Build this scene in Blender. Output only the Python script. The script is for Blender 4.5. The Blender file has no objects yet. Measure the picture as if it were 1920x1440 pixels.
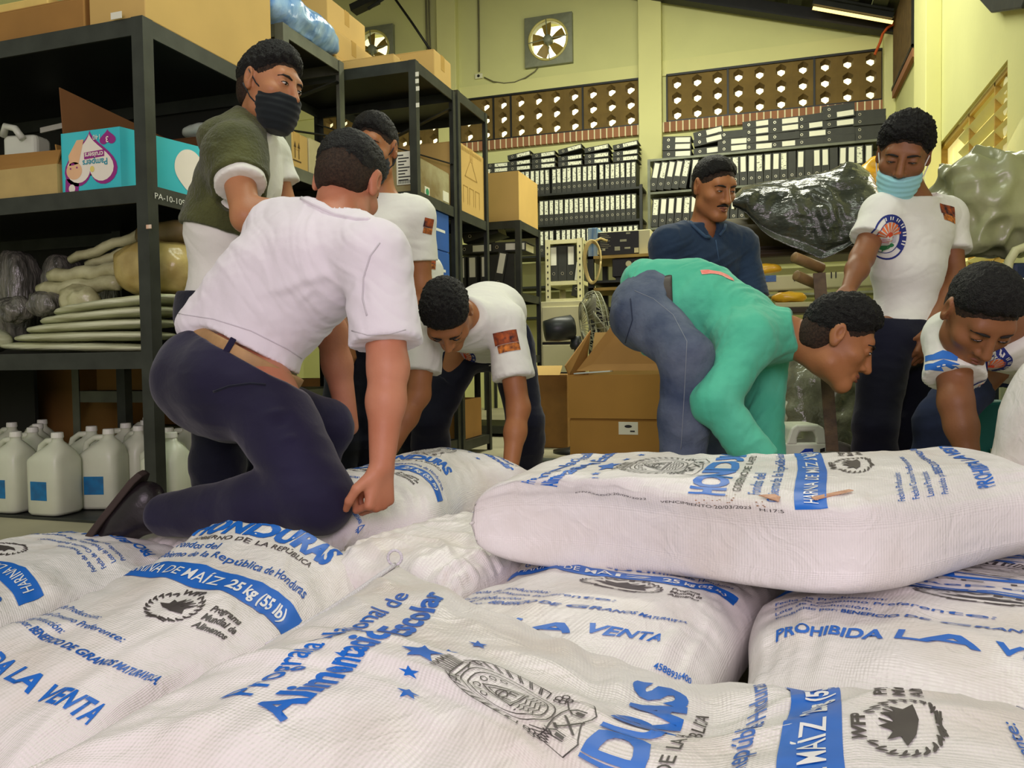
import bpy, bmesh, math, random
import numpy as np
from mathutils import Vector, Matrix
from mathutils.bvhtree import BVHTree

scene = bpy.context.scene
col = scene.collection
rnd = random.Random(7)

# ------------------------------------------------------------------ camera
F_PX = 1490.0                      # focal length in pixels of the 1920x1440 frame
CAM_H = 0.60
YAW, PITCH, ROLL = math.radians(18.1), math.radians(-2.03), math.radians(-0.83)
_f = np.array([-math.sin(YAW)*math.cos(PITCH), math.cos(YAW)*math.cos(PITCH), math.sin(PITCH)])
_r = np.array([math.cos(YAW), math.sin(YAW), 0.0])
_u = np.cross(_r, _f)
CR = math.cos(ROLL)*_r + math.sin(ROLL)*_u
CU = -math.sin(ROLL)*_r + math.cos(ROLL)*_u
CF = _f
CAM = np.array([0.0, 0.0, CAM_H])
cd = bpy.data.cameras.new('camera')
cd.sensor_fit = 'HORIZONTAL'; cd.sensor_width = 36.0; cd.lens = 36.0*F_PX/1920.0
cd.clip_start = 0.02; cd.clip_end = 100
cam = bpy.data.objects.new('camera', cd); col.objects.link(cam)
cam.matrix_world = Matrix(((CR[0], CU[0], -CF[0], 0), (CR[1], CU[1], -CF[1], 0), (CR[2], CU[2], -CF[2], CAM_H), (0, 0, 0, 1)))
scene.camera = cam

# ------------------------------------------------------------------ colour management, sky, lights
scene.view_settings.view_transform = 'Standard'
scene.view_settings.look = 'None'
scene.view_settings.gamma = 1.0
scene.view_settings.use_curve_mapping = False
scene.view_settings.exposure = 0.0

world = bpy.data.worlds.new('daylight'); scene.world = world; world.use_nodes = True
bg = world.node_tree.nodes['Background']
bg.inputs['Color'].default_value = (0.98, 1.0, 0.82, 1)
bg.inputs['Strength'].default_value = 0.42

def area_light(name, loc, target, sx, sy, power, color, spread=180):
    d = bpy.data.lights.new(name, 'AREA'); d.shape = 'RECTANGLE'; d.size = sx; d.size_y = sy
    d.energy = power; d.color = color; d.spread = math.radians(spread)
    o = bpy.data.objects.new(name, d); col.objects.link(o)
    o.location = loc
    o.rotation_euler = (Vector(target)-Vector(loc)).to_track_quat('-Z', 'Y').to_euler()
    return o
# pink fill added behind the camera, no source seen there
area_light('front_pink_fill', (0.6, -2.4, 1.9), (-0.1, 1.3, 0.3), 2.6, 1.6, 105, (1.0, 0.80, 0.94))
# two rows of fluorescent fixtures hung below the roof
area_light('tube_light_front', (-0.6, 2.2, 3.8), (-0.6, 2.3, 0), 2.4, 0.3, 48, (0.94, 1.0, 0.84))
area_light('tube_light_back', (-0.9, 5.6, 4.0), (-0.9, 6.6, 0.8), 2.8, 0.3, 165, (1.0, 0.99, 0.80))
area_light('window_daylight', (1.08, 5.2, 1.75), (-1.5, 5.0, 1.0), 1.5, 0.55, 26, (1.0, 0.97, 0.78))

# ------------------------------------------------------------------ pixel helpers: the photograph's frame to points in the room
def ray(px, py):
    return CF + CR*((px-960.0)/F_PX) + CU*((720.0-py)/F_PX)
def at(px, py, d): return CAM + d*ray(px, py)
def onx(px, py, X):
    d = ray(px, py); return CAM + d*(X/d[0])
def ony(px, py, Y):
    d = ray(px, py); return CAM + d*(Y/d[1])
def onz(px, py, Z):
    d = ray(px, py); return CAM + d*((Z-CAM_H)/d[2])
def cv(r, u, f): return CR*r + CU*u + CF*f
def unit(v):
    v = np.asarray(v, float); return v/(np.linalg.norm(v)+1e-12)

# ------------------------------------------------------------------ materials
def lin(c):
    return tuple(((x/255.0)/12.92 if x/255.0 <= 0.04045 else ((x/255.0+0.055)/1.055)**2.4) for x in c)
_M = {}
def mat(name, rgb, rough=0.6, metal=0.0, var=0.12, vscale=14.0, bump=0.0, bscale=60.0, rgb2=None, emit=0.0, alpha=1.0, trans=0.0, spec=0.4, sheen=0.0, sss=0.0, stretch=None, detail=6.0, coat=0.0):
    """A noise-varied principled material; rgb are display colours 0-255."""
    if name in _M: return _M[name]
    m = bpy.data.materials.new(name); m.use_nodes = True
    nt = m.node_tree; N = nt.nodes; Lk = nt.links
    b = N['Principled BSDF']
    b.inputs['Roughness'].default_value = rough
    b.inputs['Metallic'].default_value = metal
    b.inputs['Specular IOR Level'].default_value = spec
    b.inputs['Alpha'].default_value = alpha
    if trans: b.inputs['Transmission Weight'].default_value = trans
    if sheen: b.inputs['Sheen Weight'].default_value = sheen
    if coat: b.inputs['Coat Weight'].default_value = coat
    if sss:
        b.inputs['Subsurface Weight'].default_value = sss
        b.inputs['Subsurface Radius'].default_value = (0.01, 0.004, 0.002)
    c1 = lin(rgb)
    c2 = lin(rgb2) if rgb2 else tuple(x*(1-var) for x in c1)
    tc = N.new('ShaderNodeTexCoord'); src = tc.outputs['Object']
    if stretch:
        mp = N.new('ShaderNodeMapping'); mp.inputs['Scale'].default_value = stretch
        Lk.new(src, mp.inputs['Vector']); src = mp.outputs['Vector']
    nz = N.new('ShaderNodeTexNoise'); nz.inputs['Scale'].default_value = vscale; nz.inputs['Detail'].default_value = detail
    Lk.new(src, nz.inputs['Vector'])
    rp = N.new('ShaderNodeValToRGB')
    rp.color_ramp.elements[0].position = 0.35; rp.color_ramp.elements[1].position = 0.68
    rp.color_ramp.elements[0].color = (*c2, 1); rp.color_ramp.elements[1].color = (*c1, 1)
    Lk.new(nz.outputs['Fac'], rp.inputs['Fac'])
    Lk.new(rp.outputs['Color'], b.inputs['Base Color'])
    if bump:
        n2 = N.new('ShaderNodeTexNoise'); n2.inputs['Scale'].default_value = bscale; n2.inputs['Detail'].default_value = 4
        Lk.new(src, n2.inputs['Vector'])
        bp = N.new('ShaderNodeBump'); bp.inputs['Strength'].default_value = bump; bp.inputs['Distance'].default_value = 0.01
        Lk.new(n2.outputs['Fac'], bp.inputs['Height']); Lk.new(bp.outputs['Normal'], b.inputs['Normal'])
    if emit:
        b.inputs['Emission Color'].default_value = (*c1, 1); b.inputs['Emission Strength'].default_value = emit
    _M[name] = m
    return m

# ------------------------------------------------------------------ objects
def tag(o, label=None, cat=None, group=None, kind=None):
    if label: o['label'] = label
    if cat: o['category'] = cat
    if group: o['group'] = group
    if kind: o['kind'] = kind
    return o
def wloc(o):
    v = Vector((0, 0, 0))
    while o is not None:
        v += o.location; o = o.parent
    return v
def thing(name, label, cat, loc=(0, 0, 0), group=None):
    o = bpy.data.objects.new(name, None); col.objects.link(o)
    o.location = tuple(float(x) for x in loc); o.empty_display_size = 0.05
    return tag(o, label, cat, group)
def link_mesh(name, me, mats, parent=None, smooth=False):
    o = bpy.data.objects.new(name, me); col.objects.link(o)
    for m in (mats if isinstance(mats, (list, tuple)) else [mats]): me.materials.append(m)
    if parent is not None: o.parent = parent
    if smooth: me.polygons.foreach_set('use_smooth', [True]*len(me.polygons))
    return o
def mesh_np(name, V, Fq, mats, parent=None, smooth=True, origin=None):
    """Mesh from numpy vertices (world) and an (n,3) or (n,4) face array."""
    V = np.asarray(V, float); Fq = np.asarray(Fq, np.int32)
    off = np.array(wloc(parent)) if parent is not None else (np.array(origin, float) if origin is not None else np.zeros(3))
    me = bpy.data.meshes.new(name)
    n, k = Fq.shape
    me.vertices.add(len(V)); me.vertices.foreach_set('co', (V-off).astype(np.float32).ravel())
    me.loops.add(n*k); me.loops.foreach_set('vertex_index', Fq.ravel())
    me.polygons.add(n); me.polygons.foreach_set('loop_start', np.arange(0, n*k, k, dtype=np.int32))
    me.polygons.foreach_set('loop_total', np.full(n, k, np.int32))
    me.update(calc_edges=True); me.validate()
    o = link_mesh(name, me, mats, parent, smooth)
    if parent is None and origin is not None: o.location = tuple(float(x) for x in origin)
    return o
def copy_tree(o, parent=None):
    c = o.copy(); col.objects.link(c)
    if parent is not None: c.parent = parent
    for ch in list(o.children): copy_tree(ch, c)
    return c

class MB:
    """Collects shapes in world coordinates and links them as one mesh object."""
    def __init__(s): s.v = []; s.f = []; s.mi = []; s.cur = 0
    def add(s, vs, fs):
        b = len(s.v); s.v += [tuple(float(c) for c in p) for p in vs]
        for f in fs: s.f.append(tuple(i+b for i in f)); s.mi.append(s.cur)
        return s
    def box(s, x0, x1, y0, y1, z0, z1):
        vs = [(x, y, z) for z in (z0, z1) for y in (y0, y1) for x in (x0, x1)]
        return s.add(vs, [(0, 2, 3, 1), (4, 5, 7, 6), (0, 1, 5, 4), (1, 3, 7, 5), (3, 2, 6, 7), (2, 0, 4, 6)])
    def obox(s, c, ax, ay, az, hx, hy, hz):
        c = np.array(c, float); ax, ay, az = (np.array(a, float) for a in (ax, ay, az))
        vs = [c+ax*sx*hx+ay*sy*hy+az*sz*hz for sz in (-1, 1) for sy in (-1, 1) for sx in (-1, 1)]
        return s.add(vs, [(0, 2, 3, 1), (4, 5, 7, 6), (0, 1, 5, 4), (1, 3, 7, 5), (3, 2, 6, 7), (2, 0, 4, 6)])
    def hexa(s, pts):            # 8 corners: bottom 0-3 round, top 4-7 round
        return s.add(pts, [(3, 2, 1, 0), (4, 5, 6, 7), (0, 1, 5, 4), (1, 2, 6, 5), (2, 3, 7, 6), (3, 0, 4, 7)])
    def bar(s, p0, p1, w, h=None):
        p0 = np.array(p0, float); p1 = np.array(p1, float); d = unit(p1-p0)
        up = np.array([0, 0, 1.0]) if abs(d[2]) < .9 else np.array([0, 1.0, 0])
        a = unit(np.cross(d, up)); b = np.cross(a, d)
        return s.obox((p0+p1)/2, d, a, b, np.linalg.norm(p1-p0)/2, w/2, (h or w)/2)
    def tube(s, pts, r, n=10, cap=True):
        pts = [np.array(p, float) for p in pts]
        rs = r if isinstance(r, (list, tuple)) else [r]*len(pts)
        base = len(s.v); prev = None; fs = []; vs = []
        for i, p in enumerate(pts):
            t = unit(pts[min(i+1, len(pts)-1)]-pts[max(i-1, 0)])
            if prev is None: a = unit(np.cross(t, [0.13, 0.2, 1.0] if abs(t[2]) < .9 else [1.0, 0.2, 0.1]))
            else: a = unit(prev-t*np.dot(prev, t))
            prev = a; b = np.cross(t, a)
            for k in range(n):
                an = 2*math.pi*k/n
                vs.append(p+(a*math.cos(an)+b*math.sin(an))*rs[i])
        for i in range(len(pts)-1):
            for k in range(n):
                fs.append((i*n+k, i*n+(k+1) % n, (i+1)*n+(k+1) % n, (i+1)*n+k))
        if cap:
            fs.append(tuple(range(n))[::-1]); fs.append(tuple((len(pts)-1)*n+k for k in range(n)))
        return s.add(vs, fs)
    def lathe(s, c, axis, prof, n=24, ref=None, cap=True):
        """prof: list of (radius, height along axis)."""
        c = np.array(c, float); axis = unit(axis)
        a = unit(np.cross(axis, ref if ref is not None else ([0, 0, 1.0] if abs(axis[2]) < .9 else [1.0, 0, 0]))); b = np.cross(axis, a)
        vs = []; fs = []
        for r, h in prof:
            for k in range(n):
                an = 2*math.pi*k/n; vs.append(c+axis*h+(a*math.cos(an)+b*math.sin(an))*max(r, 1e-5))
        for i in range(len(prof)-1):
            for k in range(n): fs.append((i*n+k, i*n+(k+1) % n, (i+1)*n+(k+1) % n, (i+1)*n+k))
        if cap: fs.append(tuple(range(n))[::-1]); fs.append(tuple((len(prof)-1)*n+k for k in range(n)))
        return s.add(vs, fs)
    def prism(s, pts, vec):
        pts = [np.array(p, float) for p in pts]; vec = np.array(vec, float); n = len(pts)
        return s.add(pts+[p+vec for p in pts], [tuple(range(n))[::-1], tuple(range(n, 2*n))]+[(i, (i+1) % n, n+(i+1) % n, n+i) for i in range(n)])
    def grid(s, fn, nu, nv):
        vs = [fn(i/nu, j/nv) for j in range(nv+1) for i in range(nu+1)]
        return s.add(vs, [(j*(nu+1)+i, j*(nu+1)+i+1, (j+1)*(nu+1)+i+1, (j+1)*(nu+1)+i) for j in range(nv) for i in range(nu)])
    def build(s, name, mats, parent=None, smooth=False, bevel=0.0, seg=2, origin=None, solid=0.0, sub=0):
        off = wloc(parent) if parent is not None else Vector(tuple(float(x) for x in (origin if origin is not None else (0, 0, 0))))
        me = bpy.data.meshes.new(name)
        me.from_pydata([tuple(Vector(p)-off) for p in s.v], [], s.f); 
        bm = bmesh.new(); bm.from_mesh(me); bmesh.ops.recalc_face_normals(bm, faces=bm.faces); bm.to_mesh(me); bm.free()
        me.update()
        o = link_mesh(name, me, mats, parent, smooth)
        if len(me.materials) > 1: me.polygons.foreach_set('material_index', s.mi)
        if parent is None and origin is not None: o.location = off
        if solid:
            md = o.modifiers.new('solid', 'SOLIDIFY'); md.thickness = solid
        if bevel:
            md = o.modifiers.new('bevel', 'BEVEL'); md.width = bevel; md.segments = seg; md.limit_method = 'ANGLE'; md.angle_limit = math.radians(40)
        if sub:
            md = o.modifiers.new('sub', 'SUBSURF'); md.levels = sub; md.render_levels = sub
        return o
def struct(o, label, cat='wall'):
    o['kind'] = 'structure'; o['label'] = label; o['category'] = cat; return o

# ------------------------------------------------------------------ noise
_pr = np.random.RandomState(11)
_perm = np.concatenate([_pr.permutation(256)]*3)
_grad = _pr.normal(size=(256, 3)); _grad /= np.linalg.norm(_grad, axis=1)[:, None]
def perlin(P):
    P = np.asarray(P, float); I = np.floor(P).astype(int); f = P-I; I &= 255
    w = f*f*f*(f*(f*6-15)+10)
    out = 0.0
    for dx in (0, 1):
        for dy in (0, 1):
            for dz in (0, 1):
                g = _grad[_perm[_perm[_perm[I[:, 0]+dx]+I[:, 1]+dy]+I[:, 2]+dz]]
                d = (g*(f-np.array([dx, dy, dz]))).sum(1)
                out = out+d*(w[:, 0] if dx else 1-w[:, 0])*(w[:, 1] if dy else 1-w[:, 1])*(w[:, 2] if dz else 1-w[:, 2])
    return out

# ------------------------------------------------------------------ lettering and printed marks
def text_mesh(txt, bold=0.0, shear=0.0):
    """Flat mesh of a line of text: vertices (x right, y up), size 1, with faces."""
    c = bpy.data.curves.new('t', 'FONT'); c.body = txt; c.size = 1.0; c.offset = bold; c.shear = shear; c.resolution_u = 3
    o = bpy.data.objects.new('t', c); col.objects.link(o)
    dg = bpy.context.evaluated_depsgraph_get()
    me = bpy.data.meshes.new_from_object(o.evaluated_get(dg))
    V = np.array([v.co[:2] for v in me.vertices]) if len(me.vertices) else np.zeros((0, 2))
    Fs = [tuple(p.vertices) for p in me.polygons]
    bpy.data.objects.remove(o); bpy.data.curves.remove(c); bpy.data.meshes.remove(me)
    return V, Fs
_TC = {}
class Flat:
    """2-D printed shapes (text, bands, strokes) that are later laid on a surface."""
    def __init__(s): s.v = []; s.f = []
    def poly(s, pts):
        b = len(s.v); s.v += [tuple(p) for p in pts]; s.f.append(tuple(range(b, b+len(pts)))); return s
    def text(s, txt, x, y, width=None, height=None, bold=0.0, align='C', rot=0.0, cap=None):
        key = (txt, bold)
        if key not in _TC: _TC[key] = text_mesh(txt, bold)
        V, Fs = _TC[key]
        if not len(V): return s
        lo, hi = V.min(0), V.max(0); w, h = hi-lo
        sx = width/w if width else None
        sy = (cap/0.73) if cap else (height/h if height else sx)
        if sx is None: sx = sy
        Q = (V-[lo[0], 0.0])*[sx, sy]
        ww = w*sx
        Q[:, 0] -= {'L': 0, 'C': ww/2, 'R': ww}[align]
        c, n = math.cos(rot), math.sin(rot)
        Q = np.stack([Q[:, 0]*c-Q[:, 1]*n+x, Q[:, 0]*n+Q[:, 1]*c+y], 1)
        b = len(s.v); s.v += [tuple(q) for q in Q]; s.f += [tuple(i+b for i in f) for f in Fs]
        return s
    def stroke(s, pts, w, closed=False):
        pts = [np.array(p, float) for p in pts]
        if closed: pts = pts+[pts[0]]
        for a, b in zip(pts[:-1], pts[1:]):
            d = b-a; L = np.linalg.norm(d)
            if L < 1e-9: continue
            d /= L; n = np.array([-d[1], d[0]])*w/2; e = d*w*0.3
            s.poly([a-e-n, b+e-n, b+e+n, a-e+n])
        return s
    def ell(s, cx, cy, rx, ry, n=24, rot=0.0):
        return s.poly([(cx+rx*math.cos(t)*math.cos(rot)-ry*math.sin(t)*math.sin(rot), cy+rx*math.cos(t)*math.sin(rot)+ry*math.sin(t)*math.cos(rot)) for t in [2*math.pi*k/n for k in range(n)]])
    def ring(s, cx, cy, rx, ry, w, n=40, a0=0.0, a1=2*math.pi):
        for k in range(n):
            t0 = a0+(a1-a0)*k/n; t1 = a0+(a1-a0)*(k+1)/n
            s.poly([(cx+rx*math.cos(t0), cy+ry*math.sin(t0)), (cx+(rx+w)*math.cos(t0), cy+(ry+w)*math.sin(t0)), (cx+(rx+w)*math.cos(t1), cy+(ry+w)*math.sin(t1)), (cx+rx*math.cos(t1), cy+ry*math.sin(t1))])
        return s
    def star(s, cx, cy, r, rot=0.0):
        c = [cx, cy]
        P = [(cx+(r if k % 2 == 0 else r*.42)*math.sin(math.pi*k/5+rot), cy+(r if k % 2 == 0 else r*.42)*math.cos(math.pi*k/5+rot)) for k in range(10)]
        return s.poly(P)
    def cut(s, step):
        """Triangulate and cut along a grid so that the print can bend."""
        bm = bmesh.new(); vs = [bm.verts.new((p[0], p[1], 0)) for p in s.v]
        for f in s.f:
            try: bm.faces.new([vs[i] for i in f])
            except ValueError: pass
        bmesh.ops.triangulate(bm, faces=[f for f in bm.faces if len(f.verts) > 4])
        if step and bm.verts:
            A = np.array(s.v); lo, hi = A.min(0), A.max(0)
            for ax in (0, 1):
                k = math.ceil(lo[ax]/step)*step
                while k < hi[ax]:
                    n = [0, 0, 0]; n[ax] = 1; co = [0, 0, 0]; co[ax] = k
                    bmesh.ops.bisect_plane(bm, geom=bm.verts[:]+bm.edges[:]+bm.faces[:], plane_co=co, plane_no=n, dist=1e-6)
                    k += step
        bmesh.ops.triangulate(bm, faces=bm.faces[:])
        bm.verts.index_update()
        V = np.array([v.co[:2] for v in bm.verts]); Fq = np.array([[v.index for v in f.verts] for f in bm.faces], np.int32)
        bm.free()
        return V, Fq
def lay_flat(name, flat, m, parent, o, right, up, lift=0.0015, step=0):
    """A print on a flat face: origin o, in-plane axes right and up."""
    V, Fq = flat.cut(step)
    if not len(V): return None
    o, right, up = (np.array(a, float) for a in (o, right, up)); n = np.cross(right, up)
    return mesh_np(name, o+V[:, :1]*right+V[:, 1:2]*up+n*lift, Fq, m, parent, smooth=False)
def lay_on(name, flat, m, parent, bvh, o, nrm, upv, step=0.012, lift=0.002):
    """A print that follows a curved surface: projected along its normal onto the cloth."""
    V, Fq = flat.cut(step)
    n = unit(nrm); right = unit(np.cross(upv, n)); up = np.cross(n, right); o = np.array(o, float)
    out = []
    last = None
    for a, b in V:
        p = o+right*a+up*b+n*0.10
        h = bvh.ray_cast(Vector(p), Vector(-n), 0.35)
        q = np.array(h[0])+n*lift if h[0] is not None else None
        out.append(q)
    good = np.array([q is not None for q in out])
    if not good.any(): return None
    keep = [f for f in Fq if good[f].all()]
    P = np.array([q if q is not None else o for q in out])
    return mesh_np(name, P, np.array(keep, np.int32), m, parent, smooth=True)
# ------------------------------------------------------------------ the hall
WY, WX = 8.7, 1.15                 # back wall plane, right wall plane
WALLC = (206, 207, 144)
m_wall = mat('painted_plaster', WALLC, rough=0.75, var=0.07, vscale=1.6, bump=0.08, bscale=30, detail=4)
m_pil = mat('painted_column', (212, 211, 146), rough=0.7, var=0.05, vscale=2.0)
m_floor = mat('concrete_floor', (176, 170, 140), rough=0.55, var=0.22, vscale=2.2, bump=0.05, bscale=40)
m_roof = mat('roof_sheet', (92, 96, 70), rough=0.6, var=0.2, vscale=3)
m_dark = mat('dark_steel', (44, 47, 42), rough=0.5, metal=0.2, var=0.3, vscale=9, bump=0.04)
m_blk = mat('black_paint', (24, 25, 24), rough=0.5, var=0.3)
m_vent = mat('vent_block', (118, 96, 48), rough=0.85, var=0.25, vscale=5, bump=0.1, bscale=50)

mb = MB(); mb.box(-6, 3.5, -1.5, 9.5, -0.1, 0.0)
struct(mb.build('floor', m_floor, origin=(0, 0, 0)), 'worn grey concrete warehouse floor under racks and sacks', 'floor')
mb = MB(); a, b = onz(905, 897, 0.0), onz(975, 866, 0.0); d = unit((b-a)*[1, 1, 0]); n = np.array([-d[1], d[0], 0])
mb.obox((a+b)/2+[0, 0, 0.0008], d, n, [0, 0, 1], 0.6, 0.03, 0.0006)
struct(mb.build('floor_marking', mat('yellow_floor_paint', (214, 196, 40), rough=0.6, var=0.25)), 'yellow painted line on the concrete floor', 'floor marking')

# back wall built as blocks around its openings
holes = [(-1.056, 1.05, 3.075, 3.56), (-3.43, -1.345, 3.075, 3.56), (-5.25, -3.67, 3.075, 3.56)]
fanc = ony(1030, 78, WY); fan2c = ony(702, 96, WY)
FR = 0.235
for fcx in (fanc, fan2c): holes.append((fcx[0]-FR*.95, fcx[0]+FR*.95, fcx[2]-FR*.95, fcx[2]+FR*.95))
xs = sorted({-5.6, 1.5}|{h[0] for h in holes}|{h[1] for h in holes}); zs = sorted({0.0, 5.6}|{h[2] for h in holes}|{h[3] for h in holes})
mb = MB()
for i in range(len(xs)-1):
    run = None
    for j in range(len(zs)-1):
        cx, cz = (xs[i]+xs[i+1])/2, (zs[j]+zs[j+1])/2
        inside = any(h[0] < cx < h[1] and h[2] < cz < h[3] for h in holes)
        if not inside and run is None: run = zs[j]
        if inside and run is not None: mb.box(xs[i], xs[i+1], WY, WY+0.16, run, zs[j]); run = None
    if run is not None: mb.box(xs[i], xs[i+1], WY, WY+0.16, run, zs[-1])
struct(mb.build('wall_back', m_wall), 'yellow-green plastered back wall with vent blocks and fans')
mb = MB()
mb.box(-5.6, -3.67, WY-0.02, WY, 3.56, 3.71); mb.box(-3.43, -1.345, WY-0.02, WY, 3.56, 3.71); mb.box(-1.098, 1.05, WY-0.02, WY, 3.56, 3.72)
struct(mb.build('trim_1', m_pil), 'shallow plastered beam above the row of vent blocks', 'beam')
for k, (x0, x1, yf, lab) in enumerate([(-3.667, -3.433, WY-0.10, 'yellow pilaster left of the exhaust fan'), (-1.343, -1.098, WY-0.10, 'yellow pilaster between the two vent block rows'), (1.045, 1.15, WY-0.16, 'yellow column in the back right corner')]):
    mb = MB(); mb.box(x0, x1, yf, WY, 0, 5.0 if k < 2 else 3.9)
    struct(mb.build('wall_pilaster', m_pil, bevel=0.006), lab, 'pilaster')

def vent(name, x0, x1, ncol, label, mull):
    z0, z1 = 3.075, 3.56; cw = (x1-x0)/ncol; ch = (z1-z0)/3
    mb = MB()
    for i in range(ncol):
        for j in range(3):
            cx, cz = x0+(i+.5)*cw, z0+(j+.5)*ch; y = WY-0.012
            R = [(cx-cw/2, cz+ch/2), (cx, cz+ch/2), (cx+cw/2, cz+ch/2), (cx+cw/2, cz-ch/2), (cx, cz-ch/2), (cx-cw/2, cz-ch/2)]
            w, h = .050, .064
            Hx = [(cx-w, cz+h*.45), (cx, cz+h), (cx+w, cz+h*.45), (cx+w, cz-h*.45), (cx, cz-h), (cx-w, cz-h*.45)]
            w2, h2 = w*.70, h*.62
            Hb = [(cx-w2, cz+h2*.35), (cx, cz+h2*.7), (cx+w2, cz+h2*.35), (cx+w2, cz-h2*.45-.012), (cx, cz-h2-.016), (cx-w2, cz-h2*.45-.012)]
            P = [(p[0], y, p[1]) for p in R]+[(p[0], y+.004, p[1]) for p in Hx]+[(p[0], y+.085, p[1]) for p in Hb]+[(p[0], y+.12, p[1]) for p in R]
            fs = []
            for k in range(6):
                q = (k+1) % 6
                fs += [(k, q, 6+q, 6+k), (6+k, 6+q, 12+q, 12+k), (12+k, 12+q, 18+q, 18+k)]
            mb.add(P, fs)
    o = mb.build(name, m_vent)
    struct(o, label, 'vent blocks')
    mb = MB()
    for p in mull: mb.box(x0+p*cw-.010, x0+p*cw+.010, WY-.022, WY-.008, z0, z1)
    mb.box(x0, x1, WY-.03, WY-.004, z0-.012, z0+.008); mb.box(x0, x1, WY-.03, WY-.004, z1-.01, z1+.012)
    mb.box(x0-.004, x0+.012, WY-.03, WY-.004, z0, z1); mb.box(x1-.012, x1+.004, WY-.03, WY-.004, z0, z1)
    mb.build('vent_frame', m_blk, o)
vent('window_1', -3.43, -1.345, 10, 'row of pierced concrete vent blocks left of the middle pilaster', (2, 3.0, 7))
vent('window_2', -1.056, 1.05, 10, 'row of pierced concrete vent blocks in the right bay', (3, 7))
vent('window_3', -5.25, -3.67, 8, 'row of pierced concrete vent blocks seen through the racks', (3, 6))

# brick courses under the vents
def brick_mat():
    m = bpy.data.materials.new('brick_course'); m.use_nodes = True; nt = m.node_tree; N = nt.nodes; Lk = nt.links
    b = N['Principled BSDF']; b.inputs['Roughness'].default_value = .85
    tc = N.new('ShaderNodeTexCoord'); sp = N.new('ShaderNodeSeparateXYZ'); cb = N.new('ShaderNodeCombineXYZ')
    Lk.new(tc.outputs['Object'], sp.inputs[0]); Lk.new(sp.outputs['X'], cb.inputs['X']); Lk.new(sp.outputs['Z'], cb.inputs['Y'])
    br = N.new('ShaderNodeTexBrick'); br.inputs['Scale'].default_value = 1.0
    br.inputs['Brick Width'].default_value = .068; br.inputs['Row Height'].default_value = .5; br.inputs['Mortar Size'].default_value = .007; br.offset = 0
    br.inputs['Color1'].default_value = (*lin((158, 108, 74)), 1); br.inputs['Color2'].default_value = (*lin((138, 94, 64)), 1); br.inputs['Mortar'].default_value = (*lin((222, 214, 170)), 1)
    Lk.new(cb.outputs[0], br.inputs['Vector']); Lk.new(br.outputs['Color'], b.inputs['Base Color'])
    bp = N.new('ShaderNodeBump'); bp.inputs['Strength'].default_value = .5; bp.inputs['Distance'].default_value = .006
    iv = N.new('ShaderNodeMath'); iv.operation = 'SUBTRACT'; iv.inputs[0].default_value = 1; Lk.new(br.outputs['Fac'], iv.inputs[1])
    Lk.new(iv.outputs[0], bp.inputs['Height']); Lk.new(bp.outputs['Normal'], b.inputs['Normal'])
    return m
m_brick = brick_mat()
for k, (x0, x1, lab) in enumerate([(-3.43, -1.345, 'soldier course of red bricks under the left vent blocks'), (-1.095, 1.045, 'soldier course of red bricks under the right vent blocks'), (-5.25, -3.67, 'soldier course of red bricks seen through the racks')]):
    mb = MB(); mb.box(x0, x1, WY-.05, WY-.004, .015, .118)
    o = mb.build('trim_%d' % (k+2), m_brick); o.location = (0, 0, 2.945); struct(o, lab, 'brick sill')

# right wall with its window
wy0, wy1, wz0, wz1 = 4.70, 6.50, 1.05, 2.075
mb = MB()
mb.box(WX, WX+.16, 2.9, wy0, 0, 3.85); mb.box(WX, WX+.16, wy1, WY+.16, 0, 3.85); mb.box(WX, WX+.16, wy0, wy1, 0, wz0); mb.box(WX, WX+.16, wy0, wy1, wz1, 3.85)
struct(mb.build('wall_right', m_wall), 'yellow-green plastered right wall with a louvred window')
px0 = ony(1735, 250, 6.36)[0]
mb = MB(); mb.box(px0, WX, 6.36, 6.85, 0, 3.8)
struct(mb.build('wall_pilaster', m_pil, bevel=.005), 'yellow pilaster on the right wall beside the window', 'pilaster')
m_glass_lit = mat('curtained_pane', (238, 226, 150), rough=.5, rgb2=(196, 160, 78), vscale=5, stretch=(1, 3.2, .5), emit=0.75)
m_wood = mat('window_wood', (176, 146, 70), rough=.6, var=.3, vscale=8, stretch=(1, .3, 4))
o = MB(); o.box(WX+.02, WX+.10, wy0, wy1, wz1-.035, wz1); o.box(WX+.02, WX+.10, wy0, wy1, wz0, wz0+.04)
for yy in (wy0, wy0+.02, 5.02, 5.62, wy1-.035): o.box(WX+.02, WX+.09, yy, yy+.022, wz0, wz1)
wfr = struct(o.build('window_4', m_wood), 'wooden framed louvre window with drawn curtain on right wall', 'window')
mb = MB(); mb.box(WX+.06, WX+.07, wy0, wy1, wz0, wz1); mb.build('window_pane', m_glass_lit, wfr)
mb = MB()
for k in range(11): mb.obox((WX+.035, 5.3, wz0+.08+k*.092), (0, 1, 0), unit((1, 0, -1.2)), unit((1.2, 0, 1)), .6, .03, .003)
mb.build('louvre_slats', mat('louvre_glass', (226, 222, 160), rough=.2, var=.05), wfr)
mb = MB()
for k in range(9): mb.lathe((WX+.03, 4.86, wz0+.06+k*.11), (1, 0, 0), [(.035, 0), (.045, 0), (.045, .012), (.035, .012)], 12)
mb.build('grille', mat('white_grille', (230, 226, 180), rough=.5), wfr)
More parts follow.
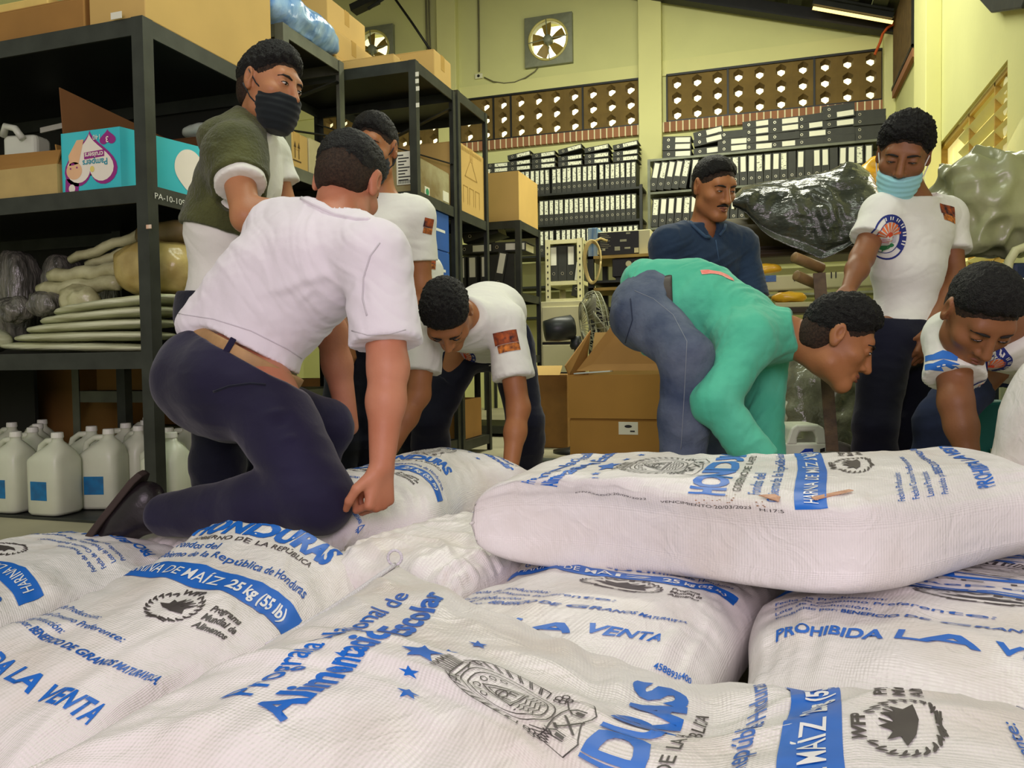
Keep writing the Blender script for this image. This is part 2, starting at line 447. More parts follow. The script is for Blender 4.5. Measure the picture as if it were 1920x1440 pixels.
# louvred panel high on the right wall near the corner
mb = MB(); mb.box(WX-.02, WX-.005, 7.37, 8.5, 3.12, 3.78)
for k in range(26): mb.box(WX-.035, WX-.02, 7.39+k*.043, 7.412+k*.043, 3.14, 3.77)
pl = struct(mb.build('window_5', mat('brown_louvre', (104, 82, 44), rough=.8, var=.3)), 'brown slatted vent panel high beside the corner', 'vent')
mb = MB(); mb.box(WX-.045, WX-.004, 7.36, 8.52, 3.095, 3.125); mb.box(WX-.045, WX-.004, 7.36, 7.385, 3.1, 3.8); mb.build('vent_frame', m_blk, pl)
mb = MB(); mb.box(-.04, -.004, 7.36, 8.5, .02, .09); o = mb.build('trim_5', m_brick); o.location = (WX, 0, 3.0); struct(o, 'small brick sill under the brown slatted panel', 'brick sill')

# reflector wall added outside so the vent and fan openings look bright
mb = MB(); mb.box(-9, 4, 11.2, 11.3, 0, 6); struct(mb.build('reflector_wall', mat('reflector_white', (236, 228, 196), rough=.8, var=.05)), 'reflector wall added outside to brighten the vents')
area_light('reflector_lamp', (-2.2, 9.3, 5.4), (-2.2, 11.2, 3.2), 6.0, .6, 520, (1.0, .95, .80))  # added lamp that lights the reflector wall
mb = MB(); mb.box(-5.75, -5.6, 1.2, WY+.16, 0, 5.6)
struct(mb.build('wall_left', m_wall), 'yellow-green plastered wall far behind the racks')

# roof: single slope rising to the left, purlins below it
def roofz(x): return 3.80-(x-1.05)*.302
mb = MB(); nx = 60
for k in range(nx):
    x0, x1 = -5.75+k*7.4/nx, -5.75+(k+1)*7.4/nx; dz = .035*(k % 2)
    mb.hexa([(x0, 1.3, roofz(x0)+dz), (x1, 1.3, roofz(x1)+dz), (x1, 8.9, roofz(x1)+dz), (x0, 8.9, roofz(x0)+dz), (x0, 1.3, roofz(x0)+dz+.02), (x1, 1.3, roofz(x1)+dz+.02), (x1, 8.9, roofz(x1)+dz+.02), (x0, 8.9, roofz(x0)+dz+.02)])
struct(mb.build('ceiling', m_roof), 'dark corrugated metal roof sloping down to the right wall', 'ceiling')
for yy in (8.55, 7.2, 5.4, 3.6):
    mb = MB(); x0, x1 = -5.6, 1.14
    for s, w, h in ((0, .05, .14),):
        mb.hexa([(x0, yy-w/2, roofz(x0)-h), (x1, yy-w/2, roofz(x1)-h), (x1, yy+w/2, roofz(x1)-h), (x0, yy+w/2, roofz(x0)-h), (x0, yy-w/2, roofz(x0)), (x1, yy-w/2, roofz(x1)), (x1, yy+w/2, roofz(x1)), (x0, yy+w/2, roofz(x0))])
    mb.bar((x0, yy-.05, roofz(x0)-h+.01), (x1, yy-.05, roofz(x1)-h+.01), .05, .02); mb.bar((x0, yy+.05, roofz(x0)-h+.01), (x1, yy+.05, roofz(x1)-h+.01), .05, .02)
    struct(mb.build('ceiling_beam', m_blk), 'dark steel purlin under the corrugated roof', 'roof beam')

# tube lamp on the far purlin
p0, p1 = ony(1524, 15, 8.3), ony(1674, 42, 8.3)
t = thing('batten_lamp', 'lit fluorescent batten lamp under the roof at far right', 'lamp', p0)
mb = MB(); mb.bar(p0+[0, 0, .05], p1+[0, 0, .05], .09, .05); mb.bar(p0+[0, 0, .085], p1+[0, 0, .085], .16, .02); mb.build('housing', m_dark, t)
mb = MB(); mb.tube([p0, p1], .016, 10); mb.build('tube', mat('lit_tube', (255, 214, 130), emit=2.2), t)
mb = MB(); pts = [ony(x, y, 8.45) for x, y in ((1676, 45), (1664, 52), (1655, 64), (1650, 80), (1643, 96), (1640, 103))]
mb.tube(pts, .013, 8)
tag(mb.build('orange_cable', mat('orange_cable', (190, 84, 32), rough=.5), origin=pts[0]), 'orange flex hanging from the batten lamp in the corner', 'cable')

# exhaust fan in its wall opening
m_fan = mat('fan_grey', (136, 140, 118), rough=.5, metal=.2, var=.15)
m_ring = mat('fan_ring', (206, 196, 120), rough=.4, var=.1)
m_blade = mat('fan_blade', (150, 128, 62), rough=.5, var=.15)
def exhaust(c, label):
    c = np.array(c); y = WY-.05
    t = thing('exhaust_fan', label, 'exhaust fan', (c[0], y, c[2]))
    mb = MB(); s = .275
    n = 32; P = []; 
    for k in range(n):
        an = 2*math.pi*k/n+math.pi/4; ca, sa = math.cos(an), math.sin(an); q = s/max(abs(ca), abs(sa))
        P += [(c[0]+ca*q, y, c[2]+sa*q), (c[0]+ca*.215, y-.012, c[2]+sa*.215), (c[0]+ca*q, y+.05, c[2]+sa*q), (c[0]+ca*.215, y+.10, c[2]+sa*.215)]
    fs = []
    for k in range(n):
        a, b = 4*k, 4*((k+1) % n); fs += [(a, b, b+1, a+1), (a, a+2, b+2, b), (a+1, b+1, b+3, a+3)]
    mb.add(P, fs); mb.build('shroud', m_fan, t, bevel=.004)
    mb = MB(); mb.lathe((c[0], y-.012, c[2]), (0, 1, 0), [(.205, 0), (.222, -.012), (.232, 0), (.222, .01), (.205, .01)], 40, cap=False); mb.build('ring', m_ring, t, smooth=True)
    mb = MB(); mb.lathe((c[0], y+.05, c[2]), (0, -1, 0), [(.05, 0), (.055, .03), (.05, .085), (.03, .10), (0, .10)], 20); mb.build('motor_hub', m_fan, t, smooth=True)
    for k in range(5):
        an = 2*math.pi*k/5+.45; mb = MB()
        r = np.array([math.cos(an), 0, math.sin(an)]); tg = np.array([-math.sin(an), 0, math.cos(an)])
        o = np.array([c[0], y+.03, c[2]]); vs = []
        for rr, hw in ((.05, .03), (.12, .05), (.19, .058)):
            vs += [o+r*rr-tg*hw-np.array([0, .02, 0]), o+r*rr+tg*hw+np.array([0, .02, 0])]
        mb.add(vs, [(0, 1, 3, 2), (2, 3, 5, 4)]); mb.build('blade', m_blade, t, solid=.004)
    for k in range(4):
        an = math.pi/2*k+.08; mb = MB()
        mb.tube([(c[0], y-.04, c[2]), (c[0]+math.cos(an)*.225, y-.02, c[2]+math.sin(an)*.225)], .006, 8); mb.build('guard_strut', m_fan, t)
    return t
exhaust(fanc, 'square exhaust fan set high in the wall, daylight behind its blades')
exhaust(fan2c, 'second exhaust fan mostly hidden behind stacked cartons on the rack')
m_cab = mat('grey_cable', (110, 108, 80), rough=.6)
sk = ony(898, 143, WY-.015)
t = thing('wall_socket', 'small wall socket on the plaster left of the exhaust fan', 'socket', sk)
mb = MB(); mb.obox(sk, (1, 0, 0), (0, 1, 0), (0, 0, 1), .045, .012, .028); mb.build('socket_plate', mat('socket_white', (222, 222, 190), rough=.4), t, bevel=.004)
mb = MB(); mb.lathe(sk-np.array([0, .012, 0]), (0, -1, 0), [(.016, 0), (.016, .006), (0, .006)], 14); mb.build('socket_face', m_blk, t)
def wire(name, pix, Y, r, m, label, cat='cable'):
    pts = [ony(x, y, Y) for x, y in pix]; mb = MB(); mb.tube(pts, r, 8)
    return tag(mb.build(name, m, origin=pts[0], smooth=True), label, cat)
wire('fan_cable', [(908, 145), (925, 153), (945, 156), (965, 154), (985, 146), (1003, 134), (1010, 125)], WY-.02, .007, m_cab, 'thin cable looping from the wall socket to the exhaust fan')
wire('conduit', [(894, -150), (898, 60), (898.5, 134)], WY-.02, .011, m_cab, 'vertical conduit running down to the wall socket', 'conduit')
wire('conduit', [(794, -185), (800, 60), (803, 110)], WY-.02, .012, m_cab, 'left pipe of two vertical pipes left of the pilaster', 'conduit')
wire('conduit', [(800, -185), (805.5, 60), (808, 110)], WY-.02, .010, m_cab, 'right pipe of two vertical pipes left of the pilaster', 'conduit')
wire('brace_cable', [(694, -68), (772, 42), (809, 97)], 8.3, .014, m_blk, 'dark diagonal brace cable in front of the back wall')
mb = MB(); p = ony(684, 8, 7.2); mb.obox(p, unit((1, 0, .28)), (0, 1, 0), unit((-.28, 0, 1)), .14, .06, .035); mb.tube([p+[.05, -.02, -.06], p+[.3, -.02, .05]], .015, 8)
tag(mb.build('roof_bracket', m_blk, origin=p), 'black bracket under the roof above the stacked cartons', 'bracket')
# dark tarpaulin rolled under the eaves of the right wall
p = [onx(x, y, WX-.06) for x, y in ((1822, -14), (1857, 25), (1914, 17), (1930, -20))]
mb = MB(); mb.prism(p, (.05, 0, 0)); 
tag(mb.build('tarpaulin', mat('dark_blue_tarp', (26, 34, 44), rough=.5, var=.3, bump=.3, bscale=8), origin=p[1], bevel=.01), 'corner of a dark blue tarpaulin hung over the right wall', 'tarpaulin')
# ------------------------------------------------------------------ steel racks along the left side
m_steel = mat('rack_steel', (62, 66, 58), rough=.45, metal=.3, var=.35, vscale=10, bump=.05, bscale=25)
m_steel2 = mat('rack_steel_worn', (112, 116, 98), rough=.45, metal=.3, var=.3, vscale=10)
m_shelf = mat('rack_shelf_sheet', (34, 38, 34), rough=.45, metal=.2, var=.3, vscale=4)
def rack(label, x0, x1, y0, y1, zlev, ztop, pw=.045, beam=.055, braces=False, feet=True, mpost=None):
    """Angle-iron rack: four posts, a sheet and four rails at every level."""
    t = thing('steel_rack', label, 'rack', ((x0+x1)/2, (y0+y1)/2, 0))
    for (x, sx) in ((x0, 1), (x1, -1)):
        for (y, sy) in ((y0, 1), (y1, -1)):
            mb = MB(); q = .004
            mb.prism([(x, y, 0), (x+sx*pw, y, 0), (x+sx*pw, y+sy*q, 0), (x+sx*q, y+sy*q, 0), (x+sx*q, y+sy*pw, 0), (x, y+sy*pw, 0)], (0, 0, min(ztop, zlev[-1]+.0015)))
            mb.build('post', mpost or m_steel, t)
    for z in zlev:
        mb = MB(); mb.box(x0+.006, x1-.006, y0+.006, y1-.006, z-.004, z); mb.build('shelf', m_shelf, t)
        mb = MB()
        mb.box(x0+.005, x1-.005, y0+.0045, y0+.012, z-beam, z+.002); mb.box(x0+.005, x1-.005, y1-.012, y1-.0045, z-beam, z+.002)
        mb.box(x0+.0045, x0+.012, y0+.01, y1-.01, z-beam, z+.002); mb.box(x1-.012, x1-.0045, y0+.01, y1-.01, z-beam, z+.002)
        mb.build('rail', mpost or m_steel, t)
    if braces:
        mb = MB(); z0, z1 = zlev[-2], zlev[-1]
        mb.bar((x0+.02, y1-.02, z1-.1), (x1-.02, y1-.02, z0+.25), .03, .006); mb.bar((x1-.02, y1-.03, z1-.1), (x0+.02, y1-.03, z0+.25), .03, .006)
        mb.build('cross_brace', m_steel, t)
    return t
R1Y, R1X, R1Z = 2.30, -2.10, 1.815
zA = [0.008, ony(275, 660, R1Y)[2], ony(260, 347, R1Y)[2]-.0, R1Z]
r1 = rack('wide black steel rack nearest the camera with jugs on its bottom shelf', -4.3, R1X, R1Y, 3.10, zA, R1Z+.01, pw=.05, beam=.06)
# rear uprights seen through it
mb = MB(); mb.box(-3.0, -2.95, 3.045, 3.09, 0, R1Z-.07); mb.build('post', m_steel, r1)
mb = MB(); mb.box(-4.2, R1X, 3.04, 3.06, zA[2]+.22, zA[2]+.27); mb.build('rear_rail', m_steel, r1)
lab = MB(); p = ony(218, 29, R1Y-.004); lab.obox(p, (1, 0, 0), (0, 1, 0), (0, 0, 1), .024, .001, .012); lab.build('paper_tag', mat('paper', (226, 226, 206), rough=.7, var=.05), r1)
p = ony(279, 425, R1Y-.004); lab = MB(); lab.obox(p, (1, 0, 0), (0, 1, 0), (0, 0, 1), .011, .001, .007); lab.build('paper_tag', mat('orange_tag', (214, 150, 96), rough=.7, rgb2=(230, 220, 200), vscale=60), r1)
fl = Flat(); fl.text('PA-10-109', 0, 0, width=.155, cap=.022)
p = onx(285, 362, R1X+.001)
lay_flat('painted_code', fl.__class__() if False else fl, mat('white_paint', (226, 228, 214), var=.05), r1, onx(287, 369, R1X+.001)+[0, .085, 0]-[0, 0, .004], (0, 1, 0), (0, 0, 1))

R2X, R2Z = -2.10, 2.125
r2 = rack('grey-edged steel rack behind the masked boy with blue plastic on top', -3.4, R2X, 3.16, 3.70, [.45, .95, onx(560, 315, R2X)[2], R2Z], R2Z+.01, braces=True, mpost=m_steel2)
R3X, R3Z = -1.716, 2.112
r3 = rack('steel rack with an opened carton row on top and wrapped carton below', -2.62, R3X, 3.745, 4.285, [.12, .75, 1.452, R3Z], R3Z+.01, pw=.04, braces=True)
r4 = rack('narrow steel rack at the end of the aisle row', -2.5, R3X+.008, 4.300, 4.80, [.10, 1.449, 2.13], 2.14, pw=.035)
r5 = rack('low steel rack holding a tall open carton and loose binders', -2.30, -1.735, 5.55, 6.09, [.08, .60, 1.06, 1.585], 1.595, pw=.04)
for (x, y) in ((782, 139), (782, 152), (783, 166), (783, 197)):
    p = ony(x, y, 3.741); mb = MB(); mb.obox(p, (1, 0, 0), (0, 1, 0), (0, 0, 1), .009, .001, .011); mb.build('tape_patch', mat('paper', (226, 226, 206)), r3)

# ------------------------------------------------------------------ cartons
m_kraft = mat('kraft_board', (206, 172, 100), rough=.8, var=.10, vscale=3.5, bump=.03, bscale=30)
m_kraft2 = mat('brown_board', (158, 116, 56), rough=.8, var=.16, vscale=4, bump=.03, bscale=30)
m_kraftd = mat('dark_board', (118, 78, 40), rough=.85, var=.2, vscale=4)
m_tape = mat('packing_tape', (196, 160, 90), rough=.25, var=.08)
m_ink = mat('printed_ink', (92, 72, 36), rough=.8, var=.1)
def carton(label, x0, x1, y0, y1, z0, z1, m=None, group=None, tape=True, name='carton', seam_h=None, open_top=False):
    m = m or m_kraft
    t = thing(name, label, 'box', ((x0+x1)/2, (y0+y1)/2, z0), group)
    mb = MB()
    if open_top:
        w = .006
        mb.box(x0, x1, y0, y0+w, z0, z1); mb.box(x0, x1, y1-w, y1, z0, z1); mb.box(x0, x0+w, y0+w, y1-w, z0, z1); mb.box(x1-w, x1, y0+w, y1-w, z0, z1); mb.box(x0+w, x1-w, y0+w, y1-w, z0, z0+w)
        mb.build('carton_body', m, t)
    else:
        mb.box(x0, x1, y0, y1, z0, z1-.004)
        mb.build('carton_body', m, t, bevel=.004)
        fb = MB(); cx = (y0+y1)/2
        fb.box(x0+.002, x1-.002, y0+.002, cx-.002, z1-.004, z1); fb.build('flap', m, t)
        fb = MB(); fb.box(x0+.002, x1-.002, cx+.002, y1-.002, z1-.004, z1); fb.build('flap', m, t)
        if tape:
            tb = MB(); tb.box(x0-.001, x1+.001, cx-.025, cx+.025, z1, z1+.001); zt8 = max(z1-.08, z0+.002); tb.box(x1, x1+.001, cx-.025, cx+.025, zt8, z1); tb.box(x0-.001, x0, cx-.025, cx+.025, zt8, z1)
            tb.build('tape', m_tape, t)
    return t
T1 = R1Z+.003
# on top of the first rack
big = carton('large tan carton overhanging the top of the nearest rack', -2.36, R1X-.008, 2.325, 3.08, T1, T1+.55)
carton('brown carton on top of the nearest rack at its left', -3.9, -2.38, R1Y+.02, 2.62, T1, T1+.115, m_kraft2, tape=False)
mb = MB(); mb.box(-3.6, -2.56, R1Y+.03, 2.6, T1+.118, T1+.15)
tag(mb.build('cardboard_sheet', mat('pale_board', (226, 196, 112), rough=.8), origin=(-3.2, 2.45, T1+.118), bevel=.004), 'pale cardboard sheet lying on the brown carton at top left', 'cardboard')
T2 = R2Z+.003; T3 = R3Z+.003
G_ = 'tan cartons stacked on the third rack'
carton('bottom carton of the tan stack beside the blue plastic', -2.53, -2.20, 3.80, 4.24, T3, T3+.10, group=G_)
carton('middle carton of the tan stack beside the blue plastic', -2.54, -2.21, 3.79, 4.23, T3+.103, T3+.245, group=G_)
carton('top carton of the tan stack beside the blue plastic', -2.56, -2.25, 3.80, 4.22, T3+.248, T3+.42, group=G_)
carton('long low carton on the third rack right of the tan stack', -2.17, -1.85, 3.775, 3.98, T3, T3+.055, m_kraft)
carton('carton at the right end of the third rack top, below the exhaust fan', -2.03, -1.735, 4.03, 4.27, T3, T3+.155)
carton('taped carton standing behind the tan stack on the fourth rack', -2.47, -2.12, 4.34, 4.74, 2.134, 2.134+.26)

# blue plastic sheet draped over the edge of the second rack's top
def lumpy(name, label, cat, c, ax, ay, az, r, m, amp=.02, freq=8, n=40, seed=0, flat=0.0, power=2.3, name_part=None, parent=None, crease=0.0, smooth=True):
    """A soft closed lump (superellipsoid) with creases."""
    c = np.array(c, float); ax, ay, az = unit(ax), unit(ay), unit(az)
    th = np.linspace(0, 2*np.pi, 2*n, endpoint=False); ph = np.linspace(-np.pi/2, np.pi/2, n+1)
    TH, PH = np.meshgrid(th, ph); e = 2.0/power
    sp = lambda x, k: np.sign(x)*np.abs(x)**k
    D = np.stack([sp(np.cos(PH), e)*sp(np.cos(TH), e), sp(np.cos(PH), e)*sp(np.sin(TH), e), sp(np.sin(PH), e)], -1).reshape(-1, 3)
    q = D*np.array(r)
    nz = perlin(q*freq+seed*7.3)+.5*perlin(q*freq*2.3+seed*3.1+5)
    if crease: nz = nz-crease*np.abs(perlin(q*freq*1.3+seed+9))*2.0
    q = q*(1+(amp*nz/np.maximum(np.linalg.norm(q, axis=1), .02))[:, None])
    if flat: q[:, 2] = np.maximum(q[:, 2], -r[2]*flat)
    P = c+q[:, :1]*ax+q[:, 1:2]*ay+q[:, 2:3]*az
    m2 = 2*n; Fq = []
    J, I = np.meshgrid(np.arange(n), np.arange(m2), indexing='ij')
    Fq = np.stack([J*m2+I, J*m2+(I+1) % m2, (J+1)*m2+(I+1) % m2, (J+1)*m2+I], -1).reshape(-1, 4)
    o = mesh_np(name, P, Fq, m, parent, smooth=smooth, origin=None if parent is not None else c)
    if parent is None: tag(o, label, cat)
    return o
m_blue = mat('blue_plastic', (62, 128, 206), rough=.22, rgb2=(176, 212, 236), vscale=5, stretch=(1, 2.5, 1), bump=.6, bscale=14, spec=.6)
o0, o1 = onx(507, 60, R2X), onx(640, 128, R2X)
lumpy('plastic_sheeting', 'crumpled blue plastic sheeting on the edge of the second rack', 'plastic', ((R2X-.10), 3.40, T2+.085), (0, 1, -.0), (1, 0, 0), (0, 0, 1), (.33, .14, .10), m_blue, amp=.03, freq=9, n=44, seed=2, flat=.8, crease=.5)

# ------------------------------------------------------------------ second level of the near rack
z2 = zA[2]+.003
m_teal = mat('teal_print', (40, 186, 196), rough=.4, var=.06, rgb2=(70, 200, 206), vscale=3)
a, b, c_ = ony(126, 358, R1Y+.05), ony(226, 238, R1Y+.05), onx(340, 352, R1X-.07)
bx1 = R1X-.012; bxa = a[0]; byd = R1Y+.03; zt = b[2]-.005
bxr = ony(226, 300, byd)[0]
t = thing('diaper_carton', 'turquoise diaper carton with baby picture standing upside down, one flap open', 'box', ((bxa+bxr)/2, byd+.3, z2))
# carton is turned so that its corner faces the post
d1 = unit(np.array([bxr-bxa, 0, 0])); 
q0 = np.array([bxa, byd, z2]); q1 = np.array([bxr, byd+.0, z2]); vdir = unit(np.array([R1X-.02-bxr, .52, 0])); q2 = q1+vdir*.55; q3 = q0+(q2-q1)
H1 = np.array([0, 0, zt-z2])
mb = MB()
for (A, B) in ((q0, q1), (q1, q2), (q2, q3), (q3, q0)):
    nrm = unit(np.cross(B-A, [0, 0, 1])); mb.hexa([A, B, B-nrm*.006, A-nrm*.006, A+H1, B+H1, B-nrm*.006+H1, A-nrm*.006+H1])
mb.hexa([q0, q1, q2, q3]+[q+np.array([0, 0, .006]) for q in (q0, q1, q2, q3)])
mb.build('carton_body', m_teal, t)
mb = MB(); A = q0+H1+[0, .008, 0]; B = q3+H1; up = np.array([-.02, 0, .155])
tip = A+np.array([-.01, .0, .175])
mb.hexa([A, B, B+[.004, 0, 0], A+[.004, 0, 0], tip, B+np.array([0, 0, .06]), B+np.array([.004, 0, .06]), tip+[.004, 0, 0]]); mb.build('flap', m_kraftd, t)
mb = MB(); mb.hexa([q3+H1, q2+H1, q2+H1+[0, .004, 0], q3+H1+[0, .004, 0], q3+H1+[0, .03, .10], q2+H1+[0, .03, .10], q2+H1+[0, .034, .10], q3+H1+[0, .034, .10]]); mb.build('flap', m_kraftd, t)
# printing of the carton front, drawn in the picture's upright view
W1 = np.linalg.norm(q1-q0); HH = zt-z2; rt = unit(q1-q0); upz = np.array([0, 0, 1.0])
def card(name, fl, m, lift): lay_flat(name, fl, m, t, q0, rt, upz, lift=lift)
def heart(cx, cy, sx, sy, n=40):
    P = []
    for k in range(n):
        u = 2*math.pi*k/n; P.append((cx+sx*16*math.sin(u)**3/16, cy-sy*(13*math.cos(u)-5*math.cos(2*u)-2*math.cos(3*u)-math.cos(4*u))/16))
    return P
m_mag = mat('magenta_print', (150, 34, 128), rough=.4, var=.05); m_crm = mat('cream_print', (238, 232, 214), rough=.4, var=.03)
m_skinp = mat('printed_skin', (232, 186, 140), rough=.4, var=.06); m_tealtxt = mat('teal_ink', (30, 150, 170), rough=.4)
fl = Flat(); fl.poly(heart(W1*.50, HH*.47, W1*.45, HH*.50)); fl.poly(heart(W1*.80, HH*.84, W1*.135, HH*.135)); fl.poly([(W1*.05, HH*.02), (W1*.28, HH*.02), (W1*.30, HH*.22), (W1*.06, HH*.24)]); card('magenta_print', fl, m_mag, .0012)
fl = Flat(); fl.poly(heart(W1*.49, HH*.48, W1*.40, HH*.44)); fl.ell(W1*.17, HH*.07, W1*.055, HH*.07); card('cream_print', fl, m_crm, .0018)
fl = Flat(); fl.ell(W1*.22, HH*.36, W1*.135, HH*.145); fl.poly([(W1*.14, HH*.45), (W1*.30, HH*.47), (W1*.40, HH*.86), (W1*.28, HH*.86), (W1*.13, HH*.62)]); card('baby_picture', fl, m_skinp, .0024)
fl = Flat(); fl.poly([(W1*.40, HH*.53), (W1*.74, HH*.55), (W1*.74, HH*.66), (W1*.40, HH*.64)]); fl.ell(W1*.16, HH*.40, .004, .0035); fl.ell(W1*.27, HH*.41, .004, .0035); fl.ell(W1*.20, HH*.47, .009, .004); card('magenta_panel', fl, m_mag, .003)
fl = Flat(); fl.text('cruisers', W1*.57, HH*.63, width=W1*.31, rot=math.pi, bold=.02); fl.text('3', W1*.80, HH*.86, height=HH*.10, rot=math.pi, bold=.02); fl.text('140', W1*.62, HH*.91, width=W1*.12, rot=math.pi); card('white_lettering', fl, m_crm, .0038)
fl = Flat(); fl.text('Pampers', W1*.58, HH*.515, width=W1*.42, rot=math.pi, bold=.015); card('teal_lettering', fl, m_tealtxt, .003)
fl = Flat(); fl.ell(W1*.53, HH*.36, .010, .011); card('yellow_mark', fl, mat('yellow_print', (236, 220, 120)), .003)
# side: nappy picture
rt2 = unit(q2-q1)
fl = Flat(); P = [(.20, .12), (.30, .04), (.47, .03), (.52, .08), (.60, .10), (.62, .15), (.50, .20), (.42, .28), (.34, .34), (.24, .33), (.17, .26), (.16, .18)]
P = [(x*.50+.14, y*.75*HH/.28) for x, y in P]
for _ in range(3): P = [q for a, b in zip(P, P[1:]+P[:1]) for q in ((a[0]*.75+b[0]*.25, a[1]*.75+b[1]*.25), (a[0]*.25+b[0]*.75, a[1]*.25+b[1]*.75))]
fl.poly(P); lay_flat('nappy_picture', fl, m_crm, t, q1, rt2, upz, .0012)
fl = Flat(); fl.poly(heart(.50, HH*.66, .035, .03)); lay_flat('magenta_print', fl, m_mag, t, q1, rt2, upz, .0014)

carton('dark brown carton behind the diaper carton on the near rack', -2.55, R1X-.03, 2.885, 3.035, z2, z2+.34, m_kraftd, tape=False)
lumpy('plastic_bag', 'white plastic bag lying on the dark brown carton', 'bag', (-2.32, 2.95, z2+.375), (1, 0, 0), (0, 1, 0), (0, 0, 1), (.16, .08, .033), mat('white_film', (222, 232, 214), rough=.3, var=.08), amp=.012, freq=18, n=20, seed=5)
xl = ony(116, 360, R1Y+.02)[0]-.02
t = carton('low open tan carton on the near rack left of the diaper carton', -3.05, xl, R1Y+.02, 2.75, z2, ony(60, 312, R1Y+.02)[2], mat('tan_board', (190, 166, 104), rough=.8), open_top=True)
zz = ony(60, 312, R1Y+.02)[2]
mb = MB(); mb.hexa([(-3.05, R1Y+.02, zz), (xl, R1Y+.02, zz), (xl, R1Y+.026, zz), (-3.05, R1Y+.026, zz), (-3.05, R1Y+.03, zz+.065), (xl-.01, R1Y+.05, zz+.06), (xl-.01, R1Y+.056, zz+.06), (-3.05, R1Y+.036, zz+.065)]); mb.build('flap', m_kraft2, t)
mb = MB(); mb.hexa([(xl-.006, R1Y+.03, zz), (xl, R1Y+.03, zz), (xl, 2.7, zz), (xl-.006, 2.7, zz), (xl-.05, R1Y+.06, zz+.085), (xl-.044, R1Y+.06, zz+.085), (xl-.06, 2.7, zz+.09), (xl-.066, 2.7, zz+.09)]); mb.build('flap', m_kraft2, t)
# sheaf of white plastic pieces in that carton
p = ony(10, 262, R1Y+.15)
t = thing('plastic_dispenser', 'white plastic dispenser part sticking out of the open tan carton', 'plastic part', (p[0], p[1], zz-.1))
mb = MB(); mb.obox(p+[0, .1, -.03], unit((1, .2, 0)), unit((-.2, 1, 0)), (0, 0, 1), .075, .05, .065); mb.build('dispenser_body', mat('white_plastic', (216, 220, 200), rough=.3, var=.05), t, bevel=.02, seg=3)
mb = MB(); mb.tube([p+[-.06, .04, .03], p+[-.03, .03, .065], p+[.02, .03, .05], p+[.045, .04, .01]], .014, 10); mb.build('dispenser_handle', mat('white_plastic', (216, 220, 200)), t, smooth=True)
p = ony(98, 240, 2.9); mb = MB(); mb.obox(p, (1, 0, .07), (0, 1, 0), (0, 0, 1), .07, .004, .012)
tag(mb.build('paper_strip', mat('paper', (226, 226, 206)), origin=p), 'white paper strip taped to the rear rail of the near rack', 'label')

# cartons on the second rack's upper shelf: box with two arrows
zs = onx(560, 315, R2X)[2]+.003
aL, aR = onx(507, 297, R2X-.01), onx(580, 318, R2X-.01)
t = carton('long tan carton with two printed arrows on the second rack', -2.6, R2X-.016, 3.18, min(aR[1], 3.60), zs, zs+.165)
o = np.array([R2X-.016, 0, 0]); yy = aR[1]-.06
fl = Flat()
for k in (0, .032):
    fl.poly([(k-.003, .045), (k+.003, .045), (k+.003, .10), (k-.003, .10)]); fl.poly([(k-.011, .095), (k+.011, .095), (k, .125)])
fl.poly([(-.018, .03), (.05, .03), (.05, .037), (-.018, .037)])
lay_flat('arrow_print', fl, m_ink, t, (R2X-.016, yy-.05, zs), (0, 1, 0), (0, 0, 1), .0012)
carton('pale carton on the second rack beside the arrow carton', -2.35, R2X-.016, min(aR[1], 3.60)+.012, 3.685, zs, zs+.17, mat('pale_carton', (198, 188, 140), rough=.8))
# white and blue cartons on the lower levels
carton('blue and tan carton on the lower shelf of the second rack', -2.6, R2X-.02, 3.2, 3.66, .953, .953+.23, mat('blue_carton', (60, 120, 150), rough=.6, rgb2=(150, 130, 84), vscale=2.5))

# wrapped carton with labels in the third rack
zq = 1.455
xw0, xw1 = -2.24, R3X-.02
t = carton('brown carton in clear stretch wrap with labels on the third rack', xw0, xw1, 3.80, 4.22, zq, ony(800, 292, 3.80)[2], mat('wrapped_board', (134, 116, 74), rough=.25, rgb2=(176, 170, 130), vscale=6, bump=.4, bscale=16), tape=False)
mb = MB(); p = ony(760, 315, 3.797); mb.obox(p, (1, 0, 0), (0, 1, 0), (0, 0, 1), .05, .001, .085); mb.build('shipping_label', mat('paper', (226, 226, 206)), t)
fl = Flat()
for k in range(9): fl.poly([(-.04, .07-k*.016), (-.04+.03+.045*((k*37) % 10)/10, .07-k*.016), (-.04+.03+.045*((k*37) % 10)/10, .064-k*.016), (-.04, .064-k*.016)])
for k in range(12): fl.poly([(-.04+k*.006, -.08), (-.037+k*.006, -.08), (-.037+k*.006, -.062), (-.04+k*.006, -.062)])
lay_flat('label_print', fl, mat('black_ink', (40, 40, 40), var=.1), t, p-[0, .001, 0], (1, 0, 0), (0, 0, 1), .001)
p = onx(801, 360, xw1+.001); mb = MB(); mb.obox(p, (0, 1, 0), (1, 0, 0), (0, 0, 1), .030, .001, .026); mb.build('sticker', mat('paper', (226, 226, 206)), t)
fl = Flat(); fl.ell(0, 0, .020, .018); lay_flat('green_dot', fl, mat('green_print', (40, 150, 96)), t, p+[.001, 0, 0], (0, 1, 0), (0, 0, 1), .001)
p = onx(836, 369, xw1+.001); mb = MB(); mb.obox(p, (0, 1, 0), (1, 0, 0), (0, 0, 1), .04, .001, .028); mb.build('sticker', mat('paper', (226, 226, 206)), t)
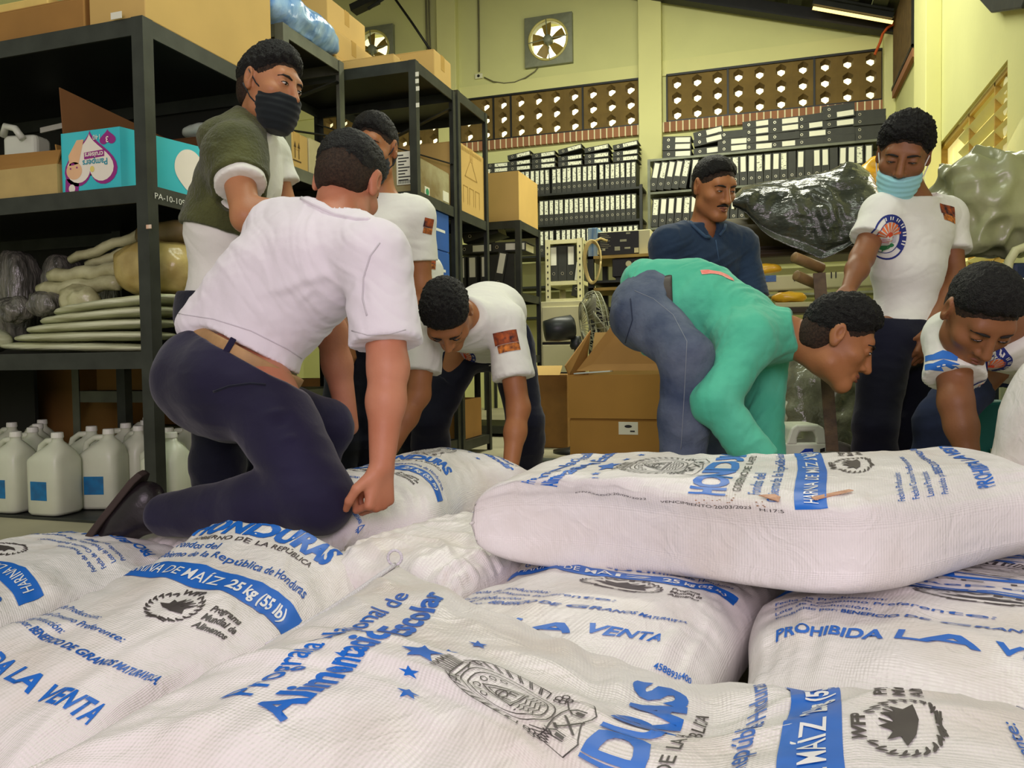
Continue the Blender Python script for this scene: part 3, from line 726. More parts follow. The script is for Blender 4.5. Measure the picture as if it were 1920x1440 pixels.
# printed tan carton on the fourth rack
z4 = 1.452
t = carton('tan carton with printed house symbols on the fourth rack', -2.30, R3X-.01, 4.33, 4.77, z4, z4+.40)
fl = Flat(); fl.stroke([(.10, .22), (.20, .34), (.30, .22)], .006, True)
for k in (.07, .17, .27): fl.stroke([(k, .06), (k, .16), (k+.07, .16), (k+.07, .06)], .005)
for k in range(14): fl.poly([(.03+k*.026, .365), (.045+k*.026, .365), (.045+k*.026, .385), (.03+k*.026, .385)])
lay_flat('house_print', fl, mat('faded_ink', (170, 136, 66)), t, (R3X-.01, 4.34, z4), (0, 1, 0), (0, 0, 1), .0012)
# tall open carton on the low rack
z5 = 1.588
fx0, fx1 = ony(915, 350, 5.60)[0], -1.735
t = carton('tall tan carton with ragged open top on the low rack', -2.285, -1.75, 5.575, 6.07, z5, z5+.36, open_top=True)
mb = MB(); mb.prism([(-2.28, 5.58, z5+.36), (-1.98, 5.58, z5+.36), (-2.0, 5.57, z5+.40), (-2.12, 5.57, z5+.43), (-2.27, 5.57, z5+.42)], (0, .006, 0)); mb.build('flap', m_kraft, t)
fl = Flat(); fl.stroke([(0, 0), (.10, 0), (.10, .07), (0, .07)], .004, True); fl.poly([(.02, .02), (.08, .02), (.08, .026), (.02, .026)]); fl.poly([(.03, .045), (.07, .045), (.07, .05), (.03, .05)])
lay_flat('stamp_print', fl, m_ink, t, (-2.02, 5.58, z5+.03), (1, 0, 0), (0, 0, 1), .0012)

# blue copier-paper cartons on the lower level of the third rack
m_bluebox = mat('blue_box_print', (34, 92, 176), rough=.5, var=.12, vscale=6)
m_wht = mat('white_print', (228, 232, 226), rough=.6, var=.04)
zb = .753
for i in range(3):
    for j in range(2):
        t = carton('blue and white copier-paper carton, %s' % ['bottom row of the blue stack', 'middle row of the blue stack', 'top row of the blue stack'][i], -2.135+j*.205, -1.94+j*.205, 3.80, 4.20, zb+i*.218, zb+i*.218+.215, m_bluebox, group='blue copier-paper cartons, row %s' % 'abc'[i], name='paper_carton', tape=False)
        fl = Flat(); W = .195; fl.poly([(.008, .14), (.08, .14), (.08, .155), (.008, .155)]); fl.poly([(.10, .05), (.185, .05), (.185, .12), (.10, .12)]); fl.poly([(.01, .03), (.07, .03), (.07, .04), (.01, .04)]); fl.ell(.15, .175, .02, .02)
        lay_flat('white_print', fl, m_wht, t, (-2.135+j*.205, 3.80, zb+i*.218), (1, 0, 0), (0, 0, 1), .0012)
        fl = Flat(); fl.poly([(.02, .06), (.14, .06), (.14, .16), (.02, .16)]); fl.poly([(.20, .10), (.34, .10), (.34, .115), (.20, .115)])
        if j == 1: lay_flat('white_print', fl, m_wht, t, (-1.94+j*.205, 3.80, zb+i*.218), (0, 1, 0), (0, 0, 1), .0012)
# ------------------------------------------------------------------ lever-arch binders and the shelves that hold them
m_bind = mat('binder_board', (54, 56, 50), rough=.6, var=.25, vscale=14)
m_bindp = mat('binder_paper', (206, 200, 160), rough=.8, var=.1, vscale=80, stretch=(1, 1, 12))
m_hole = mat('binder_ring', (200, 196, 170), rough=.3, metal=.6)
def label_mat():
    m = bpy.data.materials.new('spine_label'); m.use_nodes = True; nt = m.node_tree; N = nt.nodes; Lk = nt.links
    b = N['Principled BSDF']; b.inputs['Roughness'].default_value = .7
    tc = N.new('ShaderNodeTexCoord'); oi = N.new('ShaderNodeObjectInfo')
    mp = N.new('ShaderNodeMapping'); mp.inputs['Scale'].default_value = (40, 1, 95)
    ad = N.new('ShaderNodeVectorMath'); ad.operation = 'ADD'; sc = N.new('ShaderNodeVectorMath'); sc.operation = 'SCALE'; sc.inputs['Scale'].default_value = 40
    cb = N.new('ShaderNodeCombineXYZ'); Lk.new(oi.outputs['Random'], cb.inputs[0]); Lk.new(oi.outputs['Random'], cb.inputs[2])
    Lk.new(cb.outputs[0], sc.inputs[0]); Lk.new(tc.outputs['Object'], mp.inputs['Vector']); Lk.new(mp.outputs[0], ad.inputs[0]); Lk.new(sc.outputs[0], ad.inputs[1])
    nz = N.new('ShaderNodeTexNoise'); nz.inputs['Scale'].default_value = 1.0; nz.inputs['Detail'].default_value = 2; Lk.new(ad.outputs[0], nz.inputs['Vector'])
    rp = N.new('ShaderNodeValToRGB'); e = rp.color_ramp.elements; e[0].position = .36; e[0].color = (*lin((96, 100, 88)), 1); e[1].position = .46; e[1].color = (*lin((226, 228, 204)), 1)
    Lk.new(nz.outputs['Fac'], rp.inputs['Fac']); Lk.new(rp.outputs['Color'], b.inputs['Base Color'])
    return m
m_label = label_mat()
m_plain = mat('plain_label', (226, 226, 206), rough=.7, var=.06)
def binder_proto(w, h, d, lm, lab_h=.52, lab=True):
    """Upright binder, spine to -Y, base centre at the origin."""
    t = thing('lever_arch_binder', 'x', 'binder')
    mb = MB(); c = .003
    mb.box(-w/2, w/2, 0, c, 0, h); mb.box(-w/2, -w/2+c, c, d, 0, h); mb.box(w/2-c, w/2, c, d, 0, h); mb.build('cover', m_bind, t)
    mb = MB(); mb.box(-w/2+c+.004, w/2-c-.004, .02, d-.01, .006, h-.018); mb.build('paper_block', m_bindp, t)
    if lab:
        mb = MB(); mb.box(-w*.34, w*.34, -.0016, -.0002, h*(.97-lab_h), h*.96); mb.build('spine_label', lm, t)
    mb = MB(); mb.lathe((0, .001, h*.21), (0, -1, 0), [(.0085, 0), (.0085, .002), (.0125, .002), (.0125, 0)], 14, cap=False); mb.build('finger_ring', m_hole, t)
    mb = MB(); mb.lathe((0, -.0004, h*.21), (0, -1, 0), [(.0085, 0), (.0085, .0006)], 14); mb.build('finger_hole', m_blk, t)
    return t
protos = {}
first = {}
def binder(kind, loc, label, group, yaw=0.0, tilt=0.0, lay=None):
    """tilt leans sideways (about Y); lay rolls it flat on its side."""
    if kind not in protos:
        w, h, d, lm, lh, lb = {'small': (.051, .262, .25, m_label, .56, True), 'std': (.070, .286, .27, m_label, .55, True), 'plain': (.070, .286, .27, m_plain, .52, True), 'bare': (.070, .286, .27, m_plain, .5, False)}[kind]
        protos[kind] = binder_proto(w, h, d, lm, lh, lb); t = protos[kind]
    else: t = copy_tree(protos[kind])
    t['label'] = label; t['group'] = group
    lift = 0.0 if lay is not None else abs(math.sin(tilt))*{'small': .0256}.get(kind, .0352)+.002
    t.location = (float(loc[0]), float(loc[1]), float(loc[2])+lift)
    t.rotation_mode = 'XYZ'
    t.rotation_euler = (0, tilt if lay is None else lay, yaw)
    return t
def shelf_frame(label, x0, x1, y0, y1, levels, ztop, m, name='binder_shelf', pw=.03):
    t = thing(name, label, 'shelf', ((x0+x1)/2, (y0+y1)/2, 0))
    for x in (x0, x1-pw):
        for y in (y0, y1-pw):
            mb = MB(); mb.box(x, x+pw, y, y+pw, 0, ztop); mb.build('post', m, t)
    for z in levels:
        mb = MB(); mb.box(x0+.001, x1-.001, y0+.004, y1-.004, z-.022, z); mb.build('shelf_board', m, t)
    return t
# left shelf
LY = 8.30
Lz = [ony(1100, y, LY)[2] for y in (474, 416, 357)]
lx0, lx1 = ony(905, 340, LY)[0], ony(1204, 330, LY)[0]
dz = Lz[2]-Lz[1]
ztopL = Lz[2]+.262+.012
shelf_frame('dark metal shelf of small binders on the back wall, left bay', lx0-.02, lx1, LY, 8.66, [Lz[0]-2*dz, Lz[0]-dz, Lz[0], Lz[1], Lz[2]], Lz[2]+.02, m_dark)
rows = [('third row down', Lz[0]), ('second row down', Lz[1]), ('top upright row', Lz[2])]
for nm, z in rows:
    x = lx0+.045; k = 0
    while x < lx1-.07:
        if nm != 'top upright row' and x < -2.38: x += .056; continue
        binder('small', (x, LY+.012+rnd.uniform(0, .012), z), 'black binder in the %s of the left wall shelf' % nm, 'binders in the %s of the left wall shelf' % nm, tilt=rnd.uniform(-.012, .02))
        x += .0555+(.02 if rnd.random() < .06 else 0)
# flat piles on top of the left shelf
zt = Lz[2]+.262+.012
for (pl, n, rot) in ((898, 2, .3), (930, 2, 0.0), (972, 3, -.12), (1018, 3, -.05), (1068, 3, -.17), (1118, 3, -.10), (1172, 3, -.12)):
    xc = ony(pl, 290, LY)[0]
    for k in range(n):
        # lying flat: spine towards the camera, stack upwards
        tl = (rot if k == n-1 else rot*.25*k)
        b = binder('small', (xc-.131*math.cos(tl), LY+.02, zt+.028+k*.0535+max(0, -.13*math.sin(tl))*(1 if k == n-1 else .3)), 'black binder lying flat in the piles above the left wall shelf', 'binders lying flat above the left wall shelf', lay=math.pi/2+tl)
# right shelf
RY = 8.22
Rz1 = ony(1225, 360, RY)[2]; Rzt = ony(1225, 298, RY)[2]; Rz0 = Rz1-.36
rx0, rx1 = ony(1214, 330, RY)[0], .99
shelf_frame('grey metal shelf of wide binders on the back wall, right bay', rx0, rx1, RY, 8.62, [Rz0-.72, Rz0-.36, Rz0, Rz1, Rzt], Rzt, m_steel2, pw=.028)
x = rx0+.075; k = 0
while x < rx1-.09:
    px = k
    lean = .20 if k < 5 else (.10 if k == 5 else rnd.uniform(-.015, .02))
    kind = 'bare' if k in (17, 19, 22) else ('std' if k % 3 == 1 else 'plain')
    binder(kind, (x-(.03 if k < 5 else 0), RY+.012, Rz1+.002+(.0 if k > 5 else .008)), 'wide black binder in the upper row of the right wall shelf', 'binders in the upper row of the right wall shelf', tilt=lean)
    x += .0755 if k != 5 else .11; k += 1
x = rx0+.075; k = 0
while x < rx0+1.0:
    binder('plain' if k % 4 else 'std', (x-.012, RY+.012, Rz0+.003), 'wide black binder in the second row of the right wall shelf', 'binders in the second row of the right wall shelf', tilt=.08 if k < 5 else .05)
    x += .078; k += 1
# flat piles on top of the right shelf
for (pl, n, rot) in ((1266, 3, 0.06), (1325, 3, -.16), (1371, 3, 0.0), (1418, 4, -.02), (1467, 4, -.03), (1518, 4, -.05), (1570, 5, -.04), (1628, 4, .02)):
    xc = ony(pl, 280, RY)[0]
    for k in range(n):
        tl = rot*(1 if k >= n-2 else .3)+rnd.uniform(-.02, .02)
        binder('plain' if rnd.random() < .7 else 'bare', (xc-.13, RY+.02+rnd.uniform(0, .03), Rzt+.039+k*.0715+abs(math.sin(tl))*.10), 'wide binder lying flat in the piles above the right wall shelf', 'binders lying flat above the right wall shelf', lay=math.pi/2+tl)
# ------------------------------------------------------------------ jugs on the bottom shelf of the near rack
m_jug = mat('jug_plastic', (206, 212, 186), rough=.35, var=.06, spec=.4, sss=.05)
m_jugb = mat('jug_plastic_bluish', (190, 208, 198), rough=.35, var=.06, spec=.4)
m_cap = mat('jug_cap', (228, 230, 214), rough=.4, var=.04)
m_jlab = mat('jug_label', (20, 116, 168), rough=.5, rgb2=(30, 96, 140), vscale=30)
_jug = None
def make_jug():
    t = thing('plastic_jug', 'x', 'jug')
    w, d, h = .082, .072, .215
    rows = [(.90, 0), (1, .012), (1, h*.95), (.97, h), (.80, h+.028), (.50, h+.052), (.27, h+.068), (.25, h+.082)]
    mb = MB(); n = 28; vs = []
    for sc, z in rows:
        for k in range(n):
            an = 2*math.pi*k/n; e = .45 if z <= h else (.45+.55*min(1, (z-h)/.05))
            ca, sa = math.cos(an), math.sin(an)
            off = .030*max(0, min(1, (z-h)/.05))
            vs.append((w*sc*math.copysign(abs(ca)**e, ca)+off, d*sc*math.copysign(abs(sa)**e, sa)-off*.3, z))
    fs = [(i*n+k, i*n+(k+1) % n, (i+1)*n+(k+1) % n, (i+1)*n+k) for i in range(len(rows)-1) for k in range(n)]
    fs += [tuple(range(n))[::-1], tuple((len(rows)-1)*n+k for k in range(n))]
    mb.add(vs, fs); mb.build('jug_body', m_jug, t, smooth=True)
    mb = MB(); mb.tube([(.012, -.01, h+.068), (-.03, .0, h+.066), (-.062, .0, h+.046), (-.072, 0, h+.01), (-.066, 0, h-.01)], [.012, .013, .013, .013, .012], 10); mb.build('jug_handle', m_jug, t, smooth=True)
    mb = MB(); mb.lathe((.030, -.009, h+.080), (0, 0, 1), [(.0215, 0), (.0225, .003), (.0215, .020), (.019, .022)], 20); mb.build('jug_cap', m_cap, t, smooth=False)
    mb = MB(); mb.box(-.042, .036, -d-.0015, -d+.001, .060, .132); mb.build('jug_label', m_jlab, t)
    return t
jugs = []
zj = zA[0]+.004
for (px, row, yaw, lab) in ((25, 0, .05, 'first jug from the left in the front row, cut by the frame'), (103, 0, 0, 'second jug from the left in the front row, handle towards us'), (168, 1, .3, 'jug behind the second front jug, white cap showing above it'), (206, 2, -.2, 'jug standing just left of the rack post'), (246, 2, .1, 'jug half covered by the rack post'), (340, 1, 0, 'jug right of the rack post beside the boy\'s trousers'), (55, 2, .2, None), (8, 2, 0, None), (120, 3, 0, None), (165, 3, .2, None), (215, 4, .1, None), (240, 5, 0, None), (310, 3, 0, None), (60, 5, .1, None), (20, 4, 0, None)):
    y = (2.385, 2.47, 2.55, 2.64, 2.75, 2.86)[row]
    p = ony(px, 900, y)
    if p[0] > R1X-.10: p[0] = R1X-.10
    t = make_jug() if not jugs else copy_tree(jugs[0]); jugs.append(t)
    t.location = (p[0], y, zj); t.rotation_euler = (0, 0, yaw)
    tag(t, 'white jug, '+lab if lab else 'white plastic jug in the rear rows on the near rack\'s bottom shelf', None, None if lab else 'jugs in the rear rows')
for _ in range(4):
  for i in range(len(jugs)):
    for k in range(i): 
        d = jugs[i].location-jugs[k].location
        if abs(d.x) < .172 and abs(d.y) < .152: jugs[i if d.y >= 0 else k].location.y += .156-abs(d.y)
# ------------------------------------------------------------------ wrapped bundles on the third level
z1 = zA[1]+.003
m_film = mat('clear_film_bundle', (124, 122, 110), rough=.15, rgb2=(70, 70, 62), vscale=16, stretch=(3, 3, .5), bump=.8, bscale=34, spec=.7)
m_filmw = mat('film_white_cups', (196, 196, 150), rough=.3, rgb2=(150, 146, 104), vscale=9, bump=.5, bscale=24, spec=.5)
m_filmy = mat('film_yellowed', (196, 178, 110), rough=.28, rgb2=(150, 130, 70), vscale=7, bump=.5, bscale=18, spec=.5)
m_bags = mat('white_plastic_sheets', (222, 228, 192), rough=.35, rgb2=(170, 172, 128), vscale=5, stretch=(.6, 1, 9), bump=.5, bscale=20, spec=.45)
def lump_px(name, label, cat, px, py, Y, r, m, ax=(1, 0, 0), **k):
    c = ony(px, py, Y); return lumpy(name, label, cat, c, ax, np.cross([0, 0, 1.0], unit(ax)), (0, 0, 1), r, m, **k)
for i, (px, hw) in enumerate(((18, .085), (92, .075), (150, .06))):
    c = ony(px, 505, 2.62); h = .44-.03*i
    lumpy('cup_bundle', 'clear film bundle of plastic cups, %s of three standing on the near rack' % ('leftmost', 'middle', 'right one')[i], 'bundle', (c[0], 2.66+.03*i, z1+h/2+.02), (1, 0, 0), (0, 1, 0), (0, 0, 1), (hw, .08, h/2), m_film, amp=.02, freq=12, n=26, seed=20+i, power=3.2, crease=.4)
def roll(label, pa, pb, Y, r, m):
    a, b = ony(*pa, Y), ony(*pb, Y+.05); mb = MB(); n = 10
    mb.tube([a+(b-a)*k/n+np.array([0, 0, .006*math.sin(k*1.7)]) for k in range(n+1)], [r*(.85 if k in (0, n) else 1+.02*math.sin(k*2.3)) for k in range(n+1)], 14)
    return tag(mb.build('foam_roll', m, origin=a, smooth=True), label, 'roll')
roll('upper pale rolled sleeve of cups leaning on the near rack', (132, 488), (300, 425), 2.58, .020, m_filmw)
roll('lower pale rolled sleeve of cups leaning on the near rack', (165, 498), (330, 440), 2.62, .024, m_filmw)
roll('sleeve of white cups lying above the white sheets', (95, 520), (230, 505), 2.52, .030, m_filmw)
roll('second sleeve of white cups lying under the first', (75, 545), (225, 530), 2.50, .030, m_filmw)
lump_px('cup_bundle', 'small clear bundle lying over the white sheets at left', 'bundle', 28, 580, 2.46, (.075, .06, .05), m_film, amp=.025, freq=16, n=24, seed=31, crease=.4)
lump_px('cup_bundle', 'clear wrapped bundle under the cup sleeves', 'bundle', 85, 572, 2.48, (.075, .06, .055), m_film, amp=.025, freq=16, n=24, seed=32, crease=.4)
lump_px('cup_bundle', 'whitish wrapped bundle beside the yellowed pack', 'bundle', 150, 565, 2.48, (.085, .06, .065), m_filmw, amp=.02, freq=16, n=24, seed=33, crease=.4)
lump_px('plate_pack', 'yellowed plastic-wrapped pack of foam plates behind the rack post', 'pack', 300, 505, 2.55, (.17, .12, .105), m_filmy, amp=.02, freq=10, n=34, seed=34, power=3, crease=.3)
lump_px('plate_pack', 'dusty pack lying above the yellowed pack', 'pack', 330, 440, 2.62, (.16, .10, .05), mat('film_dusty', (132, 116, 70), rough=.5, rgb2=(90, 78, 44), vscale=8), amp=.015, freq=10, n=24, seed=35, power=3)
# pile of white plastic sheets / bags: one stack of soft folded sheets
for i in range(5):
    c = ony(150+8*i, 640, 2.42); zz = z1+.023+.040*i
    lumpy('plastic_sheet_pack', 'folded white plastic sheets, %s in the pile on the near rack' % ('lowest', 'second from bottom', 'middle', 'second from top', 'topmost')[i], 'plastic sheets', (c[0]+.03*i-.06, 2.50, zz), unit((1, .06, .0+.03*(i-1))), unit((-.06, 1, 0)), (0, 0, 1), (.36-.02*i, .15, .021), m_bags, amp=.012, freq=11, n=36, seed=40+i, power=2.8, crease=.8)
lump_px('plastic_sheet_pack', 'loose white plastic sheets spilling over the shelf edge at far left', 'plastic sheets', -75, 640, 2.43, (.26, .10, .062), m_bags, amp=.02, freq=9, n=30, seed=47, power=2.6, crease=.5)

# ------------------------------------------------------------------ a second, dark row of racks and cartons behind
r6 = rack('dark rack standing behind the front row with brown cartons', -5.4, -2.95, 4.95, 5.5, [.10, .78, 1.45, 2.12], 2.125, pw=.05)
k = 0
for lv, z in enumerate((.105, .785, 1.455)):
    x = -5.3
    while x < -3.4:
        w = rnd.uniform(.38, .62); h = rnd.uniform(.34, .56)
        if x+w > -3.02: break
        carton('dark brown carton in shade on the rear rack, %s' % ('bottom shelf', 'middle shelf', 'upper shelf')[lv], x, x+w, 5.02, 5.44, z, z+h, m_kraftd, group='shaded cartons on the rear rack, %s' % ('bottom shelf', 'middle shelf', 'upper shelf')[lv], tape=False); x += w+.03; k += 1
carton('brown carton in the dark behind the jugs', -4.4, -3.5, 3.3, 3.6, .003, .72, m_kraft2, tape=False)
carton('dull brown carton on the second rack behind the jugs', -3.3, -2.75, 3.22, 3.62, .453, .453+.26, m_kraft2, tape=False)
t = thing('shade_backdrop', 'added shade-dark partition closing the back of the near rack', 'backdrop', (-3.9, 3.16, 0))
mb = MB(); mb.box(-5.5, -2.13, 3.115, 3.135, .60, 1.80); mb.box(-5.5, -3.6, 3.115, 3.135, 0, .60); mb.build('board', mat('backdrop_shade', (38, 40, 32), rough=.8, var=.4, vscale=3), t)  # added dark board; its colour stands in for the shade inside the rack

# ------------------------------------------------------------------ lower levels of racks 3-5: crate, boxes
m_crate = mat('cream_plastic', (200, 196, 160), rough=.45, var=.08)
def crate(label, c, w, d, h):
    t = thing('plastic_crate', label, 'crate', c); mb = MB(); x, y, z = c
    mb.box(x-w/2, x+w/2, y-d/2, y+d/2, z, z+.006)
    for zz in (z, z+h-.014): 
        mb.box(x-w/2, x+w/2, y-d/2, y-d/2+.006, zz, zz+.014); mb.box(x-w/2, x+w/2, y+d/2-.006, y+d/2, zz, zz+.014); mb.box(x-w/2, x-w/2+.006, y-d/2, y+d/2, zz, zz+.014); mb.box(x+w/2-.006, x+w/2, y-d/2, y+d/2, zz, zz+.014)
    n = 12
    for k in range(n+1):
        xx = x-w/2+.003+(w-.006)*k/n; yy = y-d/2+.003+(d-.006)*k/n
        for ys in (y-d/2+.003, y+d/2-.003): mb.box(xx-.004, xx+.004, ys-.002, ys+.002, z, z+h)
        for xs in (x-w/2+.003, x+w/2-.003): mb.box(xs-.002, xs+.002, yy-.004, yy+.004, z, z+h)
    for k in range(1, 5):
        zz = z+h*k/5; mb.box(x-w/2, x+w/2, y-d/2+.001, y-d/2+.005, zz-.004, zz+.004); mb.box(x+w/2-.005, x+w/2-.001, y-d/2, y+d/2, zz-.004, zz+.004)
    mb.build('crate_lattice', m_crate, t); return t
mb = MB()
for (zz) in (.60,): pass
crate('cream lattice crate on the lower shelf of the fourth rack', (-1.98, 4.55, .70), .40, .36, .155)
# shelf under it
mb = MB(); mb.box(-2.49, R3X-.002, 4.31, 4.79, .690, .696); mb.build('shelf', m_shelf, r4)
carton('small white-labelled brown carton on the third rack\'s lower shelf', -1.98, -1.74, 3.80, 3.98, .755-.27, .755-.16, m_kraft2) if False else None
t = carton('open carton with pale flap standing low in the fourth rack', -2.02, -1.75, 4.36, 4.72, .103, .34, m_kraft2, open_top=True)
mb = MB(); mb.hexa([(-2.02, 4.36, .34), (-1.75, 4.36, .34), (-1.76, 4.366, .34), (-2.02, 4.366, .34), (-2.05, 4.315, .47), (-1.77, 4.315, .47), (-1.77, 4.321, .47), (-2.05, 4.321, .47)]); mb.build('flap', m_kraft, t)
carton('tan carton low in the fourth rack left of the pale flap', -2.30, -2.06, 4.36, 4.70, .103, .52, m_kraft, tape=False)
p = ony(853, 737, 3.76); 
carton('small brown carton with white label hanging out of the third rack', -1.95, -1.73, 3.765, 3.95, .123, .30, m_kraft2)
lumpy('plastic_container', 'grey-green plastic container at the foot of the third rack', 'container', (-2.16, 3.95, .30), (1, 0, 0), (0, 1, 0), (0, 0, 1), (.13, .12, .175), mat('grey_green_plastic', (130, 146, 118), rough=.4), amp=.0, n=20, power=7)

# binders lying in the fourth and fifth racks
zf = 1.452
def place_b(kind, x, y, z, label, group, **k): return binder(kind, (x, y, z), label, group, **k)
# ------------------------------------------------------------------ behind the aisle: low rack contents, cream shelf, filing cabinet, electronics
zl = 1.063
for i, x in enumerate((-2.22, -2.13, -2.03)):
    binder('plain', (x, 5.60, zl), 'black binder upright on the middle shelf of the low rack', 'upright binders on the low rack')
binder('plain', (-1.93, 5.57, zl+.012), 'black binder leaning to the right on the low rack', 'leaning binder on the low rack', tilt=.20)
binder('bare', (-1.79, 5.62, zl), 'black binder standing broadside at the right end of the low rack', 'broadside binder on the low rack', yaw=1.45)
binder('plain', (-2.26, 5.62, zl+.345), 'binder lying flat on the upright ones, left', 'flat binder left on the low rack', lay=math.pi/2)
binder('plain', (-2.0, 5.62, zl+.348), 'binder lying flat on the upright ones with its spine to the right', 'flat binder right on the low rack', lay=math.pi/2+.02)
binder('bare', (-2.22, 5.64, zl+.43), 'binder tilted on top of the flat ones in the low rack', 'tilted binder on the low rack', lay=math.pi/2-.22)

m_cream = mat('cream_steel', (206, 202, 156), rough=.5, var=.10, vscale=5)
def slotted(label, x0, x1, y0, y1, levels, ztop):
    t = thing('slotted_shelf', label, 'shelf', ((x0+x1)/2, (y0+y1)/2, 0))
    for x, sx in ((x0, 1), (x1, -1)):
        for y, sy in ((y0, 1), (y1, -1)):
            mb = MB(); w = .045
            mb.box(min(x, x+sx*w), max(x, x+sx*w), min(y, y+sy*.003), max(y, y+sy*.003), 0, ztop); mb.box(min(x, x+sx*.003), max(x, x+sx*.003), min(y, y+sy*w), max(y, y+sy*w), 0, ztop); mb.build('post', m_cream, t)
            mb = MB()
            for k in range(int(ztop/.05)): mb.box(x+sx*.018, x+sx*.028, y-.0015 if sy > 0 else y+.0005, y+.0005 if sy > 0 else y+.0015, .02+k*.05, .035+k*.05)
            mb.build('slot_holes', m_blk, t)
    for z in levels:
        mb = MB(); mb.box(x0+.004, x1-.004, y0+.004, y1-.004, z-.032, z); mb.build('shelf_board', m_cream, t)
    return t
pL, pR = ony(1026, 470, 6.3), ony(1083, 470, 6.3)
z_ = [ony(1050, 527, 6.3)[2], ony(1050, 560, 6.3)[2]]; zt_ = z_[0]+.335
slotted('cream slotted-angle shelf with three binders behind the pedestal fan', pL[0]-.02, pR[0]+.04, 6.30, 6.80, [.25, z_[1], z_[0], zt_], zt_+.005)
x = pL[0]+.045
for i, kd in enumerate(('plain', 'bare', 'plain')): binder(kd, (x+.073*i, 6.33, z_[0]+.002), ('white-labelled binder at left', 'unlabelled binder in the middle', 'white-labelled binder at right')[i]+' on the cream slotted shelf', 'binders on the cream slotted shelf')
binder('plain', (pR[0]-.03, 6.33, z_[1]+.012), 'white-labelled binder leaning on the lower board of the cream shelf', 'low leaning binder', tilt=.14)
# filing cabinet
a, b = ony(1029, 690, 6.05), ony(1098, 563, 6.05)
t = thing('filing_cabinet', 'cream steel filing cabinet behind the pedestal fan', 'cabinet', ((a[0]+b[0])/2, 6.15, 0))
mb = MB(); mb.box(a[0]-.06, b[0], 6.05, 6.28, 0, b[2]); mb.build('cabinet_body', m_cream, t, bevel=.004)
for k in range(3):
    z0 = b[2]-.03-(k+1)*.30; mb = MB(); mb.box(a[0]-.045, b[0]-.015, 6.035, 6.05, z0+.012, z0+.288); d = mb.build('drawer', m_cream, t, bevel=.004)
    mb = MB(); mb.box(a[0]+.02, a[0]+.16, 6.028, 6.035, z0+.05, z0+.075); mb.build('drawer_pull', m_blk, d)
    mb = MB(); mb.box(a[0]-.05, b[0]-.01, 6.045, 6.0495, z0-.006, z0+.01); mb.build('drawer_gap', m_blk, t)

# dark equipment stand with amplifier, power unit, cables
a, b = ony(1120, 478, 5.5), ony(1197, 430, 5.5)
t = thing('equipment_stand', 'dark metal stand loaded with electronics behind the green-shirted lad', 'stand', ((a[0]+b[0])/2, 5.7, 0))
sx0, sx1 = ony(1102, 540, 5.45)[0], ony(1235, 540, 5.45)[0]
for x in (sx0, sx1):
    for y in (5.46, 5.96): mb = MB(); mb.box(x, x+.04, y, y+.04, 0, a[2]-.012); mb.build('post', m_dark, t)
zs_ = [ony(1150, y, 5.45)[2] for y in (640, 575, 538)]+[a[2]-.004-.22]
for z in zs_[:3]+[a[2]-.012]:
    mb = MB(); mb.box(sx0, sx1+.04, 5.46, 6.0, z-.02, z); mb.build('shelf_board', m_dark if z < zs_[2] else m_wood, t)
ze = a[2]-.010
amp = thing('amplifier', 'black-backed electronic unit with cream casing on top of the stand', 'electronic unit', ((a[0]+b[0])/2, 5.5, ze))
hh = b[2]-ze
mb = MB(); mb.box(a[0], b[0]+.08, 5.52, 5.85, ze, ze+hh); mb.build('casing', m_cream, amp, bevel=.006)
mb = MB(); mb.box(a[0]+.004, b[0], 5.508, 5.52, ze+.006, ze+hh-.006); pnl = mb.build('rear_panel', m_blk, amp, bevel=.002)
fl = Flat(); W_ = b[0]-a[0]
for k in range(9): fl.poly([(.02, hh*.9-k*.012), (.02+.05+.03*((k*7) % 5)/5, hh*.9-k*.012), (.02+.05+.03*((k*7) % 5)/5, hh*.9-.003-k*.012), (.02, hh*.9-.003-k*.012)])
for (x, z, w, h) in ((.55, .55, .16, .09), (.42, .2, .13, .16), (.66, .25, .14, .07), (.12, .22, .07, .12), (.7, .85, .1, .06)): fl.poly([(x*W_, z*hh), ((x+w)*W_, z*hh), ((x+w)*W_, (z+h)*hh), (x*W_, (z+h)*hh)])
lay_flat('rating_plates', fl, mat('plate_print', (170, 172, 140), rough=.5, var=.3, vscale=60), amp, (a[0], 5.508, ze), (1, 0, 0), (0, 0, 1), .001)
for x in (a[0], b[0]-.03): mb = MB(); mb.box(x, x+.028, 5.500, 5.508, ze+.012, ze+.045); mb.build('corner_foot', m_cream, amp)
a2, b2 = ony(1148, 515, 5.48), ony(1222, 480, 5.48)
t2 = thing('power_strip_unit', 'black power unit with six cream outlets under the amplifier', 'power unit', ((a2[0]+b2[0])/2, 5.48, ze-.14))
mb = MB(); mb.box(a2[0], b2[0], 5.48, 5.49+.25, ze-.150, ze-.026); mb.build('housing', m_blk, t2, bevel=.004)
for i in range(3):
    for k in range(2):
        mb = MB(); mb.lathe((a2[0]+(b2[0]-a2[0])*(.42+.2*i), 5.4785, ze-.065-.052*k), (0, -1, 0), [(.021, 0), (.021, .004), (.018, .006)], 16); mb.build('outlet', m_cream, t2)
mb = MB(); mb.box(a2[0]+.02, b2[0]-.02, 5.50, 5.7, ze-.172, ze-.151); mb.build('rubber_base', m_dark, t2)
mb = MB(); mb.box(sx0, sx1+.04, 5.46, 6.0, ze-.19, ze-.173); mb.build('shelf_board', m_dark, t)
for i in range(4):
    binder('plain', (sx0+.10+.075*i, 5.50, zs_[2]+.003), 'dark binder on the equipment stand below the power unit', 'binders on the equipment stand') if zs_[2]+.31 < ze-.19 else None
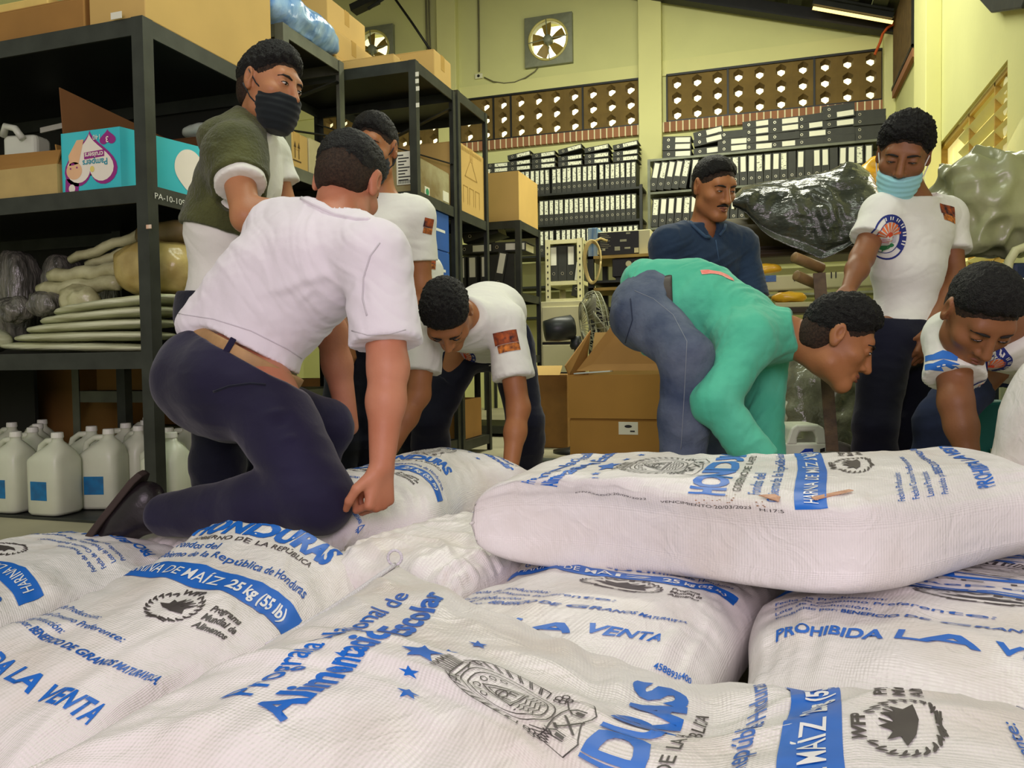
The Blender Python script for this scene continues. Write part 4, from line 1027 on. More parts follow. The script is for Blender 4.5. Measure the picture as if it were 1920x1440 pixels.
# coil of cream cable
c = ony(1112, 492, 5.42); mb = MB()
for k in range(3): mb.tube([c+np.array([(.085+.008*k)*math.cos(an)*.6, -.015*k+.02*math.sin(an*2), (.135+.007*k)*math.sin(an)]) for an in np.linspace(0, 2*math.pi, 40)], .006, 8)
mb.tube([c+[0, 0, .14], c+[.05, .02, .165], c+[.09, .05, .15]], .008, 8)
tag(mb.build('cable_coil', mat('cream_cable', (196, 176, 112), rough=.5), origin=c, smooth=True), 'coil of cream cable hanging on the equipment stand', 'cable')
a, b = ony(1108, 455, 5.6), ony(1120, 435, 5.6); mb = MB(); mb.box(a[0], b[0]+.02, 5.5, 5.75, ze, ze+.20)
tag(mb.build('blue_folder', mat('blue_folder', (84, 122, 160), rough=.6, rgb2=(170, 190, 190), vscale=8, stretch=(6, 1, .3)), origin=(a[0], 5.5, ze), bevel=.004), 'blue and pale folders standing left of the amplifier', 'folder')
# black cabinet with vents below
a, b = ony(1120, 640, 5.42), ony(1215, 545, 5.42); t = thing('tape_deck', 'black electronic deck on the lower shelf of the stand', 'electronic unit', (a[0]+.1, 5.5, zs_[0]))
mb = MB(); mb.box(sx0+.05, sx1-.02, 5.48, 5.9, zs_[0]+.002, zs_[1]-.03); mb.build('deck_body', m_blk, t, bevel=.004)
mb = MB()
for k in range(6): mb.box(sx0+.06, sx0+.20, 5.474, 5.48, zs_[0]+.02+k*.022, zs_[0]+.03+k*.022)
mb.build('vent_slots', m_dark, t)
for (x, z) in ((.10, .04), (.30, .05)): mb = MB(); mb.box(sx0+x, sx0+x+.055, 5.472, 5.4738, zs_[0]+z, zs_[0]+z+.03); mb.build('sticker', m_plain, t)

# pedestal fan turned away
m_fanb = mat('fan_motor_black', (40, 44, 42), rough=.4, var=.2)
c = ony(1080, 612, 4.75)
ax = unit(np.array([.80, .35, .12])); t = thing('pedestal_fan', 'pedestal fan with black motor facing away behind the open cartons', 'fan', (c[0], c[1], 0))
mb = MB(); mb.lathe(c-ax*.10, ax, [(.02, -.10), (.062, -.095), (.075, -.02), (.075, .075), (.055, .09)], 28); mb.build('motor', m_fanb, t, smooth=True)
hub = c+ax*.06; m_guard = mat('fan_guard', (150, 152, 124), rough=.4, metal=.2)
mb = MB(); an0 = np.cross(ax, [0, 0, 1.0]); an0 = unit(an0); bn0 = np.cross(ax, an0)
for k in range(36):
    an = 2*math.pi*k/36; r = an0*math.cos(an)+bn0*math.sin(an); mb.tube([hub-ax*.03+r*.04, hub-ax*.01+r*.13, hub+ax*.04+r*.195, hub+ax*.07+r*.20, hub+ax*.10+r*.19, hub+ax*.13+r*.12, hub+ax*.135+r*.03], .0018, 5)
for rr, h in ((.20, .07), (.14, -.008), (.19, .10)): mb.tube([hub+ax*h+(an0*math.cos(q)+bn0*math.sin(q))*rr for q in np.linspace(0, 2*math.pi, 40)], .004, 6)
mb.build('wire_guard', m_guard, t, smooth=True)
for k in range(3):
    an = 2*math.pi*k/3; mb = MB(); vs = []
    for rr, hw, tw in ((.03, .02, .0), (.09, .06, .02), (.15, .075, .03), (.18, .05, .03)):
        r = an0*math.cos(an)+bn0*math.sin(an); tg = -an0*math.sin(an)+bn0*math.cos(an)
        vs += [hub+ax*(.06-tw)+r*rr-tg*hw, hub+ax*(.06+tw)+r*rr+tg*hw]
    mb.add(vs, [(0, 1, 3, 2), (2, 3, 5, 4), (4, 5, 7, 6)]); mb.build('blade', mat('fan_blade_grey', (150, 150, 128), rough=.4), t, solid=.003, smooth=True)
mb = MB(); mb.lathe(c+[0, 0, -.09], (0, 0, 1), [(.03, -.05), (.04, -.03), (.03, .03)], 16); mb.build('pivot', m_fanb, t, smooth=True)
mb = MB(); mb.tube([(c[0], c[1], .02), (c[0], c[1], c[2]-.11)], .014, 12); mb.build('pole', m_guard, t, smooth=True)
mb = MB(); mb.lathe((c[0], c[1], 0), (0, 0, 1), [(.15, 0), (.15, .015), (.06, .03), (.02, .05)], 28); mb.build('base', m_fanb, t, smooth=True)

# cartons on the floor of the aisle
p0, p1 = onz(1067, 872, 0), onz(1240, 872, 0)
bx0, bx1, by = p0[0], -.52, 4.22
zc = ony(1070, 703, by)[2]; zm = ony(1070, 785, by)[2]
t = carton('large brown carton with white label at the end of the aisle', bx0, bx1, by, by+.32, 0.001, zm, mat('aisle_board', (172, 128, 58), rough=.8, var=.14, vscale=3), tape=False)
p = ony(1178, 803, by-.001); mb = MB(); mb.obox(p, (1, 0, 0), (0, 1, 0), (0, 0, 1), .052, .001, .034); mb.build('shipping_label', m_plain, t)
fl = Flat(); fl.ell(.0, .01, .02, .008); fl.poly([(.01, -.02), (.035, -.02), (.035, -.012), (.01, -.012)]); lay_flat('label_print', fl, mat('black_ink', (40, 40, 40)), t, p-[0, .001, 0], (1, 0, 0), (0, 0, 1), .001)
t = carton('open brown carton stacked on the labelled one, flaps up', bx0-.005, bx1+.005, by-.008, by+.40, zm+.003, zc, mat('aisle_board', (172, 128, 58)), open_top=True)
mb = MB(); a = np.array([bx0-.005, by, zc]); b = np.array([bx1, by+.40, zc])
mb.hexa([(bx0-.005, by, zc), (bx0+.001, by, zc), (bx0+.001, by+.40, zc), (bx0-.005, by+.40, zc), (bx0-.02, by-.02, zc+.05), (bx0-.014, by-.02, zc+.05), (bx0+.05, by+.34, zc+.25), (bx0+.044, by+.34, zc+.25)]); mb.build('flap', m_kraft2, t)
mb = MB(); mb.hexa([(bx0+.03, by+.05, zc+.02), (bx1, by+.05, zc+.02), (bx1, by+.056, zc+.02), (bx0+.03, by+.056, zc+.02), (bx0+.20, by+.16, zc+.26), (bx1+.06, by+.20, zc+.26), (bx1+.06, by+.206, zc+.26), (bx0+.20, by+.166, zc+.26)]); mb.build('flap', m_kraft2, t)
mb = MB(); mb.hexa([(bx0+.02, by+.39, zc-.02), (bx1, by+.39, zc-.02), (bx1, by+.396, zc-.02), (bx0+.02, by+.396, zc-.02), (bx0+.06, by+.40, zc+.24), (bx1+.02, by+.44, zc+.24), (bx1+.02, by+.446, zc+.24), (bx0+.06, by+.406, zc+.24)]); mb.build('flap', m_kraft, t)
mb = MB(); mb.obox((bx0+.13, by+.03, zc+.013), unit((1, 0, .06)), (0, 1, 0), (0, 0, 1), .10, .045, .003)
tag(mb.build('document', mat('pale_blue_paper', (196, 206, 200), rough=.6), origin=(bx0+.13, by+.02, zc)), 'pale papers sticking out of the open aisle carton', 'paper')
q0 = onz(1012, 828, 0)
zq_ = ony(1030, 703, 5.0)[2]
t = carton('dark brown taped carton left of the aisle cartons', ony(985, 760, 4.95)[0], ony(1064, 760, 4.95)[0], 4.95, 5.35, .001, zq_, mat('aisle_board_dark', (138, 100, 46), rough=.8, var=.16), tape=True)
mb = MB(); xa, xb = ony(985, 760, 4.95)[0], ony(1050, 760, 4.95)[0]; mb.hexa([(xa, 4.95, zq_), (xb, 4.95, zq_), (xb, 4.956, zq_), (xa, 4.956, zq_), (xa, 5.02, zq_+.06), (xb, 5.02, zq_+.06), (xb, 5.026, zq_+.06), (xa, 5.026, zq_+.06)]); mb.build('flap', m_kraft, t)
mb = MB(); p = onz(1040, 862, .02)-[.06, .12, 0]; mb.tube([p+[-.08, .05, 0], p+[-.02, .0, .005], p+[.04, .02, 0], p+[.10, -.03, 0], p+[.18, 0, 0]], [.02, .028, .022, .03, .02], 10)
tag(mb.build('cloth_scrap', mat('grey_cloth', (84, 88, 78), rough=.9), origin=p, smooth=True), 'grey rag lying on the floor before the brown cartons', 'rag')
# ------------------------------------------------------------------ printed flour sacks
def sack_mat(name, rgb=(226, 222, 219), rgb2=(212, 204, 196)):
    m = bpy.data.materials.new(name); m.use_nodes = True; nt = m.node_tree; N = nt.nodes; Lk = nt.links
    b = N['Principled BSDF']; b.inputs['Roughness'].default_value = .36; b.inputs['Specular IOR Level'].default_value = .45
    b.inputs['Sheen Weight'].default_value = .1
    uv = N.new('ShaderNodeUVMap'); sp = N.new('ShaderNodeSeparateXYZ'); Lk.new(uv.outputs[0], sp.inputs[0])
    def M(op, a, bb):
        n = N.new('ShaderNodeMath'); n.operation = op
        for i, x in enumerate((a, bb)):
            if x is None: continue
            if isinstance(x, (int, float)): n.inputs[i].default_value = x
            else: Lk.new(x, n.inputs[i])
        return n.outputs[0]
    k = 2*math.pi/.0085
    su = M('SINE', M('MULTIPLY', M('ADD', sp.outputs[0], sp.outputs[1]), k), None); sv = M('SINE', M('MULTIPLY', M('SUBTRACT', sp.outputs[0], sp.outputs[1]), k), None)
    weave = M('MULTIPLY', su, sv)
    tc = N.new('ShaderNodeTexCoord')
    nz = N.new('ShaderNodeTexNoise'); nz.inputs['Scale'].default_value = 9; nz.inputs['Detail'].default_value = 5; Lk.new(tc.outputs['Object'], nz.inputs['Vector'])
    patch = N.new('ShaderNodeTexNoise'); patch.inputs['Scale'].default_value = 3.5; Lk.new(tc.outputs['Object'], patch.inputs['Vector'])
    amp = M('MULTIPLY', weave, patch.outputs['Fac'])
    cr = N.new('ShaderNodeTexNoise'); cr.inputs['Scale'].default_value = 17; cr.inputs['Detail'].default_value = 3; cr.inputs['Distortion'].default_value = 1.2; Lk.new(tc.outputs['Object'], cr.inputs['Vector'])
    ridge = M('ABSOLUTE', M('SUBTRACT', cr.outputs['Fac'], .5), None)
    h = M('ADD', M('ADD', M('MULTIPLY', amp, .0007), M('MULTIPLY', nz.outputs['Fac'], .012)), M('MULTIPLY', ridge, -.006))
    bp = N.new('ShaderNodeBump'); bp.inputs['Strength'].default_value = .75; bp.inputs['Distance'].default_value = 1.0
    Lk.new(h, bp.inputs['Height']); Lk.new(bp.outputs['Normal'], b.inputs['Normal'])
    st = N.new('ShaderNodeTexNoise'); st.inputs['Scale'].default_value = 4.5; st.inputs['Detail'].default_value = 7; Lk.new(tc.outputs['Object'], st.inputs['Vector'])
    rp = N.new('ShaderNodeValToRGB'); e = rp.color_ramp.elements; e[0].position = .30; e[0].color = (*lin(rgb2), 1); e[1].position = .52; e[1].color = (*lin(rgb), 1)
    Lk.new(st.outputs['Fac'], rp.inputs['Fac'])
    d1 = N.new('ShaderNodeTexNoise'); d1.inputs['Scale'].default_value = 2.6; d1.inputs['Detail'].default_value = 8; d1.inputs['Roughness'].default_value = .7; Lk.new(tc.outputs['Object'], d1.inputs['Vector'])
    dr = N.new('ShaderNodeMapRange'); dr.inputs['From Min'].default_value = .62; dr.inputs['From Max'].default_value = .76; dr.inputs['To Max'].default_value = .55; Lk.new(d1.outputs['Fac'], dr.inputs['Value'])
    mx = N.new('ShaderNodeMix'); mx.data_type = 'RGBA'; Lk.new(dr.outputs[0], mx.inputs['Factor']); Lk.new(rp.outputs['Color'], mx.inputs[6]); mx.inputs[7].default_value = (*lin((188, 160, 122)), 1)
    Lk.new(mx.outputs[2], b.inputs['Base Color'])
    return m
m_sack = sack_mat('woven_sack')
m_pb = mat('blue_print', (24, 104, 200), rough=.4, var=.08, vscale=30)
m_pbd = mat('blue_print_fine', (30, 92, 178), rough=.4, var=.05)
m_pk = mat('grey_print', (72, 66, 66), rough=.45, var=.1, vscale=30)
m_pw = mat('band_lettering', (232, 232, 232), rough=.4, var=.03)
m_stain = mat('dust_stain', (190, 168, 134), rough=.7, var=.2, vscale=40)
SL, SW = .98, .56
def crest_strokes(fl, cx, cy, s, w=.0014):
    """Coat of arms drawn as line work; centre (cx, cy), height s, y up."""
    P = lambda x, y: (cx+x*s, cy+y*s)
    ell = lambda rx, ry, x0=0, y0=0, a0=0, a1=2*math.pi, n=32: [P(x0+rx*math.cos(a0+(a1-a0)*k/n), y0+ry*math.sin(a0+(a1-a0)*k/n)) for k in range(n+1)]
    fl.stroke(ell(.20, .25, 0, .02), w); fl.stroke(ell(.245, .295, 0, .02), w)
    for an in (.5, .9, 1.3, 1.75, 2.2, 2.6): fl.stroke(ell(.02, .022, .222*math.cos(an)*.72, .02+.272*math.sin(an)*.72, n=8), w*.8)
    fl.stroke([P(-.13, -.06), P(0, .19), P(.13, -.06)], w, True); fl.stroke([P(-.10, -.045), P(0, .15), P(.10, -.045)], w*.7, True)
    fl.stroke(ell(.035, .035, 0, .06, n=14), w); fl.stroke(ell(.06, .05, 0, .02, 0, math.pi, n=12), w); fl.stroke([P(-.06, -.02), P(-.06, .03), P(-.03, .03), P(-.03, -.02)], w); fl.stroke([P(.06, -.02), P(.06, .03), P(.03, .03), P(.03, -.02)], w)
    for k in range(4): fl.stroke([P(-.15+.02*k, -.09-.03*k), P(-.08, -.10-.03*k), P(-.04, -.085-.03*k), P(0, -.10-.03*k), P(.04, -.085-.03*k), P(.08, -.10-.03*k), P(.15-.02*k, -.09-.03*k)], w*.8)
    # quiver of arrows above
    fl.stroke([P(-.10, .335), P(.10, .335), P(.10, .37), P(-.10, .37)], w, True)
    for k in range(6):
        x = -.075+.03*k; d = (k-2.5)*.018
        fl.stroke([P(x, .37), P(x+d, .49), P(x+d-.014, .46)], w*.9); fl.stroke([P(x+.018, .37), P(x+d+.018, .49), P(x+d+.018+.012, .455)], w*.9)
    # scrolls and cornucopias at both sides
    for sx in (-1, 1):
        fl.stroke([P(sx*x, y) for x, y in ((.05, .32), (.16, .35), (.23, .33), (.22, .29), (.17, .30), (.19, .33))], w)
        for k in range(8):
            an = 1.05-k*.20; r0, r1 = .29, .37
            a, b = (r0*math.cos(an)*sx, r0*math.sin(an)*1.12+.02), (r1*math.cos(an+.12)*sx, r1*math.sin(an+.12)*1.08+.02)
            c = (r1*math.cos(an-.05)*sx, r1*math.sin(an-.05)*1.08+.02); d = (r0*math.cos(an-.15)*sx, r0*math.sin(an-.15)*1.12+.02)
            fl.stroke([P(*a), P(*b), P(*c), P(*d)], w)
        for k in range(5): fl.stroke(ell(.022+.004*(k % 2), .022, sx*(.27+.035*(k % 3)), -.20-.035*(k//2), n=9), w)
    # ground with trees, lodges and tools below
    fl.stroke([P(x, y) for x, y in ((-.36, -.44), (-.30, -.27), (-.18, -.31), (0, -.29), (.18, -.31), (.30, -.26), (.36, -.40), (.22, -.47), (.05, -.44), (-.12, -.49), (-.26, -.47))], w, True)
    for x in (-.16, .17): 
        fl.stroke([P(x-.05, -.41), P(x-.05, -.35), P(x, -.32), P(x+.05, -.35), P(x+.05, -.41)], w*1.4); fl.poly([P(x-.028, -.41), P(x-.028, -.36), P(x+.028, -.36), P(x+.028, -.41)])
    fl.stroke([P(-.05, -.44), P(.06, -.33)], w*1.6); fl.stroke([P(.06, -.45), P(-.06, -.33)], w*1.6); fl.stroke([P(-.08, -.345), P(-.04, -.315)], w*2.4)
    for k in range(5): fl.stroke([P(-.33+.03*k, -.29+.02*k), P(-.30+.03*k, -.34), P(-.27+.03*k, -.29)], w)
    return fl
def wfp_mark(fl, cx, cy, s):
    """Wreath around a hand holding ears of grain."""
    for sx in (-1, 1):
        for k in range(9):
            an = -1.35+k*.29; x, y = cx+sx*s*.5*math.cos(an), cy+s*.42*math.sin(an)
            fl.ell(x, y, s*.075, s*.024, 8, rot=(an+1.1) if sx > 0 else math.pi-(an+1.1))
            fl.ell(x-sx*s*.06, y-s*.015, s*.06, s*.02, 8, rot=(an+.4) if sx > 0 else math.pi-(an+.4))
    P = lambda x, y: (cx+x*s, cy+y*s)
    fl.poly([P(-.30, -.02), P(-.12, .02), P(-.16, .18), P(-.04, .10), P(.02, .26), P(.06, .08), P(.20, .20), P(.16, .06), P(.32, .10), P(.20, -.04), P(.26, -.16), P(.06, -.20), P(-.12, -.14)])
    for k in range(4): fl.stroke([P(.0+.05*k, .0), P(.10+.08*k, .24-.03*k)], s*.025)
    fl.stroke([P(-.16, -.40), P(.16, -.46)], s*.03); fl.stroke([P(.16, -.40), P(-.16, -.46)], s*.03)
    return fl
Y = lambda s: -(s-.5)*SL             # fraction down the sack -> page coordinate
def print_sheets():
    blue = Flat(); fine = Flat(); black = Flat(); white = Flat()
    blue.text('Programa Nacional de', 0, Y(.130), width=.355, bold=.012); blue.text('Alimentación Escolar', 0, Y(.178), width=.40, bold=.03)
    for x, s, r in ((0, .222, .022), (-.062, .228, .011), (.062, .228, .011), (-.118, .243, .011), (.118, .243, .011)): blue.star(x, Y(s), r)
    crest_strokes(black, 0, Y(.322), .165)
    blue.text('HONDURAS', 0, Y(.462), width=.36, cap=.052, bold=.05)
    black.text('GOBIERNO DE LA REPÚBLICA', 0, Y(.487), width=.30, cap=.013, bold=.01)
    fine.text('Fondos del', -.16, Y(.517), width=.115, bold=.01, align='L'); fine.text('Gobierno de la República de Honduras', 0, Y(.545), width=.40, bold=.01)
    b0, b1 = Y(.618), Y(.568)
    blue.poly([(-.225, b0), (.225, b0), (.225, b1), (-.225, b1)])
    white.text('HARINA DE MAÍZ', -.20, b0+.013, width=.215, cap=.023, bold=.004, align='L'); white.text('25 kg (55 lb)', .03, b0+.013, width=.165, cap=.023, bold=.03, align='L')
    wfp_mark(black, .0, Y(.668), .075); black.text('WFP', .0, Y(.637), width=.034, bold=.04)
    for k, tx in enumerate(('Programa', 'Mundial de', 'Alimentos')): black.text(tx, .055, Y(.660+.018*k), cap=.0125, bold=.03, align='L', width=(.077, .088, .086)[k])
    for k, (tx, w) in enumerate((('Fecha de Producción:', .15), ('Fecha de Consumo Preferente:', .215), ('Lote de Producción:', .14), ('Producido por:', .10))): fine.text(tx, -.205, Y(.742+.023*k), width=w, cap=.0115, bold=.008, align='L')
    fine.text('BENEFICIO DE GRANOS MATURAVE S.A.', -.10, Y(.811), width=.255, cap=.0125, bold=.03, align='L')
    blue.text('PROHIBIDA LA VENTA', -.205, Y(.883), width=.335, cap=.026, bold=.03, align='L')
    blue.text('4588936400', .139, Y(.945), width=.071, bold=.02, align='L')
    blue.stroke([(.221, Y(.948)), (.233, Y(.928)), (.245, Y(.948))], .003, True); blue.text('PP', .233, Y(.958), width=.016, bold=.03)
    return {'blue_print': (blue.cut(.013), m_pb), 'fine_print': (fine.cut(.013), m_pbd), 'grey_print': (black.cut(.013), m_pk), 'band_lettering': (white.cut(.013), m_pw)}
SHEETS = print_sheets()
def sack(label, c, down, zt, thick=.19, pitch=0.0, roll=0.0, seed=0, bumps=(), clean=(0, 1), printed=True, wr=1.0, extra=None, fill=.88, group='woven flour sacks laid out on the floor', tie=False, stains=False, length=SL*1.08, width=SW*1.08, warp=None, box=1.0, wlim=.16):
    """c: centre (x,y), down: heading (degrees) in which the print's page runs down; zt: height of the top at the middle."""
    nu, nv = 132, 84
    u = np.linspace(-1, 1, nu+1); v = np.linspace(-1, 1, nv+1)
    a = math.radians(down); ds = np.array([math.cos(a), math.sin(a), 0]); dt = np.array([-math.sin(a), math.cos(a), 0])
    up = np.array([0, 0, 1.0])
    ds2 = unit(ds*math.cos(pitch)+up*math.sin(pitch)); n2 = np.cross(ds2, dt); n2 = n2 if n2[2] > 0 else -n2
    dt2 = unit(dt*math.cos(roll)+n2*math.sin(roll)); n3 = np.cross(ds2, dt2); n3 = n3 if n3[2] > 0 else -n3
    C = np.array([c[0], c[1], zt-thick*.5])
    def surf(U, V, top=True):
        th = V*math.pi/2*.985
        cy = np.sign(np.sin(th))*np.abs(np.sin(th))**(.85 if box == 1 else .7); cz = np.clip(np.cos(th), 0, 1)
        hu = thick/2*np.clip(1-np.abs(U)**(4.2/box), 0, 1)**(.55*box)
        wu = width/2*(fill+(.985-fill)*np.abs(U)**9)
        x = U*length/2*(.955+.02*V*V)
        y = wu*cy
        z = (hu*cz**(.62*box if top else .38)+.0035*cz)*(1 if top else -1)
        Q = np.stack([U*6, V*3+seed*3.7, np.full_like(U, seed*1.3+(0 if top else 5))], -1).reshape(-1, 3)
        nz = perlin(Q*[.55, .8, 1]).reshape(U.shape)*.011+perlin(Q*[1.3, 1.7, 1]+3).reshape(U.shape)*.006
        ends = np.abs(U)**5; sides = np.abs(V)**3
        P1 = perlin(np.stack([U*2.0, V*7.5+seed, np.full_like(U, seed+.5)], -1).reshape(-1, 3)).reshape(U.shape)
        P2 = perlin(np.stack([U*13+seed, V*1.6, np.full_like(U, seed+.9)], -1).reshape(-1, 3)).reshape(U.shape)
        rdg = perlin(np.stack([U*4+V*2.2+seed*2, U*1.1-V*3.5, np.full_like(U, seed+2.2)], -1).reshape(-1, 3)).reshape(U.shape)
        fold = perlin(np.stack([U*2.3+V*.7+seed, V*2.9-U*.8+seed*1.7, np.full_like(U, seed+6.1)], -1).reshape(-1, 3)).reshape(U.shape)
        z = z+(nz+(.026*ends*(1-ends)*3*P1+.018*sides*(1-sides)*3.2*P2+.006*(0.5-np.abs(rdg))*(np.abs(U) < .99)+.0032*np.clip(.14-np.abs(fold), 0, 1)/.14)*wr)*np.clip(1.02-np.abs(U)**8, 0, 1)*np.clip(1.05-np.abs(V)**6, 0, 1)*(1 if top else .15)
        for (u0, v0, su, sv, am) in bumps:
            z = z+am*np.exp(-((U-u0)/su)**2-((V-v0)/sv)**2)
        P = C+x[..., None]*ds2-0+y[..., None]*dt2+z[..., None]*n3
        if WC is not None:
            K = np.exp(-((U[..., None]-WU)/.5)**2-((V[..., None]-WV)/.75)**2)
            P = P+np.concatenate([K@WC, np.zeros(K.shape[:-1]+(1,))], -1)
        if extra is not None: P = extra(P, U, V)
        return P
    WC = WU = WV = None
    if warp:
        L = np.array(warp, float); u1, v1 = 2*L[:, 1]-1, L[:, 0]/(SW/2)
        P0 = surf(u1, v1)
        D = np.array([(onz(px, py, z)-p)[:2] for (px, py), z, p in zip(L[:, 2:4], P0[:, 2], P0)])
        nn = np.linalg.norm(D, axis=1)[:, None]; D = D*np.minimum(1, wlim/np.maximum(nn, 1e-9))
        WU, WV = u1.copy(), v1.copy()
        K = np.exp(-((u1[:, None]-WU)/.5)**2-((v1[:, None]-WV)/.75)**2)
        WC = np.linalg.solve(K+np.eye(len(L))*.04, D)
    U, V = np.meshgrid(u, v, indexing='ij')
    top, bot = surf(U, V, True), surf(U, V, False)
    bot[0, :], bot[-1, :], bot[:, 0], bot[:, -1] = top[0, :], top[-1, :], top[:, 0], top[:, -1]
    n = (nu+1)*(nv+1); idx = np.arange(n).reshape(nu+1, nv+1); bidx = idx+n
    rim = np.zeros((nu+1, nv+1), bool); rim[0, :] = rim[-1, :] = True; rim[:, 0] = rim[:, -1] = True
    bidx = np.where(rim, idx, bidx)
    Fq = np.concatenate([np.stack([idx[:-1, :-1], idx[1:, :-1], idx[1:, 1:], idx[:-1, 1:]], -1).reshape(-1, 4), np.stack([bidx[:-1, :-1], bidx[:-1, 1:], bidx[1:, 1:], bidx[1:, :-1]], -1).reshape(-1, 4)])
    allV = np.concatenate([top.reshape(-1, 3), bot.reshape(-1, 3)])
    used = np.unique(Fq); remap = -np.ones(len(allV), int); remap[used] = np.arange(len(used))
    zmin = allV[used][:, 2].min()
    t = thing('flour_sack', label, 'sack', (c[0], c[1], zmin), group)
    body = mesh_np('sack_cloth', allV[used], remap[Fq], m_sack, t)
    uvl = body.data.uv_layers.new(name='UVMap')
    UVs = np.concatenate([np.stack([U*length/2, V*width/2], -1).reshape(-1, 2)]*2)[used]
    li = np.zeros(len(body.data.loops), np.int32); body.data.loops.foreach_get('vertex_index', li)
    uvl.data.foreach_set('uv', UVs[li].astype(np.float32).ravel())
    # lay the print on the top surface
    gx = np.gradient(top, axis=0); gy = np.gradient(top, axis=1); nrm = np.cross(gx, gy); nrm /= np.linalg.norm(nrm, axis=-1)[..., None]+1e-12
    if nrm[nu//2, nv//2, 2] < 0: nrm = -nrm
    def lay(P2, lift):
        # page x = reading direction (t), page y up = against the sack's length
        fu = np.clip((-P2[:, 1]/SL+.5)*nu, 0, nu-1e-4); fv = np.clip((P2[:, 0]/SW+.5)*nv, 0, nv-1e-4)
        i, j = fu.astype(int), fv.astype(int); p, q = (fu-i)[:, None], (fv-j)[:, None]
        B = lambda G: G[i, j]*(1-p)*(1-q)+G[i+1, j]*p*(1-q)+G[i, j+1]*(1-p)*q+G[i+1, j+1]*p*q
        return B(top)+B(nrm)*lift
    if printed:
        for nm, ((PV, PF), m) in SHEETS.items():
            mesh_np(nm, lay(PV, .0022 if nm == 'band_lettering' else .0013), PF, m, t)
    # sewn end seams
    for e in (0, -1):
        pts = top[e, ::4]+np.array([0, 0, .001]); mb = MB(); mb.tube(list(pts), .0028, 6); mb.build('seam', mat('seam_thread', (232, 228, 222), rough=.6, bump=.5, bscale=250), t, smooth=True)
    t['_'] = 0; del t['_']
    return t, lay, surf
FS = 'white woven flour sack '
G2 = 'stacked flour sacks'
S1 = sack(FS+'lying across the two near sacks, top of the heap', (-.042+.02, 1.655), 0.5, .385, thick=.165, seed=1, pitch=.02, box=.46, length=SL*1.03, bumps=((.02, .3, .3, .5, -.006), (-.1, -.9, .25, .3, -.008)), wr=.8, group=G2, warp=[(-.18, .455, 1345, 930), (-.225, .593, 1525, 960), (0, .668, 1600, 872), (-.205, .75, 1705, 935), (-.205, .811, 1775, 935), (-.2, .883, 1865, 905), (0, .15, 1075, 878), (0, .322, 1240, 874), (-.2, .18, 1045, 912)])
S2 = sack(FS+'under the left end of the top sack, HARINA band showing', (-.275, 1.33), -98, .222, thick=.205, seed=2, length=SL, width=SW, fill=.95, box=.72, warp=[(.13, .883, 1240, 1205), (.139, .945, 1220, 1253), (.21, .945, 1297, 1275), (.225, .593, 1393, 1130), (-.2, .593, 985, 1068), (.195, .593, 1330, 1095), (0, .668, 1170, 1100), (-.055, .742, 1030, 1112), (.155, .811, 1285, 1163)])
S3 = sack(FS+'under the right end of the top sack, PROHIBIDA LA VENTA showing', (.30, 1.33), -103, .222, thick=.205, seed=3, length=SL, width=SW*1.08, fill=.97, box=.72, warp=[(-.2, .883, 1540, 1152), (.037, .883, 1845, 1195), (-.205, .742, 1482, 1088), (-.205, .811, 1478, 1110), (-.055, .742, 1672, 1107), (-.1, .811, 1612, 1118), (0, .668, 1850, 1097)])
def fold6(P, U, V):
    q = np.clip(-.17-U, 0, 1)[..., None]; d = unit(np.array([math.cos(math.radians(-111)), math.sin(math.radians(-111)), 0]))
    P = P+d*q*.30; P[..., 2] = P[..., 2]-q[..., 0]**1.15*.42
    P[..., 2] = np.maximum(P[..., 2], .012+.03*(P[..., 2] > .02)*0)
    return P
S6 = sack(FS+'with HONDURAS uppermost in front of the kneeling boy', (-.93, 1.25), -111, .24, thick=.20, pitch=-.16, roll=-.05, seed=6, wr=1.3, extra=fold6, warp=[(.18, .455, 600, 1030), (.2, .545, 553, 1125), (.225, .593, 562, 1190), (0, .593, 400, 1090), (-.04, .668, 285, 1125), (.155, .811, 290, 1275), (.13, .883, 163, 1370), (-.1, .41, 430, 975)])
S4 = sack(FS+'nearest the camera, coat of arms and stars facing up', (-.07, .735), -4, .285, thick=.15, seed=4, wr=1.5, pitch=-.04, bumps=((.0, .45, .10, .30, -.012), (.06, .75, .05, .22, .014), (1.0, .9, .55, .8, -.10)), wlim=.2, warp=[(-.178, .13, 485, 1300), (.178, .13, 760, 1125), (-.2, .178, 490, 1360), (.2, .178, 825, 1112), (0, .222, 765, 1220), (-.118, .243, 800, 1300), (.118, .243, 925, 1217), (0, .322, 960, 1300), (0, .4, 1080, 1385), (.18, .45, 1250, 1350), (.2, .593, 1520, 1300), (0, .668, 1690, 1360), (.265, .02, 755, 1060), (.255, .3, 1000, 1175), (.25, .62, 1560, 1310), (.25, .80, 1880, 1395), (.25, .95, 2150, 1480)])
S12 = sack(FS+'plain side up between the HONDURAS sack and the nearest sack', (-.63, 1.53), -104, .235, thick=.20, seed=12, printed=False, length=.52, width=.36, fill=.94, box=.7, wr=1.6)
S7 = sack(FS+'at the far left with a blue band, print upside down', (-1.62, 1.12), 80, .168, thick=.15, seed=7, warp=[(-.225, .593, 58, 1130), (-.205, .742, 182, 1066), (-.205, .811, 235, 1058), (-.2, .883, 262, 1008), (-.05, .742, 100, 1005)])
S8 = sack(FS+'beside the fist of the kneeling boy, print facing away', (-1.06, 2.12), 250, .30, thick=.28, seed=8, wr=.8, length=SL, width=SW, warp=[(.225, .593, 828, 943), (0, .593, 745, 878), (.18, .455, 835, 890), (0, .668, 698, 888), (.1, .68, 762, 892), (.10, .883, 672, 928)])
